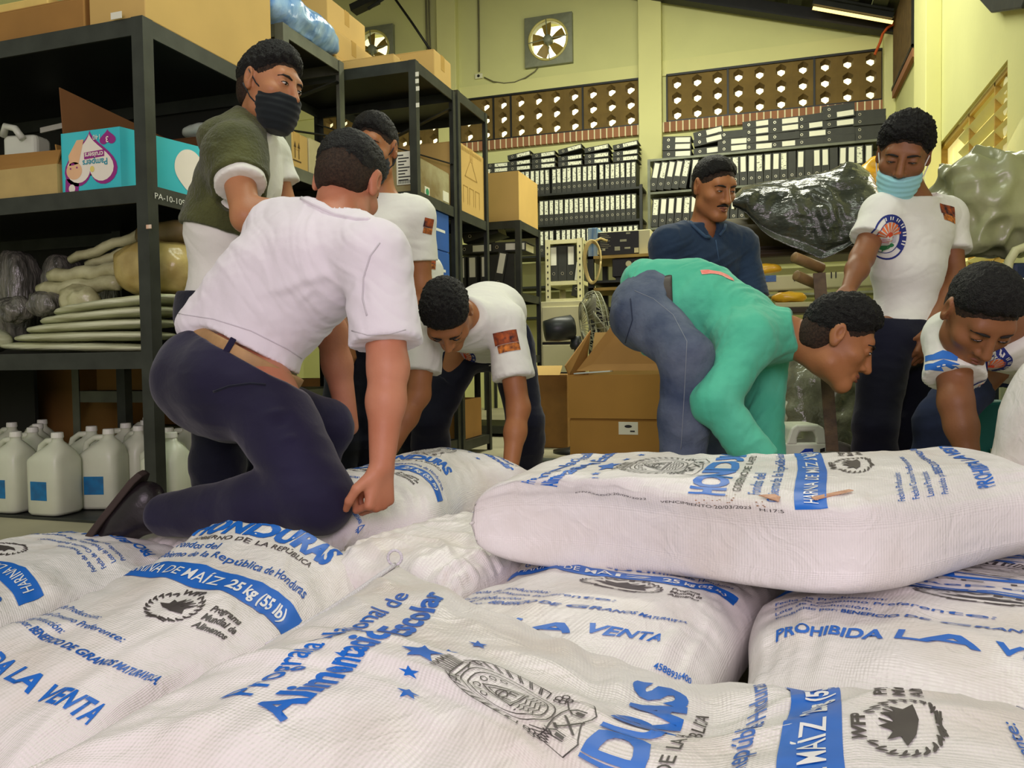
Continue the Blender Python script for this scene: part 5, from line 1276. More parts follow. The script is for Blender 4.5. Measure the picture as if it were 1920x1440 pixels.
S9 = sack(FS+'lying in shade between the fist sack and the top sack', (-.52, 2.10), -74, .19, thick=.15, seed=9, wr=1.2, length=.90, warp=[(-.225, .593, 885, 962), (-.205, .742, 897, 1003), (-.205, .811, 893, 1038), (-.1, .77, 945, 1030)])
S10 = sack(FS+'half hidden under the shin of the kneeling boy', (-1.42, 1.80), 168, .150, thick=.13, seed=10, printed=False, length=.74, width=.42)

# dated print, scraps of tape and rust specks on the top sack
t1, lay1, _s = S1
fl = Flat(); fl.text('ENVASADO:20/09/2022', -.232, Y(.215), width=.125, cap=.0105, align='L', rot=-math.pi/2); fl.text('VENCIMIENTO:20/03/2023', -.240, Y(.365), width=.135, cap=.0105, align='L', rot=-math.pi/2); fl.text('H:17:5', -.244, Y(.515), width=.035, cap=.0105, align='L', rot=-math.pi/2)
V_, F_ = fl.cut(.013); mesh_np('dated_print', lay1(V_, .0013), F_, mat('black_ink_print', (70, 66, 66), rough=.5), t1)
fl = Flat()
for k in range(26): fl.ell(-.20+rnd.uniform(-.03, .03), Y(.47+rnd.uniform(-.05, .06)), rnd.uniform(.0008, .0028), rnd.uniform(.0008, .002), 7)
V_, F_ = fl.cut(.013); mesh_np('rust_specks', lay1(V_, .0012), F_, mat('rust_stain', (164, 116, 78), rough=.8, var=.3), t1)
for k, (pts, lab) in enumerate(((((-.205, .545), (-.175, .515), (-.165, .540), (-.182, .548)), 'brown triangular scrap of tape lying on the top sack'), (((-.19, .600), (-.150, .662), (-.140, .655), (-.180, .594)), 'reddish strip of torn tape lying across the blue band of the top sack'))):
    V_ = lay1(np.array([(t_*1.0, Y(s_)) for t_, s_ in pts]), .003)
    mb = MB(); mb.prism(list(V_), (0, 0, .0012)); o = mb.build('tape_scrap', mat('brown_scrap', (172, 122, 92), rough=.5, rgb2=(206, 160, 130), vscale=60), origin=V_.mean(0)); tag(o, lab, 'tape scrap')
# tie cord at the open end of the nearest sack
t4, lay4, surf4 = S4
vv = np.linspace(.10, .93, 26); P4 = surf4(np.full(26, -.995), vv); P4 = P4+np.array([0, 0, .006])
mb = MB(); mb.tube(list(P4), .0042, 8)
e_ = P4[-1]; lp = [e_+cv(.012*math.sin(q), .016*(1-math.cos(q))*.8, 0) for q in np.linspace(0, 2*math.pi, 18)]
mb.tube(lp, .0026, 8); mb.build('tie_cord', mat('tie_cord', (230, 226, 232), rough=.7, bump=.6, bscale=300), t4, smooth=True)
# ------------------------------------------------------------------ right side: bench and machine under black plastic, hand truck, tarp, jerrycan
m_blkpl = mat('black_plastic_film', (84, 88, 76), rough=.2, rgb2=(46, 50, 44), vscale=4, bump=1.0, bscale=16, spec=.7, stretch=(1, 1, 2.2))
m_olivem = mat('olive_machine', (96, 86, 44), rough=.6, rgb2=(64, 56, 28), vscale=4)
m_brownm = mat('dark_brown_machine', (56, 44, 24), rough=.6, var=.3, vscale=5)
m_creamb = mat('cream_beam_paint', (196, 192, 140), rough=.5, var=.12, vscale=6)
BY = 4.35
a, b = ony(1365, 560, BY), ony(1702, 560, BY)
x0, x1 = a[0], b[0]+.12
zt_, zb_ = ony(1500, 455, BY)[2], ony(1500, 512, BY)[2]
t = thing('plotter_machine', 'large plotter-like machine, olive and brown, under the black plastic', 'machine', ((x0+x1)/2, BY+.25, 0))
mb = MB(); mb.box(x0-.08, x1, BY+.10, BY+.5, zb_+.10, zt_-.012); mb.build('machine_body', m_brownm, t, bevel=.02)
ztu = ony(1420, 395, BY)[2]
mb = MB(); mb.tube([(x0-.10, BY+.27, ztu-.09), (x1, BY+.27, ztu-.09)], .10, 20); mb.build('roller', m_olivem, t, smooth=True)
mb = MB(); mb.box(x0-.06, x1, BY+.20, BY+.48, zt_-.01, ztu-.14); mb.build('upper_body', m_brownm, t, bevel=.02)
for x in (x0, x1-.06):
    mb = MB(); mb.box(x, x+.05, BY+.1, BY+.4, 0, zb_+.10); mb.build('leg', m_brownm, t)
zc0, zc1 = ony(1500, 545, BY-.10)[2], ony(1500, 515, BY-.10)[2]
t = thing('cream_beam', 'cream painted steel beam with blue label lying across the bench front', 'beam', ((x0+x1)/2, BY-.1, zc0))
mb = MB(); mb.hexa([(x0-.05, BY-.10, zc0), (x1, BY-.10, zc0+.01), (x1, BY-.01, zc0+.01), (x0-.05, BY-.01, zc0), (x0-.05, BY-.10, zc1), (x1, BY-.10, zc1+.01), (x1, BY-.01, zc1+.01), (x0-.05, BY-.01, zc1)]); mb.build('beam_body', m_creamb, t, bevel=.01, seg=3)
p = ony(1432, 523, BY-.101); mb = MB(); mb.obox(p, unit((1, 0, .01)), (0, 1, 0), (0, 0, 1), .06, .001, .016); mb.build('blue_label', mat('blue_label', (38, 78, 130), rough=.5, rgb2=(70, 110, 160), vscale=90, stretch=(1, 1, 4)), t)
fl = Flat(); fl.text('7', 0, 0, height=.035, bold=.02); p = ony(1492, 527, BY-.101); lay_flat('painted_digit', fl, m_blk, t, p, (1, 0, 0), (0, 0, 1), .002)
fl = Flat(); fl.text('11', 0, 0, height=.03, bold=.02); p = ony(1563, 521, BY-.101); lay_flat('painted_digit', fl, m_blk, t, p, (1, 0, 0), (0, 0, 1), .002)
for x in (x0+.25, x1-.2):
    mb = MB(); mb.box(x, x+.05, BY-.08, BY-.03, 0, zc0); mb.build('trestle_leg', m_brownm, t)
p = ony(1490, 572, BY-.12); mb = MB(); mb.obox(p, unit((1, 0, .05)), (0, 1, 0), (0, 0, 1), .09, .03, .012)
tb = thing('work_bench', 'dark low bench under the cream beam', 'bench', ((x0+x1)/2, BY-.2, 0))
zb2 = p[2]-.02
mb = MB(); mb.box(x0-.05, x1, BY-.32, BY-.125, zb2-.03, zb2); mb.build('bench_top', m_brownm, tb, bevel=.004)
for x in (x0-.03, x1-.06): mb = MB(); mb.box(x, x+.05, BY-.30, BY-.25, 0, zb2-.03); mb.build('leg', m_brownm, tb)
mb = MB(); mb.obox((p[0], BY-.22, zb2+.014), unit((1, .1, 0)), unit((-.1, 1, 0)), (0, 0, 1), .10, .05, .012)
tag(mb.build('cream_panel', m_creamb, origin=(p[0], BY-.22, zb2), bevel=.003), 'cream steel offcut lying on the dark bench', 'offcut')
m_yel = mat('yellow_plastic', (232, 184, 46), rough=.3, rgb2=(206, 150, 36), vscale=8, bump=.5, bscale=14)
lumpy('yellow_bag', 'yellow plastic bag on the bench right of the stooping man', 'bag', (ony(1420, 505, BY-.2)[0], BY-.20, zb2+.045), (1, 0, 0), (0, 1, 0), (0, 0, 1), (.12, .07, .045), m_yel, amp=.02, freq=14, n=24, seed=51, crease=.5) if False else None
c = ony(1420, 506, BY+.05); lumpy('yellow_bag', 'yellow plastic bag wedged under the machine beside the stooping man', 'bag', (c[0], BY+.035, c[2]-.0), (1, 0, 0), (0, 1, 0), (0, 0, 1), (.13, .04, .03), m_yel, amp=.015, freq=14, n=24, seed=52, crease=.5)
c = ony(1650, 350, BY+.36); lumpy('yellow_bag', 'large yellow plastic sack behind the black plastic, left of the masked boy\'s face', 'bag', (c[0]+.03, BY+.36, ztu-.14+.22), (1, 0, 0), (0, 1, 0), (0, 0, 1), (.19, .12, .24), m_yel, amp=.03, freq=8, n=36, seed=53, crease=.6)
c = ony(1478, 565, BY-.1); lumpy('yellow_bag', 'small yellow bag on the bench behind the green shirt', 'bag', (c[0], BY-.22, zb2+.05), (1, 0, 0), (0, 1, 0), (0, 0, 1), (.08, .05, .03), m_yel, amp=.015, freq=14, n=20, seed=54, crease=.5)
# black plastic sheet thrown over the machine
def drape():
    n, mrows = 90, 60
    Yf = BY-.02
    top = [(1375, 372), (1392, 352), (1430, 342), (1500, 333), (1560, 318), (1588, 305), (1610, 309), (1630, 324), (1646, 352), (1660, 385)]
    bot = [(1374, 388), (1400, 400), (1425, 430), (1450, 448), (1480, 462), (1510, 474), (1540, 486), (1580, 470), (1625, 440), (1662, 400)]
    tp = np.array([ony(x, y, Yf+.13) for x, y in top]); bt = np.array([ony(x, y, Yf-.07) for x, y in bot])
    def interp(P, u):
        k = u*(len(P)-1); i = np.minimum(k.astype(int), len(P)-2); f = (k-i)[:, None]; f = f*f*(3-2*f)*.5+f*.5; return P[i]*(1-f)+P[i+1]*f
    u = np.linspace(0, 1, n+1); T_, B_ = interp(tp, u), interp(bt, u)
    rows = []
    for j in range(mrows+1):
        v = j/mrows
        P = T_*(1-v)+B_*v
        bul = .11*np.sin(np.pi*np.clip(v*1.1, 0, 1))**.8
        # folds fan out from the gathered lower middle
        fx = P[:, 0]-bt[6][0]; fz = P[:, 2]-bt[6][2]; ang = np.arctan2(fx, fz+.05); rad = np.hypot(fx, fz)
        wv = perlin(np.stack([fx*5, fz*5, np.full(n+1, .7)], 1)); q = np.stack([ang*2.6+wv, rad*5, np.full(n+1, 3.3)], 1); q2 = np.stack([ang*5+wv*2+rad*4, rad*12+wv, np.full(n+1, 7.3)], 1)
        P = P.copy(); P[:, 1] -= bul+.05*(perlin(q)-1.1*np.abs(perlin(q2)))*np.sin(np.pi*np.clip(v+.08, 0, 1))
        P[:, 2] += .012*perlin(np.stack([P[:, 0]*9, P[:, 2]*9, P[:, 1]*9], 1))
        rows.append(P)
    back = []
    for j in range(1, 5):
        P = T_.copy(); P[:, 1] += .035*j; P[:, 2] -= .0025*j*j+.01*np.abs(perlin(np.stack([P[:, 0]*8, np.full(n+1, j*.3), P[:, 2]*3], 1))); back.append(P)
    G = np.array(back[::-1]+rows); R_, C_ = G.shape[:2]
    idx = np.arange(R_*C_).reshape(R_, C_)
    Fq = np.stack([idx[:-1, :-1], idx[:-1, 1:], idx[1:, 1:], idx[1:, :-1]], -1).reshape(-1, 4)
    o = mesh_np('black_plastic_sheet', G.reshape(-1, 3), Fq, m_blkpl, None, origin=G.reshape(-1, 3).mean(0))
    md = o.modifiers.new('solid', 'SOLIDIFY'); md.thickness = .003
    tag(o, 'shiny black plastic sheet draped and gathered over the machine', 'plastic sheet')
drape()
# machine hood that carries the plastic
hc = ony(1520, 395, BY+.12)
mb = MB(); mb.box(ony(1392, 400, BY+.1)[0], ony(1585, 400, BY+.1)[0], BY+.20, BY+.42, ztu+.02, ony(1500, 362, BY+.12)[2])
tag(mb.build('boxed_equipment', m_blk, origin=(hc[0], BY+.2, ztu-.05), bevel=.03, seg=3), 'boxy equipment hidden under the black plastic sheet', 'equipment')

# hand truck
m_rust = mat('worn_brown_steel', (92, 76, 48), rough=.55, metal=.4, rgb2=(54, 44, 30), vscale=18, bump=.1)
m_grip = mat('wooden_grip', (142, 110, 66), rough=.6, rgb2=(104, 76, 42), vscale=14)
hd = 2.72
h0 = at(1536, 512, hd); f0 = at(1566, 860, hd)
fz_ = .10
t = thing('hand_truck', 'worn brown two-wheeled hand truck behind the green-shirted lad', 'hand truck', (f0[0], f0[1], 0))
lat = unit(np.array([CR[0], CR[1], 0])*.35+np.array([CF[0], CF[1], 0])*.9)
g1 = at(1488, 482, hd-.05)
foot = np.array([f0[0], f0[1], .12])
for k, off in enumerate((0, .30)):
    o_ = lat*off
    mb = MB(); mb.bar(foot+o_, h0+o_, .040, .022); mb.build('upright', m_rust, t)
    gg = [at(1541, 503, hd)+o_, g1+o_] if k == 0 else [at(1536, 530, hd)+o_*.4, at(1490, 510, hd-.05)+o_*.4]
    mb = MB(); mb.tube([gg[0], gg[0]*.98+gg[1]*.02, gg[1]*.97+gg[0]*.03, gg[1]], [.016, .019, .019, .015], 14); mb.build('grip', m_grip, t, smooth=True)
for fr_ in (.15, .45, .8): q = foot*(1-fr_)+h0*fr_; mb = MB(); mb.bar(q, q+lat*.30, .03, .006); mb.build('cross_bar', m_rust, t)
wc = at(1562, 880, hd-.06); wc[2] = .135
for k in (0, 1):
    q = wc+lat*(.34*k-.04); mb = MB(); mb.lathe(q, lat, [(.075, -.02), (.12, -.022), (.135, -.010), (.135, .010), (.12, .022), (.075, .02)], 32, cap=False); w = mb.build('wheel', mat('rubber_tyre', (70, 66, 54), rough=.7, var=.2), t, smooth=True)
    mb = MB(); mb.lathe(q, lat, [(.02, -.03), (.03, -.022), (.078, -.014), (.078, .014), (.03, .022), (.02, .03)], 24); mb.build('wheel_rim', m_rust, w)
mb = MB(); mb.tube([wc-lat*.06, wc+lat*.36], .012, 10); mb.build('axle', m_rust, t)
mb = MB(); mb.obox(foot+lat*.15+np.array([0, 0, -.085])-np.array([CF[0], CF[1], 0])*.10, lat, unit(np.cross(lat, [0, 0, 1.0])), (0, 0, 1), .19, .10, .004); mb.build('toe_plate', m_rust, t)

# white jerrycan
jc = at(1488, 860, 3.0)
jx, jy = jc[0], jc[1]; jt = at(1488, 793, 3.0)[2]
t = thing('jerrycan', 'white jerrycan with blue cap and slanted blue label behind the top sack', 'jerrycan', (jx, jy, 0))
u_ = unit(np.array([CR[0], CR[1], 0])); w_ = unit(np.array([CF[0], CF[1], 0])); J = lambda x, z, y=0: np.array([jx, jy, 0])+u_*x+w_*y+np.array([0, 0, z])
H = jt
out = [(-.10, 0), (.095, 0), (.10, .01), (.10, H-.05), (.085, H-.015), (.06, H), (-.025, H), (-.045, H-.022), (-.10, H-.022)]
m_can = mat('jerrycan_white', (216, 222, 196), rough=.35, var=.05)
hole = [(-.02, H-.04), (.045, H-.04), (.055, H-.022), (-.01, H-.018)]
def slab(pts): return [J(x, z, -.075) for x, z in pts]
mb = MB(); mb.prism(slab([(-.10, 0), (.095, 0), (.10, .01), (.10, H-.066), (-.10, H-.066)]), w_*.15); body = mb.build('can_body', m_can, t, bevel=.010, seg=3)
mb = MB(); mb.prism(slab([(-.055, H-.075), (-.012, H-.075), (-.012, H-.05), (-.002, H-.026), (.048, H-.026), (.056, H-.05), (.056, H-.075), (.10, H-.075), (.10, H-.045), (.085, H-.012), (.065, H), (-.015, H), (-.035, H-.012)]), w_*.15); mb.build('can_handle', m_can, t, bevel=.008, seg=3)
mb = MB(); mb.lathe(J(-.085, H-.06), (0, 0, 1), [(.028, 0), (.028, .035), (.03, .036), (.03, .06), (.026, .062)], 20); mb.build('can_cap', mat('blue_cap', (36, 76, 150), rough=.4), t)
fl = Flat(); fl.poly([(-.065, H*.35), (.045, H*.35), (.045, H-.088), (.015, H-.088), (-.065, H-.155)])
lay_flat('can_label', fl, mat('blue_can_label', (22, 60, 160), rough=.4), t, J(0, 0, -.0755), u_, (0, 0, 1), .0015)
fl = Flat(); fl.text('Microbyte', -.006, H-.150, width=.085, bold=.03); lay_flat('can_lettering', fl, m_pw, t, J(0, 0, -.0755), u_, (0, 0, 1), .003)
fl = Flat(); fl.poly([(.070, H-.13), (.088, H-.125), (.088, H-.085), (.070, H-.09)]); lay_flat('level_window', fl, m_blk, t, J(0, 0, -.0755), u_, (0, 0, 1), .002)

# clear plastic bag bundle, low furniture behind
m_clear = mat('clear_bag', (150, 150, 124), rough=.12, rgb2=(96, 96, 78), vscale=9, bump=.9, bscale=22, spec=.8)
c = at(1545, 800, 3.36); lumpy('clear_plastic_bag', 'big clear plastic bag of white packaging behind the hand truck', 'bag', (c[0], c[1], .30), u_, w_, (0, 0, 1), (.23, .13, .30), m_clear, amp=.05, freq=7, n=44, seed=61, crease=.5, flat=.97)
c = at(1500, 765, 3.3); lumpy('white_package', 'white packet showing through the clear bag', 'packet', (c[0], c[1]+.02, c[2]-.02), u_, w_, (0, 0, 1), (.10, .05, .06), mat('white_foam_pack', (206, 208, 184), rough=.5), amp=.01, n=20, seed=62, power=3)
a = at(1560, 850, 3.72); b = at(1690, 850, 3.72)
t = thing('low_trolley', 'low dark trolley with blue and white edge behind the hand truck', 'trolley', ((a[0]+b[0])/2, (a[1]+b[1])/2, 0))
c = (a+b)/2; hz = at(1620, 815, 3.72)[2]
mb = MB(); mb.obox((c[0], c[1], hz-.015), u_, w_, (0, 0, 1), .27, .10, .012); mb.build('deck', mat('white_edge', (206, 212, 196), rough=.5), t)
mb = MB(); mb.obox((c[0], c[1], hz+.012), u_, w_, (0, 0, 1), .27, .10, .012); mb.build('deck_band', mat('blue_edge', (44, 96, 120), rough=.5), t)
for sx in (-.25, .25):
    for sy in (-.07, .07): mb = MB(); q = np.array([c[0], c[1], 0])+u_*sx+w_*sy; mb.lathe(q+[0, 0, .06]-u_*.015, u_, [(.02, 0), (.06, 0), (.06, .03), (.02, .03)], 18); mb.bar(q+[0, 0, .06], q+[0, 0, hz-.02], .03); mb.build('castor', m_blk, t)
c = at(1620, 800, 3.72); lumpy('rice_sack', 'small pale sack lying on the low trolley', 'sack', (c[0], c[1], hz+.082), u_, w_, (0, 0, 1), (.11, .10, .05), mat('pale_sack', (196, 190, 140), rough=.7), amp=.01, n=20, seed=63)

# plastic-covered bundle and tube-frame chair at right
m_tarp = mat('dusty_clear_tarp', (168, 172, 128), rough=.3, rgb2=(108, 112, 84), vscale=2.6, bump=.9, bscale=7, spec=.55)
c = at(1880, 375, 3.05)
lumpy('covered_bundle', 'tall bundle under dusty translucent plastic at the right edge', 'bundle', c+[-.01, .03, -.01], unit(np.array([CR[0], CR[1], 0])), unit(np.array([CF[0], CF[1], 0])), (0, 0, 1), (.25, .18, .215), m_tarp, amp=.055, freq=6.5, n=80, seed=71, power=3.0, crease=1.0)
t = thing('tube_stand', 'cream tubular stand holding the plastic-covered bundle', 'frame', (c[0], c[1], 0))
m_tube = mat('cream_tube', (196, 196, 150), rough=.4, var=.08)
zt_ = c[2]-.275
for (sx, sy) in ((-.12, -.10), (.15, -.10), (-.12, .12), (.15, .12)):
    q = c+u_*sx+w_*sy; mb = MB(); mb.tube([(q[0], q[1], 0), (q[0], q[1], zt_)], .014, 10); mb.build('leg', m_tube, t, smooth=True)
mb = MB(); mb.obox((c+u_*.015+w_*.01)*[1, 1, 0]+np.array([0, 0, zt_+.008]), u_, w_, (0, 0, 1), .16, .135, .012); mb.build('top_plate', m_dark, t)
# chair with bent tube back
q = at(1905, 560, 2.86)
t = thing('hoop_barrier', 'cream tubular hoop with dark blue panel behind the bending boy', 'barrier', (q[0], q[1], 0))
pts = [at(1884, 560, 2.86), at(1886, 520, 2.86), at(1892, 490, 2.86), at(1904, 470, 2.86), at(1925, 462, 2.86), at(1960, 466, 2.87), at(1985, 490, 2.88), at(1990, 560, 2.88)]
mb = MB(); mb.tube(pts, .016, 12); mb.tube([pts[0], (pts[0][0], pts[0][1], 0)], .016, 12); mb.tube([pts[-1], (pts[-1][0], pts[-1][1], 0)], .016, 12); mb.build('frame', m_tube, t, smooth=True)
a, b = at(1893, 545, 2.87), at(1985, 545, 2.88); cc = (a+b)/2
mb = MB(); d_ = unit((b-a)*[1, 1, 0]); mb.obox(cc, d_, np.cross([0, 0, 1.0], d_), (0, 0, 1), np.linalg.norm(b-a)/2, .02, .10); mb.build('back_pad', mat('navy_vinyl', (28, 42, 70), rough=.5), t, bevel=.015, seg=3)
# teal and navy boxes behind the bending boy
a = at(1850, 800, 2.80); mb = MB(); mb.obox((a[0], a[1], .21), u_, w_, (0, 0, 1), .08, .06, .208)
tag(mb.build('teal_bin', mat('teal_plastic', (30, 104, 92), rough=.5, var=.12), origin=(a[0], a[1], 0), bevel=.01), 'teal plastic bin behind the boy bending at the right', 'bin')
a = at(1868, 700, 3.40); mb = MB(); mb.obox((a[0], a[1]+.02, .33), u_, w_, (0, 0, 1), .13, .08, .328)
tag(mb.build('navy_cabinet', mat('navy_steel', (26, 40, 58), rough=.5), origin=(a[0], a[1], 0), bevel=.008), 'dark navy steel cabinet under the covered bundle', 'cabinet')
a = at(1876, 850, 2.7); mb = MB(); mb.obox((a[0], a[1], .13), u_, w_, (0, 0, 1), .022, .02, .129)
tag(mb.build('wooden_stake', m_creamb, origin=(a[0], a[1], 0)), 'short cream post standing beside the teal bin', 'post')
# white sack stood on end at the right edge
c = at(2032, 775, 1.62)
lumpy('upright_sack', 'white sack stood on end, cut by the right edge of the picture', 'sack', (c[0], c[1], .30), u_, w_, (0, 0, 1), (.165, .13, .30), sack_mat('woven_sack_plain'), amp=.015, freq=6, n=44, seed=81, power=2.7, crease=.3)
# ------------------------------------------------------------------ people: bodies and clothes grown as smooth solids
class Vol:
    """Signed-distance solid on a grid: shapes are blended in, then the surface is extracted."""
    def __init__(s, h): s.h = h; s.ops = []
    def cone(s, a, b, ra, rb, k=.02, cutop=False): s.ops.append(('c', np.array(a, float), np.array(b, float), ra, rb, k, cutop)); return s
    def ell(s, c, axes, r, k=.02, cutop=False): s.ops.append(('e', np.array(c, float), np.array(axes, float), np.array(r, float), None, k, cutop)); return s
    def plane(s, p, n, lim=None, k=0.0, ragged=0.0): s.ops.append(('p', np.array(p, float), unit(n), lim, (k, ragged), 0, True)); return s   # removes the side the normal points to (within lim of p)
    def _bb(s, o):
        if o[0] == 'c':
            R = max(o[3], o[4]); return np.minimum(o[1], o[2])-R, np.maximum(o[1], o[2])+R
        R = max(o[3]); return o[1]-R, o[1]+R
    def mesh(s, disp=None, smooth=1):
        B = [s._bb(o) for o in s.ops if o[0] != 'p' and not o[6]]
        lo = np.min([b[0] for b in B], 0)-.03; hi = np.max([b[1] for b in B], 0)+.03
        h = s.h; N = np.ceil((hi-lo)/h).astype(int)+1
        V = np.full(N, .2, np.float32)
        ax = [lo[i]+h*np.arange(N[i]) for i in range(3)]
        for o in s.ops:
            if o[0] == 'p':
                lim = o[3]
                if lim is None: i0, i1 = np.zeros(3, int), N
                else: i0 = np.clip(((o[1]-lim-lo)/h).astype(int), 0, N); i1 = np.clip(((o[1]+lim-lo)/h).astype(int)+1, 0, N)
            else:
                b0, b1 = s._bb(o); m = o[5]+3*h
                i0 = np.clip(((b0-m-lo)/h).astype(int), 0, N); i1 = np.clip(((b1+m-lo)/h).astype(int)+2, 0, N)
            if (i1 <= i0).any(): continue
            sl = tuple(slice(a, b) for a, b in zip(i0, i1))
            X = ax[0][sl[0]][:, None, None].astype(np.float32); Y = ax[1][sl[1]][None, :, None].astype(np.float32); Z = ax[2][sl[2]][None, None, :].astype(np.float32)
            if o[0] == 'p':
                d = (X-o[1][0])*o[2][0]+(Y-o[1][1])*o[2][1]+(Z-o[1][2])*o[2][2]
                if lim is not None:
                    rr = np.sqrt((X-o[1][0])**2+(Y-o[1][1])**2+(Z-o[1][2])**2); d = np.where(rr > lim, -1, d)
                k, rg = o[4]
                if rg: d = d+rg*(np.sin(X*170+Z*60)*np.sin(Y*150+X*40)+.7*np.sin(Z*210+Y*90)*np.sin(X*260))
                d = d.astype(np.float32)
                if k:
                    C = V[sl]; hh = np.maximum(k-np.abs(C-d), 0)/k; V[sl] = np.maximum(C, d)+hh*hh*k*.25
                else: V[sl] = np.maximum(V[sl], d)
                continue
            if o[0] == 'c':
                a, b, ra, rb = o[1:5]; ba = b-a; L2 = max(ba.dot(ba), 1e-9)
                t = np.clip(((X-a[0])*ba[0]+(Y-a[1])*ba[1]+(Z-a[2])*ba[2])/L2, 0, 1)
                d = np.sqrt((X-a[0]-t*ba[0])**2+(Y-a[1]-t*ba[1])**2+(Z-a[2]-t*ba[2])**2)-(ra+(rb-ra)*t)
            else:
                c, A, r = o[1:4]; P = [X-c[0], Y-c[1], Z-c[2]]; k0 = 0; k1 = 0
                for i in range(3):
                    q = P[0]*A[i][0]+P[1]*A[i][1]+P[2]*A[i][2]; k0 = k0+(q/r[i])**2; k1 = k1+(q/r[i]**2)**2
                k0 = np.sqrt(k0); k1 = np.sqrt(k1); d = k0*(k0-1)/np.maximum(k1, 1e-6)
            d = d.astype(np.float32); C = V[sl]; k = max(o[5], 1e-4)
            if o[6]:
                d = -d; hh = np.maximum(k-np.abs(C-d), 0)/k; V[sl] = np.maximum(C, d)+hh*hh*k*.25
            else:
                hh = np.maximum(k-np.abs(C-d), 0)/k; V[sl] = np.minimum(C, d)-hh*hh*k*.25
        S = V < 0
        S[0] = S[-1] = False; S[:, 0] = S[:, -1] = False; S[:, :, 0] = S[:, :, -1] = False
        cnt = np.zeros(N-1, np.int8)
        sh = [(i, j, k) for i in (0, 1) for j in (0, 1) for k in (0, 1)]
        for i, j, k in sh: cnt += S[i:N[0]-1+i, j:N[1]-1+j, k:N[2]-1+k]
        act = np.argwhere((cnt > 0) & (cnt < 8))
        vid = np.full(N-1, -1, np.int32); vid[tuple(act.T)] = np.arange(len(act))
        cv_ = {q: V[act[:, 0]+q[0], act[:, 1]+q[1], act[:, 2]+q[2]] for q in sh}
        acc = np.zeros((len(act), 3)); n = np.zeros(len(act))
        for p in sh:
            for ai in range(3):
                if p[ai]: continue
                q = list(p); q[ai] = 1; q = tuple(q); a, b = cv_[p], cv_[q]; cr = (a < 0) != (b < 0)
                t = np.where(cr, a/np.where(cr, a-b, 1), 0)
                pt = np.tile(np.array(p, float), (len(act), 1)); pt[:, ai] = t
                acc += pt*cr[:, None]; n += cr
        Pv = lo+h*(act+acc/n[:, None])
        Fq = []
        for ai in range(3):
            b, c = (ai+1) % 3, (ai+2) % 3
            A0 = S; sl0 = [slice(None)]*3; sl1 = [slice(None)]*3; sl0[ai] = slice(0, -1); sl1[ai] = slice(1, None)
            s0, s1 = S[tuple(sl0)], S[tuple(sl1)]
            for flip, M_ in ((False, s0 & ~s1), (True, ~s0 & s1)):
                e = np.argwhere(M_)
                if not len(e): continue
                def at_(db, dc):
                    q = e.copy(); q[:, b] -= db; q[:, c] -= dc; return vid[tuple(q.T)]
                quad = np.stack([at_(1, 1), at_(0, 1), at_(0, 0), at_(1, 0)], 1)
                Fq.append(quad[:, ::-1] if flip else quad)
        Fq = np.concatenate(Fq); Fq = Fq[(Fq >= 0).all(1)]
        for _ in range(smooth):
            sm = np.zeros_like(Pv); ct = np.zeros(len(Pv))
            for i in range(4):
                a, b = Fq[:, i], Fq[:, (i+1) % 4]
                np.add.at(sm, a, Pv[b]); np.add.at(ct, a, 1); np.add.at(sm, b, Pv[a]); np.add.at(ct, b, 1)
            Pv = Pv*.45+.55*sm/np.maximum(ct, 1)[:, None]
        if disp is not None:
            d1 = Pv[Fq[:, 2]]-Pv[Fq[:, 0]]; d2 = Pv[Fq[:, 3]]-Pv[Fq[:, 1]]; fn = np.cross(d1, d2)
            nr = np.zeros_like(Pv)
            for i in range(4): np.add.at(nr, Fq[:, i], fn)
            nr /= np.linalg.norm(nr, axis=1)[:, None]+1e-12
            Pv = Pv+nr*disp(Pv, nr)[:, None]
        return Pv, Fq

def skin_mat(name, rgb, rgb2): return mat(name, rgb, rough=.5, rgb2=rgb2, vscale=7, bump=.06, bscale=160, spec=.35, sss=.08)
SK = {'mid': skin_mat('skin_warm', (182, 128, 88), (166, 112, 76)), 'tan': skin_mat('skin_tan', (172, 116, 74), (154, 100, 62)), 'deep': skin_mat('skin_deep', (142, 94, 60), (124, 80, 50)), 'pink': skin_mat('skin_ruddy', (196, 134, 104), (178, 112, 82))}
m_hair = mat('black_hair', (26, 24, 22), rough=.6, rgb2=(12, 11, 10), vscale=120, bump=.9, bscale=260, spec=.3)
m_hairfade = mat('short_faded_hair', (66, 50, 38), rough=.7, rgb2=(40, 30, 24), vscale=160, bump=.6, bscale=400, spec=.2)
m_eye = mat('eye_white', (214, 206, 196), rough=.25, var=.03); m_iris = mat('eye_dark', (30, 20, 14), rough=.2, var=.1)
m_brow = mat('eyebrow_hair', (30, 24, 20), rough=.8)
m_lip = mat('lips', (136, 82, 66), rough=.5, var=.1)
def cloth_mat(name, rgb, rgb2=None, rough=.85, vs=3.0, b=.25, bs=22, sheen=.15): return mat(name, rgb, rough=rough, rgb2=rgb2, var=.05, vscale=vs, bump=b, bscale=bs, sheen=sheen, spec=.2, detail=5)
m_tee = cloth_mat('white_cotton', (226, 226, 216)); m_shirt = cloth_mat('white_poplin', (228, 222, 228), b=.3, bs=14)
m_navy = cloth_mat('navy_twill', (38, 34, 62), (28, 26, 46)); m_navyd = cloth_mat('dark_navy_twill', (24, 26, 46), (16, 18, 32))
m_olive = cloth_mat('olive_fleece', (84, 88, 48), (64, 68, 36), vs=14, b=.6, bs=120); m_green = cloth_mat('mint_green_cotton', (94, 196, 162), (74, 178, 144), vs=5, b=.35)
m_denim = mat('faded_denim', (104, 114, 130), rough=.85, rgb2=(62, 74, 96), vscale=7, bump=.35, bscale=60, spec=.2, detail=9); m_bluesh = cloth_mat('dark_blue_shirt', (40, 60, 84), (30, 46, 68), b=.3)
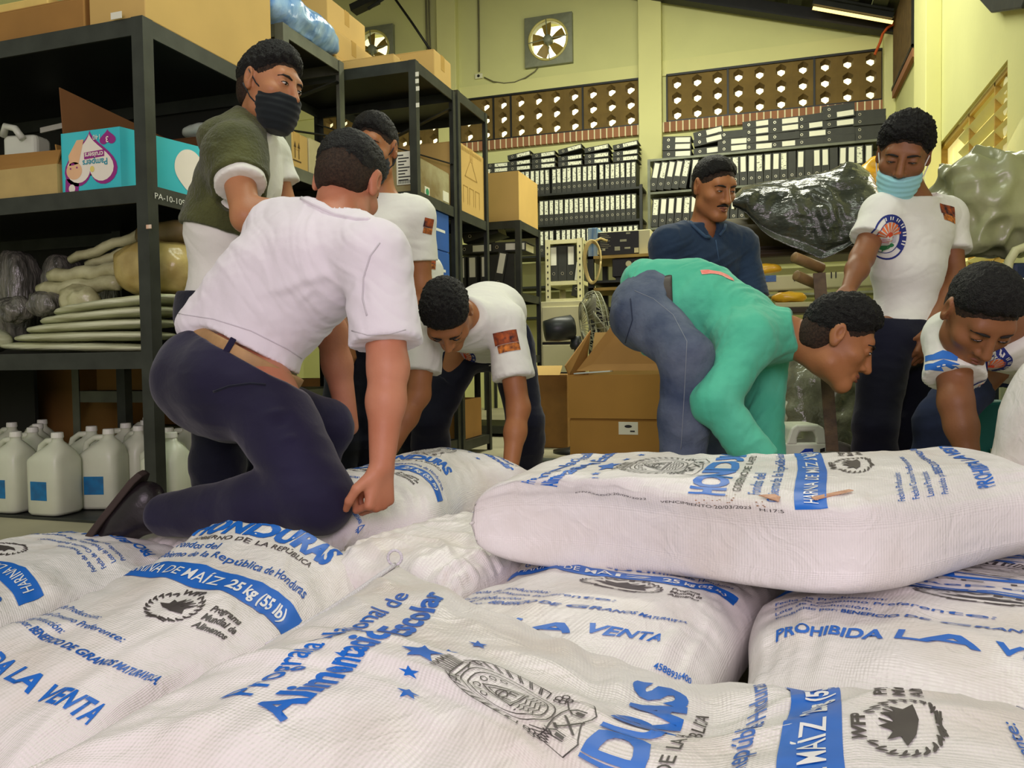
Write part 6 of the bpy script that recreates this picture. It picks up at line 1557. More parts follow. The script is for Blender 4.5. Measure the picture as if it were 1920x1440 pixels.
m_belt = mat('tan_belt', (176, 138, 92), rough=.6, var=.15, vscale=30); m_shoe = mat('black_leather', (38, 32, 34), rough=.35, var=.3, vscale=20, bump=.2, bscale=40); m_sole = mat('shoe_sole', (60, 48, 42), rough=.8)
m_maskk = cloth_mat('black_mask_cloth', (26, 32, 34)); m_maskb = cloth_mat('pale_blue_mask_cloth', (150, 206, 212), b=.2)

def ball(mb, c, A, r, nu=18, nv=10):
    return mb.grid(lambda u, v: c+A[0]*r[0]*math.cos(math.pi*(v-.5))*math.cos(2*math.pi*u)+A[1]*r[1]*math.cos(math.pi*(v-.5))*math.sin(2*math.pi*u)+A[2]*r[2]*math.sin(math.pi*(v-.5)), nu, nv)
def basis(fwd, up):
    f = unit(fwd); r = unit(np.cross(f, up)); u = np.cross(r, f); return np.array([r, f, u])      # right, forward, up (rows)

def head_ops(v, c, A, s, skin_off=0.0, ears=True, face=True, jaw=1.0):
    """Head in its own frame (x right, y forward, z up), centre between the ears."""
    c = np.array(c, float)
    W = lambda x, y, z: c+(A[0]*x+A[1]*y+A[2]*z)*s
    v.ell(W(0, -.012, .035), A, np.array([.074, .094, .086])*s, .02)
    v.ell(W(0, .022, -.028), A, np.array([.063*jaw, .072, .080])*s, .03)
    v.cone(W(-.040*jaw, .012, -.070), W(-.016, .066, -.098), .026*s, .020*s, .025); v.cone(W(.040*jaw, .012, -.070), W(.016, .066, -.098), .026*s, .020*s, .025)
    v.cone(W(-.010, .074, -.100), W(.010, .074, -.100), .020*s, .020*s, .02)
    if face:
        v.cone(W(-.034, .070, .030), W(.034, .070, .030), .018*s, .018*s, .016)
        v.ell(W(-.046, .052, -.022), A, np.array([.022, .026, .020])*s, .02); v.ell(W(.046, .052, -.022), A, np.array([.022, .026, .020])*s, .02)
        for sx in (-1, 1): v.ell(W(sx*.031, .098, .007), A, np.array([.019, .017, .013])*s, .012, True)
        for sx in (-1, 1): v.ell(W(sx*.031, .0785, .006), A, np.array([.0165, .0115, .0125])*s, .004)
        v.cone(W(0, .086, .018), W(0, .108, -.030), .0085*s, .0125*s, .010)
        v.ell(W(0, .109, -.033), A, np.array([.0125, .0125, .010])*s, .006)
        for sx in (-1, 1): v.ell(W(sx*.0145, .094, -.036), A, np.array([.0085, .012, .0085])*s, .006)
        v.cone(W(-.019, .083, -.0625), W(0, .0935, -.0595), .0052*s, .0075*s, .006); v.cone(W(.019, .083, -.0625), W(0, .0935, -.0595), .0052*s, .0075*s, .006)
        v.cone(W(-.016, .083, -.071), W(.016, .083, -.071), .0075*s, .0075*s, .006); v.cone(W(-.008, .0885, -.072), W(.008, .0885, -.072), .008*s, .008*s, .005)
        v.cone(W(-.026, .088, -.0662), W(.026, .088, -.0662), .0022*s, .0022*s, .003, True) if False else None
    if ears:
        for sx in (-1, 1):
            E = basis(A[1]*.9+A[0]*sx*.35, A[2]*1.0-A[1]*.15)
            v.ell(W(sx*.077, -.014, .004), E, np.array([.0095, .020, .032])*s, .008)
            v.ell(W(sx*.085, -.008, .008), E, np.array([.006, .010, .017])*s, .006, True)
            v.ell(W(sx*.075, -.010, -.022), E, np.array([.008, .012, .012])*s, .006)

def hand_ops(v, wr, d, thumb, pal, curl, s, r=.0088, spread=.0, thumb_curl=.4, fr=None):
    """Palm, four fingers of unequal length with knuckle bends, and a thumb leaving the side of the palm."""
    d = unit(d); pal = unit(pal-d*np.dot(pal, d)); lat = np.cross(d, pal); lat = lat if np.dot(lat, thumb) > 0 else -lat
    wr = np.array(wr, float)
    kn = []
    for i, (o, l) in enumerate(((.029, .083), (.010, .088), (-.009, .084), (-.027, .075))):
        k = wr+d*l*s+lat*o*s; kn.append(k)
        v.cone(wr+d*.012*s+lat*o*.55*s, k, .0135*s, .0108*s, .014)
    v.cone(wr+lat*.016*s+d*.02*s, wr+lat*.022*s+d*.05*s+pal*.008*s, .015*s, .013*s, .014)
    for i, k in enumerate(kn):
        L = np.array([(.040, .025, .019), (.045, .029, .020), (.041, .027, .020), (.032, .020, .018)][i])*s
        c = curl[i] if isinstance(curl, (list, tuple)) else curl
        dr = unit(d+lat*spread*(1.5-i)*.3); p = k; an = 0
        for j in range(3):
            an += c*(1.25, 1.55, .95)[j]
            dv = dr*math.cos(an)+pal*math.sin(an); q = p+dv*L[j]
            v.cone(p, q, (r-.0007*j)*s, (r-.0007*(j+1))*s, .0035); p = q
    tb = wr+d*.022*s+lat*.024*s; t1 = tb+unit(d*.62+lat*.72+pal*.25)*.042*s
    t2 = t1+unit(d*(.9-.3*thumb_curl)+lat*(.35-.7*thumb_curl)+pal*(.3+.6*thumb_curl))*.031*s; t3 = t2+unit(d*(.8-.4*thumb_curl)+lat*(.1-.9*thumb_curl)+pal*(.3+.7*thumb_curl))*.024*s
    v.cone(tb, t1, .0145*s, .0108*s, .010); v.cone(t1, t2, .0102*s, .0094*s, .004); v.cone(t2, t3, .0094*s, .0072*s, .004)

class Person:
    def __init__(s, label, J, head_fwd, head_up, scale=1.0, skin='tan', girth=1.0, headscale=1.0, res=.0042):
        s.J = {k: (at(*p) if len(p) == 3 and p[0] > 3.0001 else np.array(p, float)) for k, p in J.items()}
        s.k = scale; s.g = girth; s.A = basis(head_fwd, head_up); s.hs = headscale; s.skin = SK[skin]; s.res = res
        j = s.J; s.label = label
        s.pel = (j['hipL']+j['hipR'])/2; s.shc = (j['shL']+j['shR'])/2
        s.mid = j.get('mid', s.pel*.55+s.shc*.45); s.rib = s.mid*.42+s.shc*.58
        s.hx = unit(j['hipR']-j['hipL']); s.sx = unit(j['shR']-j['shL']); s.mx = unit(s.hx+s.sx)
        s.front = unit(np.cross(unit(s.shc-s.pel), s.mx)); s.front = s.front if True else s.front
        gl = min(j['anL'][2], j['anR'][2], j.get('knL', j['anL'])[2], j.get('knR', j['anR'])[2])-.06
        s.root_loc = (s.pel[0], s.pel[1], max(0.0, gl))
        s.hands = {}
    def torso(s, v, o=0.0, k=.05, legs=False):
        j, g = s.J, s.g*s.k
        v.cone(s.pel-s.hx*.058*g, s.pel+s.hx*.058*g, .094*g+o, .094*g+o, k)
        v.cone(s.pel, s.mid, .098*g+o, .094*g+o, k); v.cone(s.mid-s.mx*.048*g, s.mid+s.mx*.048*g, .084*g+o, .084*g+o, k)
        v.cone(s.mid, s.rib, .092*g+o, .094*g+o, k); v.cone(s.rib-s.sx*.062*g, s.rib+s.sx*.062*g, .088*g+o, .088*g+o, k)
        dn = unit(s.pel-s.shc)
        v.cone(j['shL']+s.sx*.015+dn*.022, j['shR']-s.sx*.015+dn*.022, .058*g+o, .058*g+o, k)
        for sd in ('shL', 'shR'): v.cone(j['neck'], j[sd]+dn*.006, .043*g+o, .046*g+o, k)
    def arm(s, v, sd, o=0.0, t_end=None, k=.025, flare=0.0):
        """Upper arm and forearm; t_end (0-2) stops a sleeve along the arm."""
        j, g = s.J, s.g*s.k; a, e, w = j['sh'+sd], j['el'+sd], j['wr'+sd]
        R = (.050*g, .040*g, .036*g, .025*g)
        if t_end is None or t_end > 1:
            v.cone(a, e, R[0]+o, R[1]+o+flare*.5, k)
            if t_end is None:
                m = e+(w-e)*.35; v.cone(e, m, .038*g+o, .037*g+o, k); v.cone(m, w, .037*g+o, .0245*g+o, k)
            else:
                t = t_end-1; v.cone(e, e+(w-e)*t, .038*g+o, .037*g+o+flare-(.010*g*t), k)
        else:
            v.cone(a, a+(e-a)*t_end, R[0]+o, R[0]+(R[1]-R[0])*t_end+o+flare, k)
    def leg(s, v, sd, o=0.0, k=.03, t_end=2.0, flare=0.0):
        j, g = s.J, s.g*s.k; a, e, w = j['hip'+sd], j['kn'+sd], j['an'+sd]
        v.cone(a, e, .084*g+o, .056*g+o+flare*.3, k); m = e+(w-e)*.35
        v.cone(e, m, .055*g+o+flare*.3, .054*g+o+flare*.6, k); v.cone(m, e+(w-e)*min(1, t_end-1), .054*g+o+flare*.6, .037*g+o+flare, k)
    def body(s, hands=None, ears=True, jaw=1.0, eyes=.7, gaze=0.0, look=0.0):
        j, g = s.J, s.g*s.k; v = Vol(s.res); c = j['head']; hk = s.k*s.hs
        s.torso(v, -.004)
        for sd in 'LR': s.arm(v, sd); s.leg(v, sd, -.004)
        nb = c-s.A[2]*.055*hk-s.A[1]*.018*hk
        v.cone(nb, j['neck'], .050*hk, .054*hk, .022)
        head_ops(v, c, s.A, hk, ears=ears, jaw=jaw)
        for sd, H in (hands or {}).items(): hand_ops(v, j['wr'+sd], s=s.k, **H)
        P, Fq = v.mesh()
        off = np.array(s.root_loc)
        s.o = mesh_np('person', P, Fq, s.skin, origin=off); tag(s.o, s.label, 'person')
        # eyes, brows, lips
        W = lambda x, y, z: c+(s.A[0]*x+s.A[1]*y+s.A[2]*z)*hk
        eh = .0062*eyes
        for sx in (-1, 1):
            mb = MB(); ball(mb, W(sx*.031, .0835, .0045-gaze*.3), s.A, np.array([.0118, .0092, eh])*hk); e = mb.build('eye', m_eye, s.o, smooth=True)
            mb = MB(); ball(mb, W(sx*.031+look, .0885, .0040-gaze*.3), s.A, np.array([.0052, .0049, min(.0052, eh*.96)])*hk); mb.build('iris', m_iris, e, smooth=True)
            mb = MB(); mb.tube([W(sx*.013, .0935, .0225), W(sx*.028, .0925, .0265), W(sx*.042, .084, .026), W(sx*.052, .072, .020)], [.0024*hk, .0036*hk, .0031*hk, .0014*hk], 8); mb.build('eyebrow', m_brow, s.o, smooth=True)
            z0 = .0045-gaze*.3
            mb = MB(); mb.tube([W(sx*.0185, .0865, z0), W(sx*.024, .0912, z0+eh*.75), W(sx*.033, .0925, z0+eh), W(sx*.040, .0885, z0+eh*.7), W(sx*.045, .0835, z0)], [.0009*hk, .0016*hk, .0019*hk, .0017*hk, .0009*hk], 6); mb.build('eyelashes', m_iris, s.o, smooth=True)
        for zz, w_ in ((-.0605, .019), (-.0715, .016)):
            mb = MB(); mb.tube([W(-w_-.003, .084, -.066), W(-w_*.5, .0945, zz+.0), W(0, .0985, zz-.001), W(w_*.5, .0945, zz), W(w_+.003, .084, -.066)], [.0015*hk, .0042*hk, .005*hk, .0042*hk, .0015*hk], 8); mb.build('lip', m_lip, s.o, smooth=True)
        return s.o
    def child(s, name, v, m, disp=None, smooth=1, label=None):
        P, Fq = v.mesh(disp, smooth); o = mesh_np(name, P, Fq, m, s.o)
        if label: o['label'] = label
        s.last = (P, Fq)
        return o
    def bvh(s):
        P, Fq = s.last
        return BVHTree.FromPolygons([tuple(p) for p in P], [tuple(int(i) for i in f) for f in Fq])
    def hair(s, top=.020, fade=True, seed=0, curl=.006, m=None, vol=1.0, frontline=.0, freq=70, sides=0.0):
        c, A, hk = s.J['head'], s.A, s.k*s.hs
        W = lambda x, y, z: c+(A[0]*x+A[1]*y+A[2]*z)*hk
        if fade:
            v = Vol(.0034); v.ell(W(0, -.0125, .034), A, np.array([.0760, .0965, .088])*hk, .01); v.ell(W(0, -.045, -.02), A, np.array([.058, .056, .06])*hk, .03)
            v.plane(W(0, .020, .0), unit(A[1]*.74-A[2]*.67), None, .004, .0022)
            v.plane(W(0, 0, -.060), -A[2], None, .012, .002)
            for sx in (-1, 1): v.ell(W(sx*.082, -.006, -.004), A, np.array([.02, .030, .034])*hk, .004, True)
            s.child('cropped_hair', v, m or m_hairfade, lambda P, n: .0012*perlin(P*200))
        v = Vol(.0032)
        v.ell(W(0, -.010, .046), A, np.array([.0765*vol+sides, .0945, .079+top*.35])*hk, .02)
        v.ell(W(0, .012, .070+top*.25), A, np.array([.064*vol, .070, .040+top*.75])*hk, .03)
        v.ell(W(0, -.05, .035), A, np.array([.066, .057, .070])*hk, .02)
        v.plane(W(0, .048, .050+frontline), unit(A[1]*.70-A[2]*.71), None, .022, .0045)
        v.plane(W(0, -.04, -.012), unit(-A[2]*1.0-A[1]*.25), None, .020, .003)
        for sx in (-1, 1): v.ell(W(sx*.088, .0, .0), A, np.array([.022, .030, .034])*hk, .010, True)
        hc = W(0, -.02, .03)
        def f(P, n):
            Q = P*freq+seed; w = np.stack([perlin(Q*.5+9), perlin(Q*.5+17), perlin(Q*.5+31)], 1)
            d = curl*(.9*perlin(Q+w)+.8*(np.abs(perlin(Q*1.9+w*1.5+3))-.25)+.5*perlin(Q*4.1+5))
            return d+curl*.35
        s.child('hair', v, m or m_hair, f, smooth=0)
    def wrinkle(s, seed, amp=.006, folds=()):
        ax = unit(s.shc-s.pel)
        def f(P, n):
            t = P@ax; lat = P@s.sx; fr = P@s.front
            w = perlin(np.stack([t*4, lat*4, fr*4+seed], 1))
            Q = np.stack([t*13+lat*6+w*2.2, lat*4.5+w, fr*5+seed], 1)
            r1 = np.abs(perlin(Q)); r2 = np.abs(perlin(Q*[1.9, 1.3, 1.4]+7))
            d = amp*(.7*perlin(Q*.5+seed)+1.3*(.28-np.minimum(r1, .28))-.9*(.16-np.minimum(r2, .16))+.15*perlin(P*45+seed))
            for a, b, w_, am in folds:
                a = np.array(a); b = np.array(b); ba = b-a
                tt = np.clip(((P-a)@ba)/max(ba@ba, 1e-9), 0, 1)
                bend = .012*perlin(np.stack([tt*3, np.full_like(tt, seed), np.full_like(tt, am*500)], 1))
                r = np.linalg.norm(P-a-tt[:, None]*ba-bend[:, None]*ax, axis=1); d = d+am*np.exp(-(r/w_)**2)*np.sin(np.pi*np.clip(tt, .04, .96))
            return d
        return f
    def seam(s, name, pix, r, m, target=None, lift=.0005):
        """A stitched line or edge that follows the cloth last built, traced along camera rays."""
        bv = s.bvh() if target is None else target; out = []
        pix = [np.array(q, float) for q in pix]
        for a, b in zip(pix[:-1], pix[1:]):
            k = max(2, int(np.linalg.norm(b-a)/7))
            for i in range(k):
                q = a+(b-a)*i/k; d = unit(ray(*q)); h = bv.ray_cast(Vector(CAM), Vector(d))
                if h[0] is not None and (not out or np.linalg.norm(np.array(h[0])-out[-1]) < .30): out.append(np.array(h[0])-d*lift)
        if len(out) > 2:
            mb = MB(); mb.tube(out, r, 6); return mb.build(name, m, s.o, smooth=True)
    def tee(s, m, hem=-.06, sleeve=.62, o=.013, name='t_shirt', seed=0, amp=.006, flare=.010, collar=.012, folds=(), v_neck=None, sl=None, res=.0052, hemn=None, smooth=1, extra=None):
        j, g = s.J, s.g*s.k; v = Vol(res)
        s.torso(v, o)
        for sd in 'LR':
            t_ = (sl or {}).get(sd, sleeve)
            s.arm(v, sd, o*.8, t_end=t_, flare=flare)
            e0, e1 = (j['sh'+sd], j['el'+sd]) if t_ <= 1 else (j['el'+sd], j['wr'+sd]); tt = t_ if t_ <= 1 else t_-1
            pe = e0+(e1-e0)*tt; d = unit(e1-e0)
            v.plane(pe-d*.002, d, .085*g)
            v.cone(pe-d*.012, pe+d*.03, .026*g, .058*g+flare, .003, True)
        ax = unit(s.mid-s.pel)
        v.plane(s.pel+ax*hem, (hemn if hemn is not None else -ax))
        # neck opening
        na = unit(j['neck']-s.shc*.7-s.rib*.3)
        up = unit(s.A[2]*.35+unit(j['neck']-s.rib)*.8)
        v.plane(j['neck']+up*collar, up, .10)
        v.cone(j['neck']-up*.03, j['neck']+up*.10, .054*g, .062*g, .006, True)
        if v_neck is not None: v.cone(j['neck']+s.front*.05, j['neck']+s.front*.085-up*v_neck, .038*g, .006*g, .006, True)
        if extra: extra(v)
        return s.child(name, v, m, s.wrinkle(seed, amp, folds), smooth)
    def trousers(s, m, top=.055, o=.013, name='trousers', seed=0, amp=.007, flare=.012, t_end=1.93, res=.0056, smooth=1, folds=(), lim=.26):
        j, g = s.J, s.g*s.k; v = Vol(res)
        v.cone(s.pel-s.hx*.058*g, s.pel+s.hx*.058*g, .097*g+o, .097*g+o, .04); v.cone(s.pel, s.mid, .100*g+o, .092*g+o, .04); v.cone(s.pel-s.hx*.05*g, s.mid*.5+s.pel*.5-s.hx*.04*g, .094*g+o, .086*g+o, .04); v.cone(s.pel+s.hx*.05*g, s.mid*.5+s.pel*.5+s.hx*.04*g, .094*g+o, .086*g+o, .04)
        v.ell(s.pel-s.front*.045*g-s.hx*.045*g, np.eye(3), np.array([.085]*3)*g+o, .04); v.ell(s.pel-s.front*.045*g+s.hx*.045*g, np.eye(3), np.array([.085]*3)*g+o, .04)
        for sd in 'LR': s.leg(v, sd, o, t_end=t_end, flare=flare)
        ax = unit(s.mid-s.pel); v.plane(s.pel+ax*top, ax, lim)
        fo = list(folds)
        def f(P, n):
            d = amp*(perlin(P*[9, 9, 16]+seed)-.8*np.abs(perlin(P*[11, 11, 22]+seed+2)))
            for a, b, w, am in fo:
                a = np.array(a); b = np.array(b); ba = b-a; tt = np.clip(((P-a)@ba)/max(ba@ba, 1e-9), 0, 1)
                r = np.linalg.norm(P-a-tt[:, None]*ba, axis=1); d = d+am*np.exp(-(r/w)**2)*np.sin(np.pi*np.clip(tt, .04, .96))
            return d
        return s.child(name, v, m, f, smooth)
    def shoes(s, dirs, m=None):
        for sd, d in dirs.items():
            if sd not in 'LR': continue
            a = s.J['an'+sd]; d = unit(d); up = unit(np.array([0, 0, 1.0])-d*d[2]); k = s.k
            if 'up'+sd in dirs: up = dirs['up'+sd]
            v = Vol(.005); v.cone(a-d*.03*k-up*.035*k, a+d*.05*k-up*.035*k, .038*k, .040*k, .03); v.cone(a+d*.05*k-up*.038*k, a+d*.15*k-up*.048*k, .040*k, .030*k, .03); v.cone(a, a-up*.03*k, .040*k, .040*k, .03)
            v.plane(a-up*.072*k, -up)
            o = s.child('shoe', v, m or m_shoe)
            mb = MB(); lat = np.cross(up, d)
            pts = [(-.07, -.02), (-.05, -.035), (.06, -.042), (.13, -.040), (.175, -.02), (.185, 0), (.175, .02), (.13, .040), (.06, .042), (-.05, .035), (-.07, .02), (-.075, 0)]
            mb.prism([a+d*x*k+lat*y*k-up*.085*k for x, y in pts], up*.016*k); mb.build('sole', m_sole, o, bevel=.003)
    def mask(s, m, drop=0.0, label=None):
        c, A, hk = s.J['head'], s.A, s.k*s.hs; W = lambda x, y, z: c+(A[0]*x+A[1]*y+A[2]*z)*hk
        v = Vol(.0034); z = -drop
        v.ell(W(0, .030, -.055+z*.4), A, np.array([.070, .078, .062])*hk, .02); v.cone(W(0, .087, -.036+z), W(0, .068, -.100+z*.6), .030*hk, .040*hk, .03); v.ell(W(0, .045, -.085+z*.4), A, np.array([.058, .058, .048])*hk, .02)
        v.plane(W(0, .09, -.024+z), unit(A[2]*1.0+A[1]*.18)); v.plane(W(0, .022, -.06), -A[1]); v.plane(W(0, .06, -.132+z*.3), -A[2])
        o = s.child('face_mask', v, m, lambda P, n: .0012*np.sin((P-c)@A[2]*330)+.002*perlin(P*40))
        if label: o['label'] = label
        for sx in (-1, 1):
            mb = MB(); mb.tube([W(sx*.058, .045, -.036+z), W(sx*.072, .015, -.012), W(sx*.083, -.012, .024)], .0022*hk, 6); mb.tube([W(sx*.056, .042, -.085+z*.5), W(sx*.074, .006, -.055), W(sx*.083, -.022, -.018)], .0022*hk, 6); mb.build('ear_loop', m if m is m_maskk else mat('white_elastic', (226, 226, 214), rough=.7), o, smooth=True)

# ---- printed emblems on the shirts
m_e1 = mat('emblem_navy', (36, 48, 120), rough=.8, var=.05); m_e2 = mat('emblem_white', (226, 226, 218), rough=.8, var=.03); m_e3 = mat('emblem_orange', (232, 118, 66), rough=.8, var=.08); m_e4 = mat('emblem_green', (48, 128, 74), rough=.8, var=.08); m_e5 = mat('emblem_red', (222, 74, 40), rough=.8)
m_patch = mat('photo_print', (176, 84, 34), rough=.8, rgb2=(44, 24, 34), vscale=45, detail=3); m_patch2 = mat('photo_print_warm', (220, 130, 50), rough=.8, rgb2=(96, 50, 30), vscale=60, detail=3)
def emblem(p, px, py, s, up=None, tilt=0.0):
    """School emblem: navy ring, rising sun, open book and tree, laid on the shirt where the pixel ray meets it."""
    bv = p.bvh(); d = unit(ray(px, py)); h = bv.ray_cast(Vector(CAM), Vector(d))
    if h[0] is None: return
    o = np.array(h[0]); n = unit(np.array(h[1])); n = n if n@d < 0 else -n
    n = unit(n*.6-d*.4)
    u = unit(up if up is not None else s_up(p)); par = p.o.children[0]
    par = [c for c in p.o.children if c.name.startswith(('t_shirt', 'shirt'))][0]
    a, b = s*.80, s
    f = Flat(); f.ring(0, 0, a*.92, b*.92, s*.07, 48); f.ring(0, 0, a*.66, b*.70, s*.22, 30, -.62, 1.9); f.ring(0, 0, a*.66, b*.70, s*.03, 30, 1.9, 5.66); lay_on('emblem_ring', f, m_e1, par, bv, o, n, u, .02, .0022)
    f = Flat()
    for k in range(9):
        an = .12+k*(math.pi-.24)/8; f.poly([(s*.10*math.cos(an), s*.12+s*.10*math.sin(an)), (s*.58*math.cos(an-.12), s*.12+s*.56*math.sin(an-.12)), (s*.58*math.cos(an+.12), s*.12+s*.56*math.sin(an+.12))])
    lay_on('emblem_rays', f, m_e3, par, bv, o, n, u, .02, .0022)
    f = Flat(); f.poly([(s*.19*math.cos(t), s*.12+s*.19*math.sin(t)) for t in np.linspace(0, math.pi, 14)]); lay_on('emblem_sun', f, m_e5, par, bv, o, n, u, .02, .0028)
    f = Flat(); f.poly([(-.44*s, .06*s), (0, .10*s), (.44*s, .06*s), (.40*s, -.24*s), (0, -.20*s), (-.40*s, -.24*s)]); 
    lay_on('emblem_book', f, mat('emblem_book', (206, 206, 214), rough=.8, var=.05), par, bv, o, n, u, .02, .0022)
    f = Flat(); f.stroke([(-.28*s, .02*s), (.28*s, .02*s)], s*.02); f.stroke([(-.30*s, -.14*s), (.30*s, -.14*s)], s*.03); f.stroke([(-.28*s, -.06*s), (.1*s, -.06*s)], s*.02); lay_on('emblem_lines', f, m_e5, par, bv, o, n, u, .02, .003)
    f = Flat(); f.ell(-.04*s, -.44*s, .26*s, .13*s); f.ell(.16*s, -.36*s, .20*s, .10*s); f.poly([(-.10*s, -.5*s), (-.04*s, -.5*s), (-.05*s, -.66*s), (-.10*s, -.66*s)]); lay_on('emblem_tree', f, m_e4, par, bv, o, n, u, .02, .0022)
    f = Flat()
    for k in range(17):
        an = -.5+k*.145; r = .80*s
        f.poly([(r*.82*math.cos(an-.035), r*.97*math.sin(an-.035)), (r*1.0*math.cos(an-.035), r*1.13*math.sin(an-.035)), (r*1.0*math.cos(an+.03), r*1.13*math.sin(an+.03)), (r*.82*math.cos(an+.03), r*.97*math.sin(an+.03))]) if k % 3 else None
    lay_on('emblem_lettering', f, m_e2, par, bv, o, n, u, .02, .003)
def s_up(p): return unit(p.shc-p.pel)
def sleeve_print(p, px, py, w, h, up, kind='photo'):
    bv = p.bvh(); d = unit(ray(px, py)); r = bv.ray_cast(Vector(CAM), Vector(d))
    if r[0] is None: return
    o = np.array(r[0]); n = unit(np.array(r[1])); n = n if n@d < 0 else -n; n = unit(n*.5-d*.5)
    par = [c for c in p.o.children if c.name.startswith(('t_shirt', 'shirt'))][0]
    if kind == 'photo':
        f = Flat(); f.poly([(-w/2, -h*.1), (w/2, -h*.1), (w/2, h/2), (-w/2, h/2)]); lay_on('sleeve_photo', f, m_patch, par, bv, o, n, up, .01, .002)
        f = Flat(); f.poly([(-w*.42, -h/2), (w*.5, -h/2), (w*.5, -h*.12), (-w*.42, -h*.12)]); lay_on('sleeve_photo', f, m_patch2, par, bv, o, n, up, .01, .002)
    else:
        f = Flat()
        for k in (0, -1): f.poly([(-w/2, .02+k*h*.55), (-w*.2, .012+k*h*.55), (w*.1, .016+k*h*.55), (w*.5, -.004+k*h*.55), (w*.45, -.022+k*h*.55), (w*.1, -.010+k*h*.55), (-w*.2, -.006+k*h*.55), (-w*.5, .002+k*h*.55)])
        lay_on('sleeve_flag', f, mat('flag_blue', (44, 110, 196), rough=.8, var=.06), par, bv, o, n, up, .01, .002)
DOWN = np.array([0, 0, -1.0])
# ------------------------------------------------------------------ the cast
def ankle(px, z, d):         # ankle above the floor under a pixel column at camera depth d
    for y in np.linspace(500, 1800, 1301):
        p = at(px, y, d)
        if p[2] <= z: return tuple(p)
def deeper(J, f):
    return {k: ((q[0], q[1], q[2]*f) if q[0] > 3.0001 else q) for k, q in J.items()}
# kneeling boy, back to the camera
K = Person('boy in white short-sleeved shirt and navy trousers kneeling, back turned, gripping a sack', deeper(dict(
    head=(652, 345, 1.98), neck=(628, 425, 1.90), shL=(528, 432, 2.00), shR=(708, 478, 1.78), mid=(520, 560, 1.93),
    hipL=(368, 712, 1.98), hipR=(486, 738, 1.83), elR=(728, 690, 1.72), wrR=(716, 872, 1.68), elL=(620, 620, 2.20), wrL=(655, 800, 2.25),
    knR=(600, 935, 1.72), anR=(284, 968, 1.90), knL=(610, 800, 2.20), anL=(545, 965, 2.28)), 1.07), cv(.12, -.42, .90), cv(.20, .88, .42), scale=1.08, skin='pink', girth=1.06, res=.0036)
K.body(hands={'R': dict(d=cv(-.05, -1, -.05), thumb=cv(-.8, 0, .5), pal=cv(-.75, -.1, .6), curl=[.98, 1.0, 1.0, .98], thumb_curl=.3)})
K.hair(top=.012, seed=1, curl=.004)
fo = []
for (x0, y0, d0), (x1, y1, d1), w, am in (((700, 500, 1.68), (560, 640, 1.72), .014, .012), ((690, 520, 1.68), (520, 610, 1.76), .012, -.008), ((640, 500, 1.74), (470, 560, 1.80), .014, .010), ((560, 420, 1.84), (430, 520, 1.84), .016, .010), ((600, 470, 1.8), (430, 590, 1.82), .012, -.008), ((520, 450, 1.86), (400, 560, 1.86), .012, .009), ((650, 560, 1.7), (570, 680, 1.74), .012, .011), ((660, 430, 1.76), (690, 560, 1.68), .010, -.010), ((470, 480, 1.84), (360, 590, 1.86), .012, .008), ((600, 530, 1.76), (480, 640, 1.78), .010, .009)):
    fo.append((at(x0, y0, d0*1.07), at(x1, y1, d1*1.07), w, am))
hemn = unit(at(320, 605, 1.9)-at(440, 420, 1.9))
K.tee(m_shirt, hem=.115, sleeve=.80, o=.022, name='shirt', seed=1, amp=.010, flare=.018, collar=.022, folds=fo, sl={'L': .6}, extra=lambda v: v.cone(at(480, 520, 2.04), at(388, 612, 2.06), .085, .076, .06))
shirtK = K.last
m_sl = mat('white_stitching', (206, 200, 206), rough=.8)
K.seam('shoulder_seam', [(712, 455), (694, 480), (682, 520), (680, 560), (690, 600)], .0022, m_sl)
K.seam('sleeve_hem', [(652, 618), (690, 628), (730, 626), (768, 616)], .0016, m_sl)
K.seam('shirt_hem', [(335, 588), (400, 598), (470, 620), (540, 655), (585, 685)], .0016, m_sl)
K.seam('collar', [(566, 372), (590, 384), (630, 402), (668, 410), (700, 412)], .0060, m_shirt)
K.trousers(m_navy, top=.085, o=.014, seed=2, amp=.006, flare=.000, t_end=1.90, folds=[(at(560, 780, 1.78), at(620, 760, 1.82), .012, -.010), (at(590, 745, 1.80), at(450, 800, 1.86), .010, .008), (at(575, 770, 1.80), at(450, 830, 1.86), .009, -.007), (at(590, 800, 1.78), at(480, 850, 1.85), .010, .008), (at(450, 905, 1.9), at(585, 930, 1.80), .012, -.010), (at(430, 930, 1.9), at(560, 950, 1.80), .010, .007), (at(330, 800, 1.96), at(440, 870, 1.92), .010, -.006)])
K.seam('welt_pocket', [(400, 735), (430, 724), (470, 719), (505, 722)], .0030, m_navyd)
K.seam('side_seam', [(588, 700), (580, 760), (568, 800)], .0022, m_navyd)
v = Vol(.0045); ax = unit(K.mid-K.pel)
v.cone(K.pel+ax*.085-K.hx*.055, K.pel+ax*.085+K.hx*.055, .128, .128, .03); v.plane(K.pel+ax*.108, ax, .3); v.plane(K.pel+ax*.072, -ax)
K.child('belt', v, m_belt, smooth=0, label='tan woven belt')
for (x, y) in ((347, 640), (428, 652)):
    bvt = BVHTree.FromPolygons([tuple(p) for p in K.last[0]], [tuple(int(i) for i in f) for f in K.last[1]])
    d = unit(ray(x, y)); h = bvt.ray_cast(Vector(CAM), Vector(d))
    if h[0] is not None:
        q = np.array(h[0]); mb = MB(); mb.obox(q-d*.004, unit(np.cross(ax, d)), ax, -d, .0075, .026, .004); mb.build('belt_loop', m_navy, K.o, bevel=.002)
K.shoes({'R': unit(cv(-.62, -.78, .05)), 'upR': unit(cv(.78, -.62, .0))})

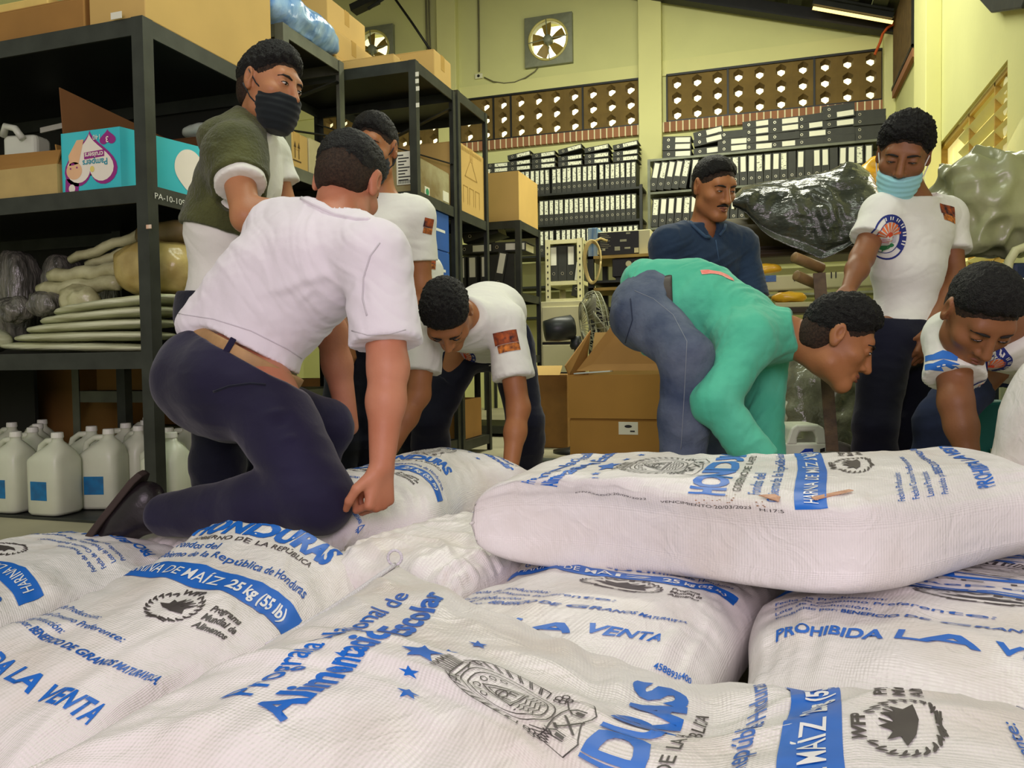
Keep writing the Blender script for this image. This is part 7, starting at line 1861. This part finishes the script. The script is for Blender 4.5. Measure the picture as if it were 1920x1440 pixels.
# standing boy with olive vest and black mask
V2 = Person('standing boy in black face mask, white t-shirt and olive hooded vest', dict(
    head=(505, 168, 2.40), neck=(470, 250, 2.43), shL=(500, 282, 2.60), shR=(440, 292, 2.30), mid=(425, 430, 2.45), hipL=(432, 585, 2.55), hipR=(412, 590, 2.36),
    elR=(462, 408, 2.20), wrR=(555, 385, 2.28), elL=(540, 410, 2.62), wrL=(610, 420, 2.55), knL=(452, 790, 2.5), knR=(408, 790, 2.36), anL=ankle(455, .07, 2.52), anR=ankle(410, .07, 2.40)),
    cv(.90, -.16, -.42), cv(.16, .97, .05), scale=.98, skin='mid', headscale=1.02)
V2.body(eyes=.62)
V2.hair(top=.032, seed=2, curl=.006, vol=1.02)
V2.mask(m_maskk)
V2.tee(m_tee, hem=-.02, sleeve=.52, o=.014, seed=3, flare=.018)
V2.trousers(m_navyd, seed=4, flare=.016)
v = Vol(.0052); j = V2.J; dn = unit(V2.pel-V2.shc)
V2.torso(v, .032, .04); v.cone(j['shR']-dn*.015, j['shR']+(j['elR']-j['shR'])*.42, .072, .080, .04); v.cone(j['shL']-dn*.015, j['shL']+(j['elL']-j['shL'])*.25, .068, .072, .04)
up2 = unit(j['neck']-V2.rib)
v.cone(j['neck']-up2*.005-V2.sx*.06, j['neck']-up2*.005+V2.sx*.06, .045, .045, .03); v.ell(j['neck']-V2.front*.075-up2*.035, np.eye(3), np.array([.075, .075, .06]), .04)
fr = V2.front
v.cone(at(385, 370, 2.44), at(388, 435, 2.42), .045, .030, .03)
v.plane(at(430, 440, 2.4), unit(cv(-.25, -1, 0)*1.0))
v.plane(V2.shc+fr*.035+V2.sx*.03, unit(fr*1.0-V2.sx*.45)); 
v.cone(j['neck']-up2*.05+fr*.02, j['neck']+up2*.12+fr*.03, .058, .075, .01, True)
ve = j['shR']+(j['elR']-j['shR'])*.42; de = unit(j['elR']-j['shR']); v.plane(ve, de, .10)
V2.child('vest', v, m_olive, V2.wrinkle(9, .010), label='olive fleece hooded vest')
V2.shoes({'R': cv(.9, 0, -.3), 'L': cv(.9, 0, -.2)})

# standing boy behind the kneeling one
B3 = Person('standing boy half hidden behind the kneeling boy, emblem on his white t-shirt', deeper(dict(
    head=(703, 282, 2.95), neck=(716, 372, 3.00), shL=(783, 402, 2.98), shR=(648, 402, 3.00), mid=(708, 500, 3.02), hipL=(728, 620, 3.02), hipR=(668, 620, 3.0),
    elL=(790, 535, 3.02), wrL=(766, 632, 3.05), elR=(634, 530, 3.0), wrR=(650, 632, 2.88), knL=(702, 780, 3.02), knR=(636, 780, 2.96), anL=ankle(705, .07, 3.24), anR=ankle(635, .07, 3.16)), 1.06),
    cv(-.28, -.2, -.94), cv(-.02, .96, -.2), scale=1.05, skin='tan')
B3.body(hands={'R': dict(d=cv(.15, -1, -.1), thumb=cv(.5, 0, -.8), pal=cv(-.8, 0, .4), curl=.45, thumb_curl=.3)})
B3.hair(top=.026, seed=3, curl=.005)
B3.mask(m_maskk)
B3.tee(m_tee, hem=-.03, sleeve=.66, o=.014, seed=5, flare=.016)
emblem(B3, 712, 462, .075); sleeve_print(B3, 803, 424, .045, .06, cv(.15, 1, 0))
B3.trousers(m_navyd, seed=6, flare=.014)
B3.shoes({'R': cv(-.2, 0, -1), 'L': cv(.25, 0, -1)})

# boy bending over, crown to the camera
B4 = Person('boy in white t-shirt bending right over behind the fist sack, crown towards us', dict(
    head=(838, 590, 2.68), neck=(868, 592, 2.80), shL=(948, 606, 2.86), shR=(796, 618, 2.84), mid=(915, 590, 3.08), hipL=(958, 640, 3.32), hipR=(868, 645, 3.30),
    elL=(972, 765, 2.80), wrL=(955, 895, 2.74), elR=(785, 740, 2.80), wrR=(722, 862, 2.74), knL=(985, 790, 3.22), knR=(808, 790, 3.20), anL=ankle(985, .07, 3.34), anR=ankle(806, .07, 3.34)),
    cv(.02, -.93, -.26), cv(-.10, .30, -.95), scale=1.0, skin='tan', headscale=1.03)
B4.body(eyes=.3, gaze=.006, hands={'L': dict(d=cv(-.35, -1, -.2), thumb=cv(-.6, 0, -.7), pal=cv(-.6, -.2, .5), curl=.55, thumb_curl=.5), 'R': dict(d=cv(-.1, -1, 0), thumb=cv(.6, 0, -.6), pal=cv(.5, 0, .8), curl=.5)})
B4.hair(top=.020, seed=4, curl=.007, freq=85)
B4.tee(m_tee, hem=.03, sleeve=.66, o=.015, seed=7, amp=.009, flare=.018)
sleeve_print(B4, 950, 640, .085, .075, cv(-.2, 1, 0)); emblem(B4, 868, 668, .06, up=cv(.1, -.3, -1))
B4.trousers(m_navyd, seed=8, flare=.016)
B4.shoes({'R': cv(-.1, 0, -1), 'L': cv(.2, 0, -1)})

# stooping man
M5 = Person('man with moustache in dark blue open-collared shirt stooping behind the others', dict(
    head=(1338, 352, 3.52), neck=(1318, 428, 3.60), shL=(1388, 458, 3.66), shR=(1252, 456, 3.55), mid=(1320, 560, 3.68), hipL=(1360, 690, 3.75), hipR=(1290, 690, 3.72),
    elL=(1410, 560, 3.62), wrL=(1400, 640, 3.45), elR=(1248, 570, 3.55), wrR=(1262, 660, 3.42), knL=(1370, 800, 3.62), knR=(1290, 800, 3.6), anL=ankle(1370, .07, 3.75), anR=ankle(1285, .07, 3.72)),
    cv(.38, -.42, -.82), cv(.08, .92, -.36), scale=1.08, skin='tan', headscale=1.0, girth=1.02)
M5.body(jaw=1.06, eyes=.45, gaze=.002)
M5.hair(top=.008, seed=5, curl=.003, frontline=.010)
W = lambda x, y, z: M5.J['head']+(M5.A[0]*x+M5.A[1]*y+M5.A[2]*z)*M5.k
mb = MB(); mb.tube([W(-.027, .082, -.058), W(-.012, .097, -.050), W(0, .100, -.049), W(.012, .097, -.050), W(.027, .082, -.058)], [.003, .0055, .006, .0055, .003], 8); mb.build('moustache', m_brow, M5.o, smooth=True)
M5.tee(m_bluesh, hem=-.02, sleeve=1.0, o=.020, name='shirt', seed=9, amp=.011, flare=.014, v_neck=.11, collar=.03)
m_bl2 = mat('dark_blue_collar', (58, 84, 112), rough=.85, rgb2=(44, 66, 92))
M5.seam('collar', [(1280, 386), (1284, 402), (1300, 424), (1322, 444), (1340, 447)], .0085, m_bl2, lift=.004)
M5.seam('collar', [(1352, 400), (1362, 412), (1358, 430), (1345, 447)], .0075, m_bl2, lift=.004)
M5.seam('placket', [(1342, 450), (1346, 475), (1350, 500)], .0025, m_bl2)
M5.trousers(m_navyd, seed=10)
M5.shoes({'R': cv(.3, 0, -1), 'L': cv(.6, 0, -1)})

# lad in mint green bending to the right
G6 = Person('lad in mint green long-sleeved shirt and faded jeans bending down to the right', dict(
    head=(1568, 640, 2.38), neck=(1478, 628, 2.46), shL=(1440, 640, 2.66), shR=(1405, 640, 2.34), mid=(1318, 578, 2.56), hipL=(1228, 590, 2.72), hipR=(1208, 588, 2.50),
    elR=(1338, 752, 2.26), wrR=(1432, 872, 2.24), elL=(1430, 760, 2.60), wrL=(1440, 880, 2.52), knR=(1286, 668, 2.30), knL=(1335, 672, 2.55), anR=ankle(1278, .07, 2.42), anL=ankle(1325, .07, 2.62)),
    cv(.84, -.50, -.22), cv(.50, .86, -.02), scale=1.03, skin='tan', headscale=1.04)
G6.body(eyes=.6, hands={'R': dict(d=cv(.5, -.9, 0), thumb=cv(.2, 0, -1), pal=cv(-.5, -.5, .5), curl=.4), 'L': dict(d=cv(.1, -1, 0), thumb=cv(.2, 0, -1), pal=cv(-.5, -.3, .5), curl=.4)})
G6.hair(top=.034, seed=6, curl=.007, vol=1.04)
fo = []
for (x0, y0, d0), (x1, y1, d1), w, am in (((1330, 520, 2.42), (1360, 690, 2.36), .014, .012), ((1280, 520, 2.46), (1330, 640, 2.40), .012, -.010), ((1370, 560, 2.36), (1390, 720, 2.32), .012, .010), ((1400, 600, 2.32), (1360, 740, 2.28), .014, -.010), ((1260, 560, 2.44), (1240, 500, 2.55), .012, .010)):
    fo.append((at(x0, y0, d0), at(x1, y1, d1), w, am))
def g6x(v):
    v.cone(at(1190, 525, 2.58), at(1265, 530, 2.52), .050, .075, .04)
G6.tee(m_green, hem=-.03, sleeve=1.96, o=.024, name='shirt', seed=11, amp=.013, flare=.008, folds=fo, collar=.02, extra=lambda v: v.cone(at(1290, 545, 2.58), at(1215, 535, 2.60), .100, .088, .05))
sp = [(1330, 512), (1385, 520)]
bv = G6.bvh(); par = [c for c in G6.o.children if c.name.startswith('shirt')][0]
for (x, y, w, h, mm) in ((1345, 512, .10, .022, mat('coral_print', (232, 120, 110), rough=.8, rgb2=(236, 180, 160), vscale=40)), (1440, 535, .12, .02, mat('pale_print', (226, 214, 180), rough=.8, rgb2=(226, 120, 90), vscale=60))):
    d = unit(ray(x, y)); hh = bv.ray_cast(Vector(CAM), Vector(d))
    if hh[0] is not None:
        f = Flat(); f.poly([(-w/2, -h/2), (w/2, -h/2), (w/2, h/2), (-w/2, h/2)]); lay_on('back_print', f, mm, par, bv, np.array(hh[0]), unit(np.array([0, 0, 1.0])-.4*d), cv(0, .3, 1), .012, .002)
G6.trousers(m_denim, name='jeans', top=.075, lim=.18, seed=12, amp=.007, flare=.010, folds=[(at(1180, 570, 2.4), at(1290, 640, 2.2), .006, .004), (at(1240, 680, 2.3), at(1310, 650, 2.25), .014, -.012), (at(1290, 640, 2.2), at(1285, 850, 2.3), .005, .004)])
m_ds = mat('denim_stitching', (132, 140, 150), rough=.9)
G6.seam('side_seam', [(1190, 545), (1225, 560), (1262, 590), (1288, 640), (1284, 720), (1280, 790), (1276, 850)], .0011, m_ds)
G6.seam('pocket_edge', [(1182, 560), (1186, 600), (1170, 650)], .0022, mat('denim_dark', (40, 50, 70), rough=.9))
v = Vol(.0045); ax = unit(G6.mid-G6.pel); v.cone(G6.pel+ax*.075-G6.hx*.055, G6.pel+ax*.075+G6.hx*.055, .122, .122, .03); v.plane(G6.pel+ax*.092, ax); v.plane(G6.pel+ax*.056, -ax)
G6.child('belt', v, mat('dark_belt', (66, 58, 52), rough=.6, var=.2), smooth=0, label='dark leather belt')
G6.shoes({'R': cv(1, 0, -.2), 'L': cv(1, 0, .1)})

# boy with the pale blue mask
B7 = Person('boy with pale blue mask pulled under his nose, holding the hand truck', deeper(dict(
    head=(1694, 292, 2.66), neck=(1712, 376, 2.74), shL=(1775, 402, 2.82), shR=(1652, 398, 2.68), mid=(1702, 500, 2.74), hipL=(1722, 632, 2.80), hipR=(1664, 632, 2.68),
    elL=(1790, 520, 2.76), wrL=(1742, 622, 2.62), elR=(1616, 484, 2.62), wrR=(1590, 546, 2.52), knL=(1708, 800, 2.75), knR=(1640, 800, 2.62), anL=ankle(1712, .07, 2.97), anR=ankle(1640, .07, 2.86)), 1.06),
    cv(-.44, -.50, -.75), cv(-.06, .86, -.50), scale=1.02, girth=.95, skin='deep', headscale=1.04)
B7.body(eyes=.28, gaze=.006, hands={'L': dict(d=cv(-.35, -.95, -.1), thumb=cv(-.8, 0, -.5), pal=cv(-.4, 0, .8), curl=.55, thumb_curl=.4), 'R': dict(d=cv(-.6, -.5, -.4), thumb=cv(.6, .2, -.6), pal=cv(-.2, -.9, .2), curl=.7, thumb_curl=.5)})
B7.hair(top=.036, seed=7, curl=.012, vol=1.08, freq=60)
B7.mask(m_maskb, drop=.022)
B7.tee(m_tee, hem=-.045, sleeve=.62, o=.014, seed=13, flare=.016)
emblem(B7, 1668, 450, .082, up=cv(.03, 1, 0)); sleeve_print(B7, 1778, 400, .072, .066, cv(.05, 1, 0))
B7.trousers(m_navyd, seed=14, flare=.012)
mb = MB(); q = B7.pel+unit(B7.mid-B7.pel)*-.02+B7.front*.118
mb.tube([q, q+cv(.005, -.02, -.008), q+cv(-.008, -.03, -.008), q+cv(-.012, -.018, -.006)], .003, 6); mb.build('drawstring', m_tee, B7.o, smooth=True)
B7.shoes({'R': cv(-.5, 0, -1), 'L': cv(-.4, 0, -1)})

# boy bending at the right edge
B8 = Person('boy in white t-shirt bending at the right edge, flag stripes on his sleeve', dict(
    head=(1836, 590, 1.98), neck=(1884, 606, 2.10), shL=(1975, 640, 2.16), shR=(1786, 636, 2.10), mid=(1930, 600, 2.34), hipL=(1985, 660, 2.62), hipR=(1868, 660, 2.58),
    elR=(1792, 755, 2.02), wrR=(1822, 880, 1.98), elL=(1990, 770, 2.05), wrL=(1960, 880, 1.95), knR=(1762, 790, 2.42), knL=(1980, 800, 2.50), anR=ankle(1765, .07, 2.52), anL=ankle(1980, .07, 2.6)),
    cv(-.06, -.80, -.60), cv(.02, .58, -.81), scale=.98, skin='deep', headscale=1.02)
B8.body(eyes=.25, gaze=.008, hands={'R': dict(d=cv(.1, -1, -.1), thumb=cv(.6, 0, -.7), pal=cv(.6, 0, .5), curl=.5)})
B8.hair(top=.014, seed=8, curl=.004, freq=100)
B8.tee(m_tee, hem=.03, sleeve=.64, o=.016, seed=15, amp=.009, flare=.018)
sleeve_print(B8, 1762, 668, .085, .05, cv(-.25, 1, 0), 'flag'); emblem(B8, 1850, 690, .07, up=cv(0, .2, -1))
B8.trousers(mat('blue_navy_twill', (40, 50, 82), rough=.9, rgb2=(30, 38, 62)), seed=16, flare=.014)
B8.shoes({'R': cv(-.3, 0, -1), 'L': cv(.2, 0, -1)})

# another boy hidden behind: only his sleeve shows
B9 = Person('boy almost hidden behind two others, only a white printed sleeve showing', dict(
    head=(742, 470, 3.45), neck=(752, 500, 3.55), shL=(800, 505, 3.52), shR=(715, 510, 3.62), mid=(752, 560, 3.6), hipL=(780, 660, 3.70), hipR=(715, 660, 3.70),
    elL=(806, 575, 3.50), wrL=(790, 640, 3.52), elR=(715, 600, 3.66), wrR=(720, 680, 3.68), knL=(782, 790, 3.6), knR=(712, 790, 3.6), anL=ankle(780, .07, 3.72), anR=ankle(712, .07, 3.72)),
    cv(-.1, -.8, -.6), cv(0, .6, -.8), scale=.96, skin='tan', res=.006)
B9.body(); B9.hair(top=.014, seed=9); B9.tee(m_tee, hem=-.02, sleeve=.8, o=.016, seed=17, res=.007, flare=.02); sleeve_print(B9, 809, 492, .04, .06, cv(.1, 1, 0)); B9.trousers(m_navyd, seed=18, res=.008); B9.shoes({'R': cv(0, 0, -1), 'L': cv(0, 0, -1)})
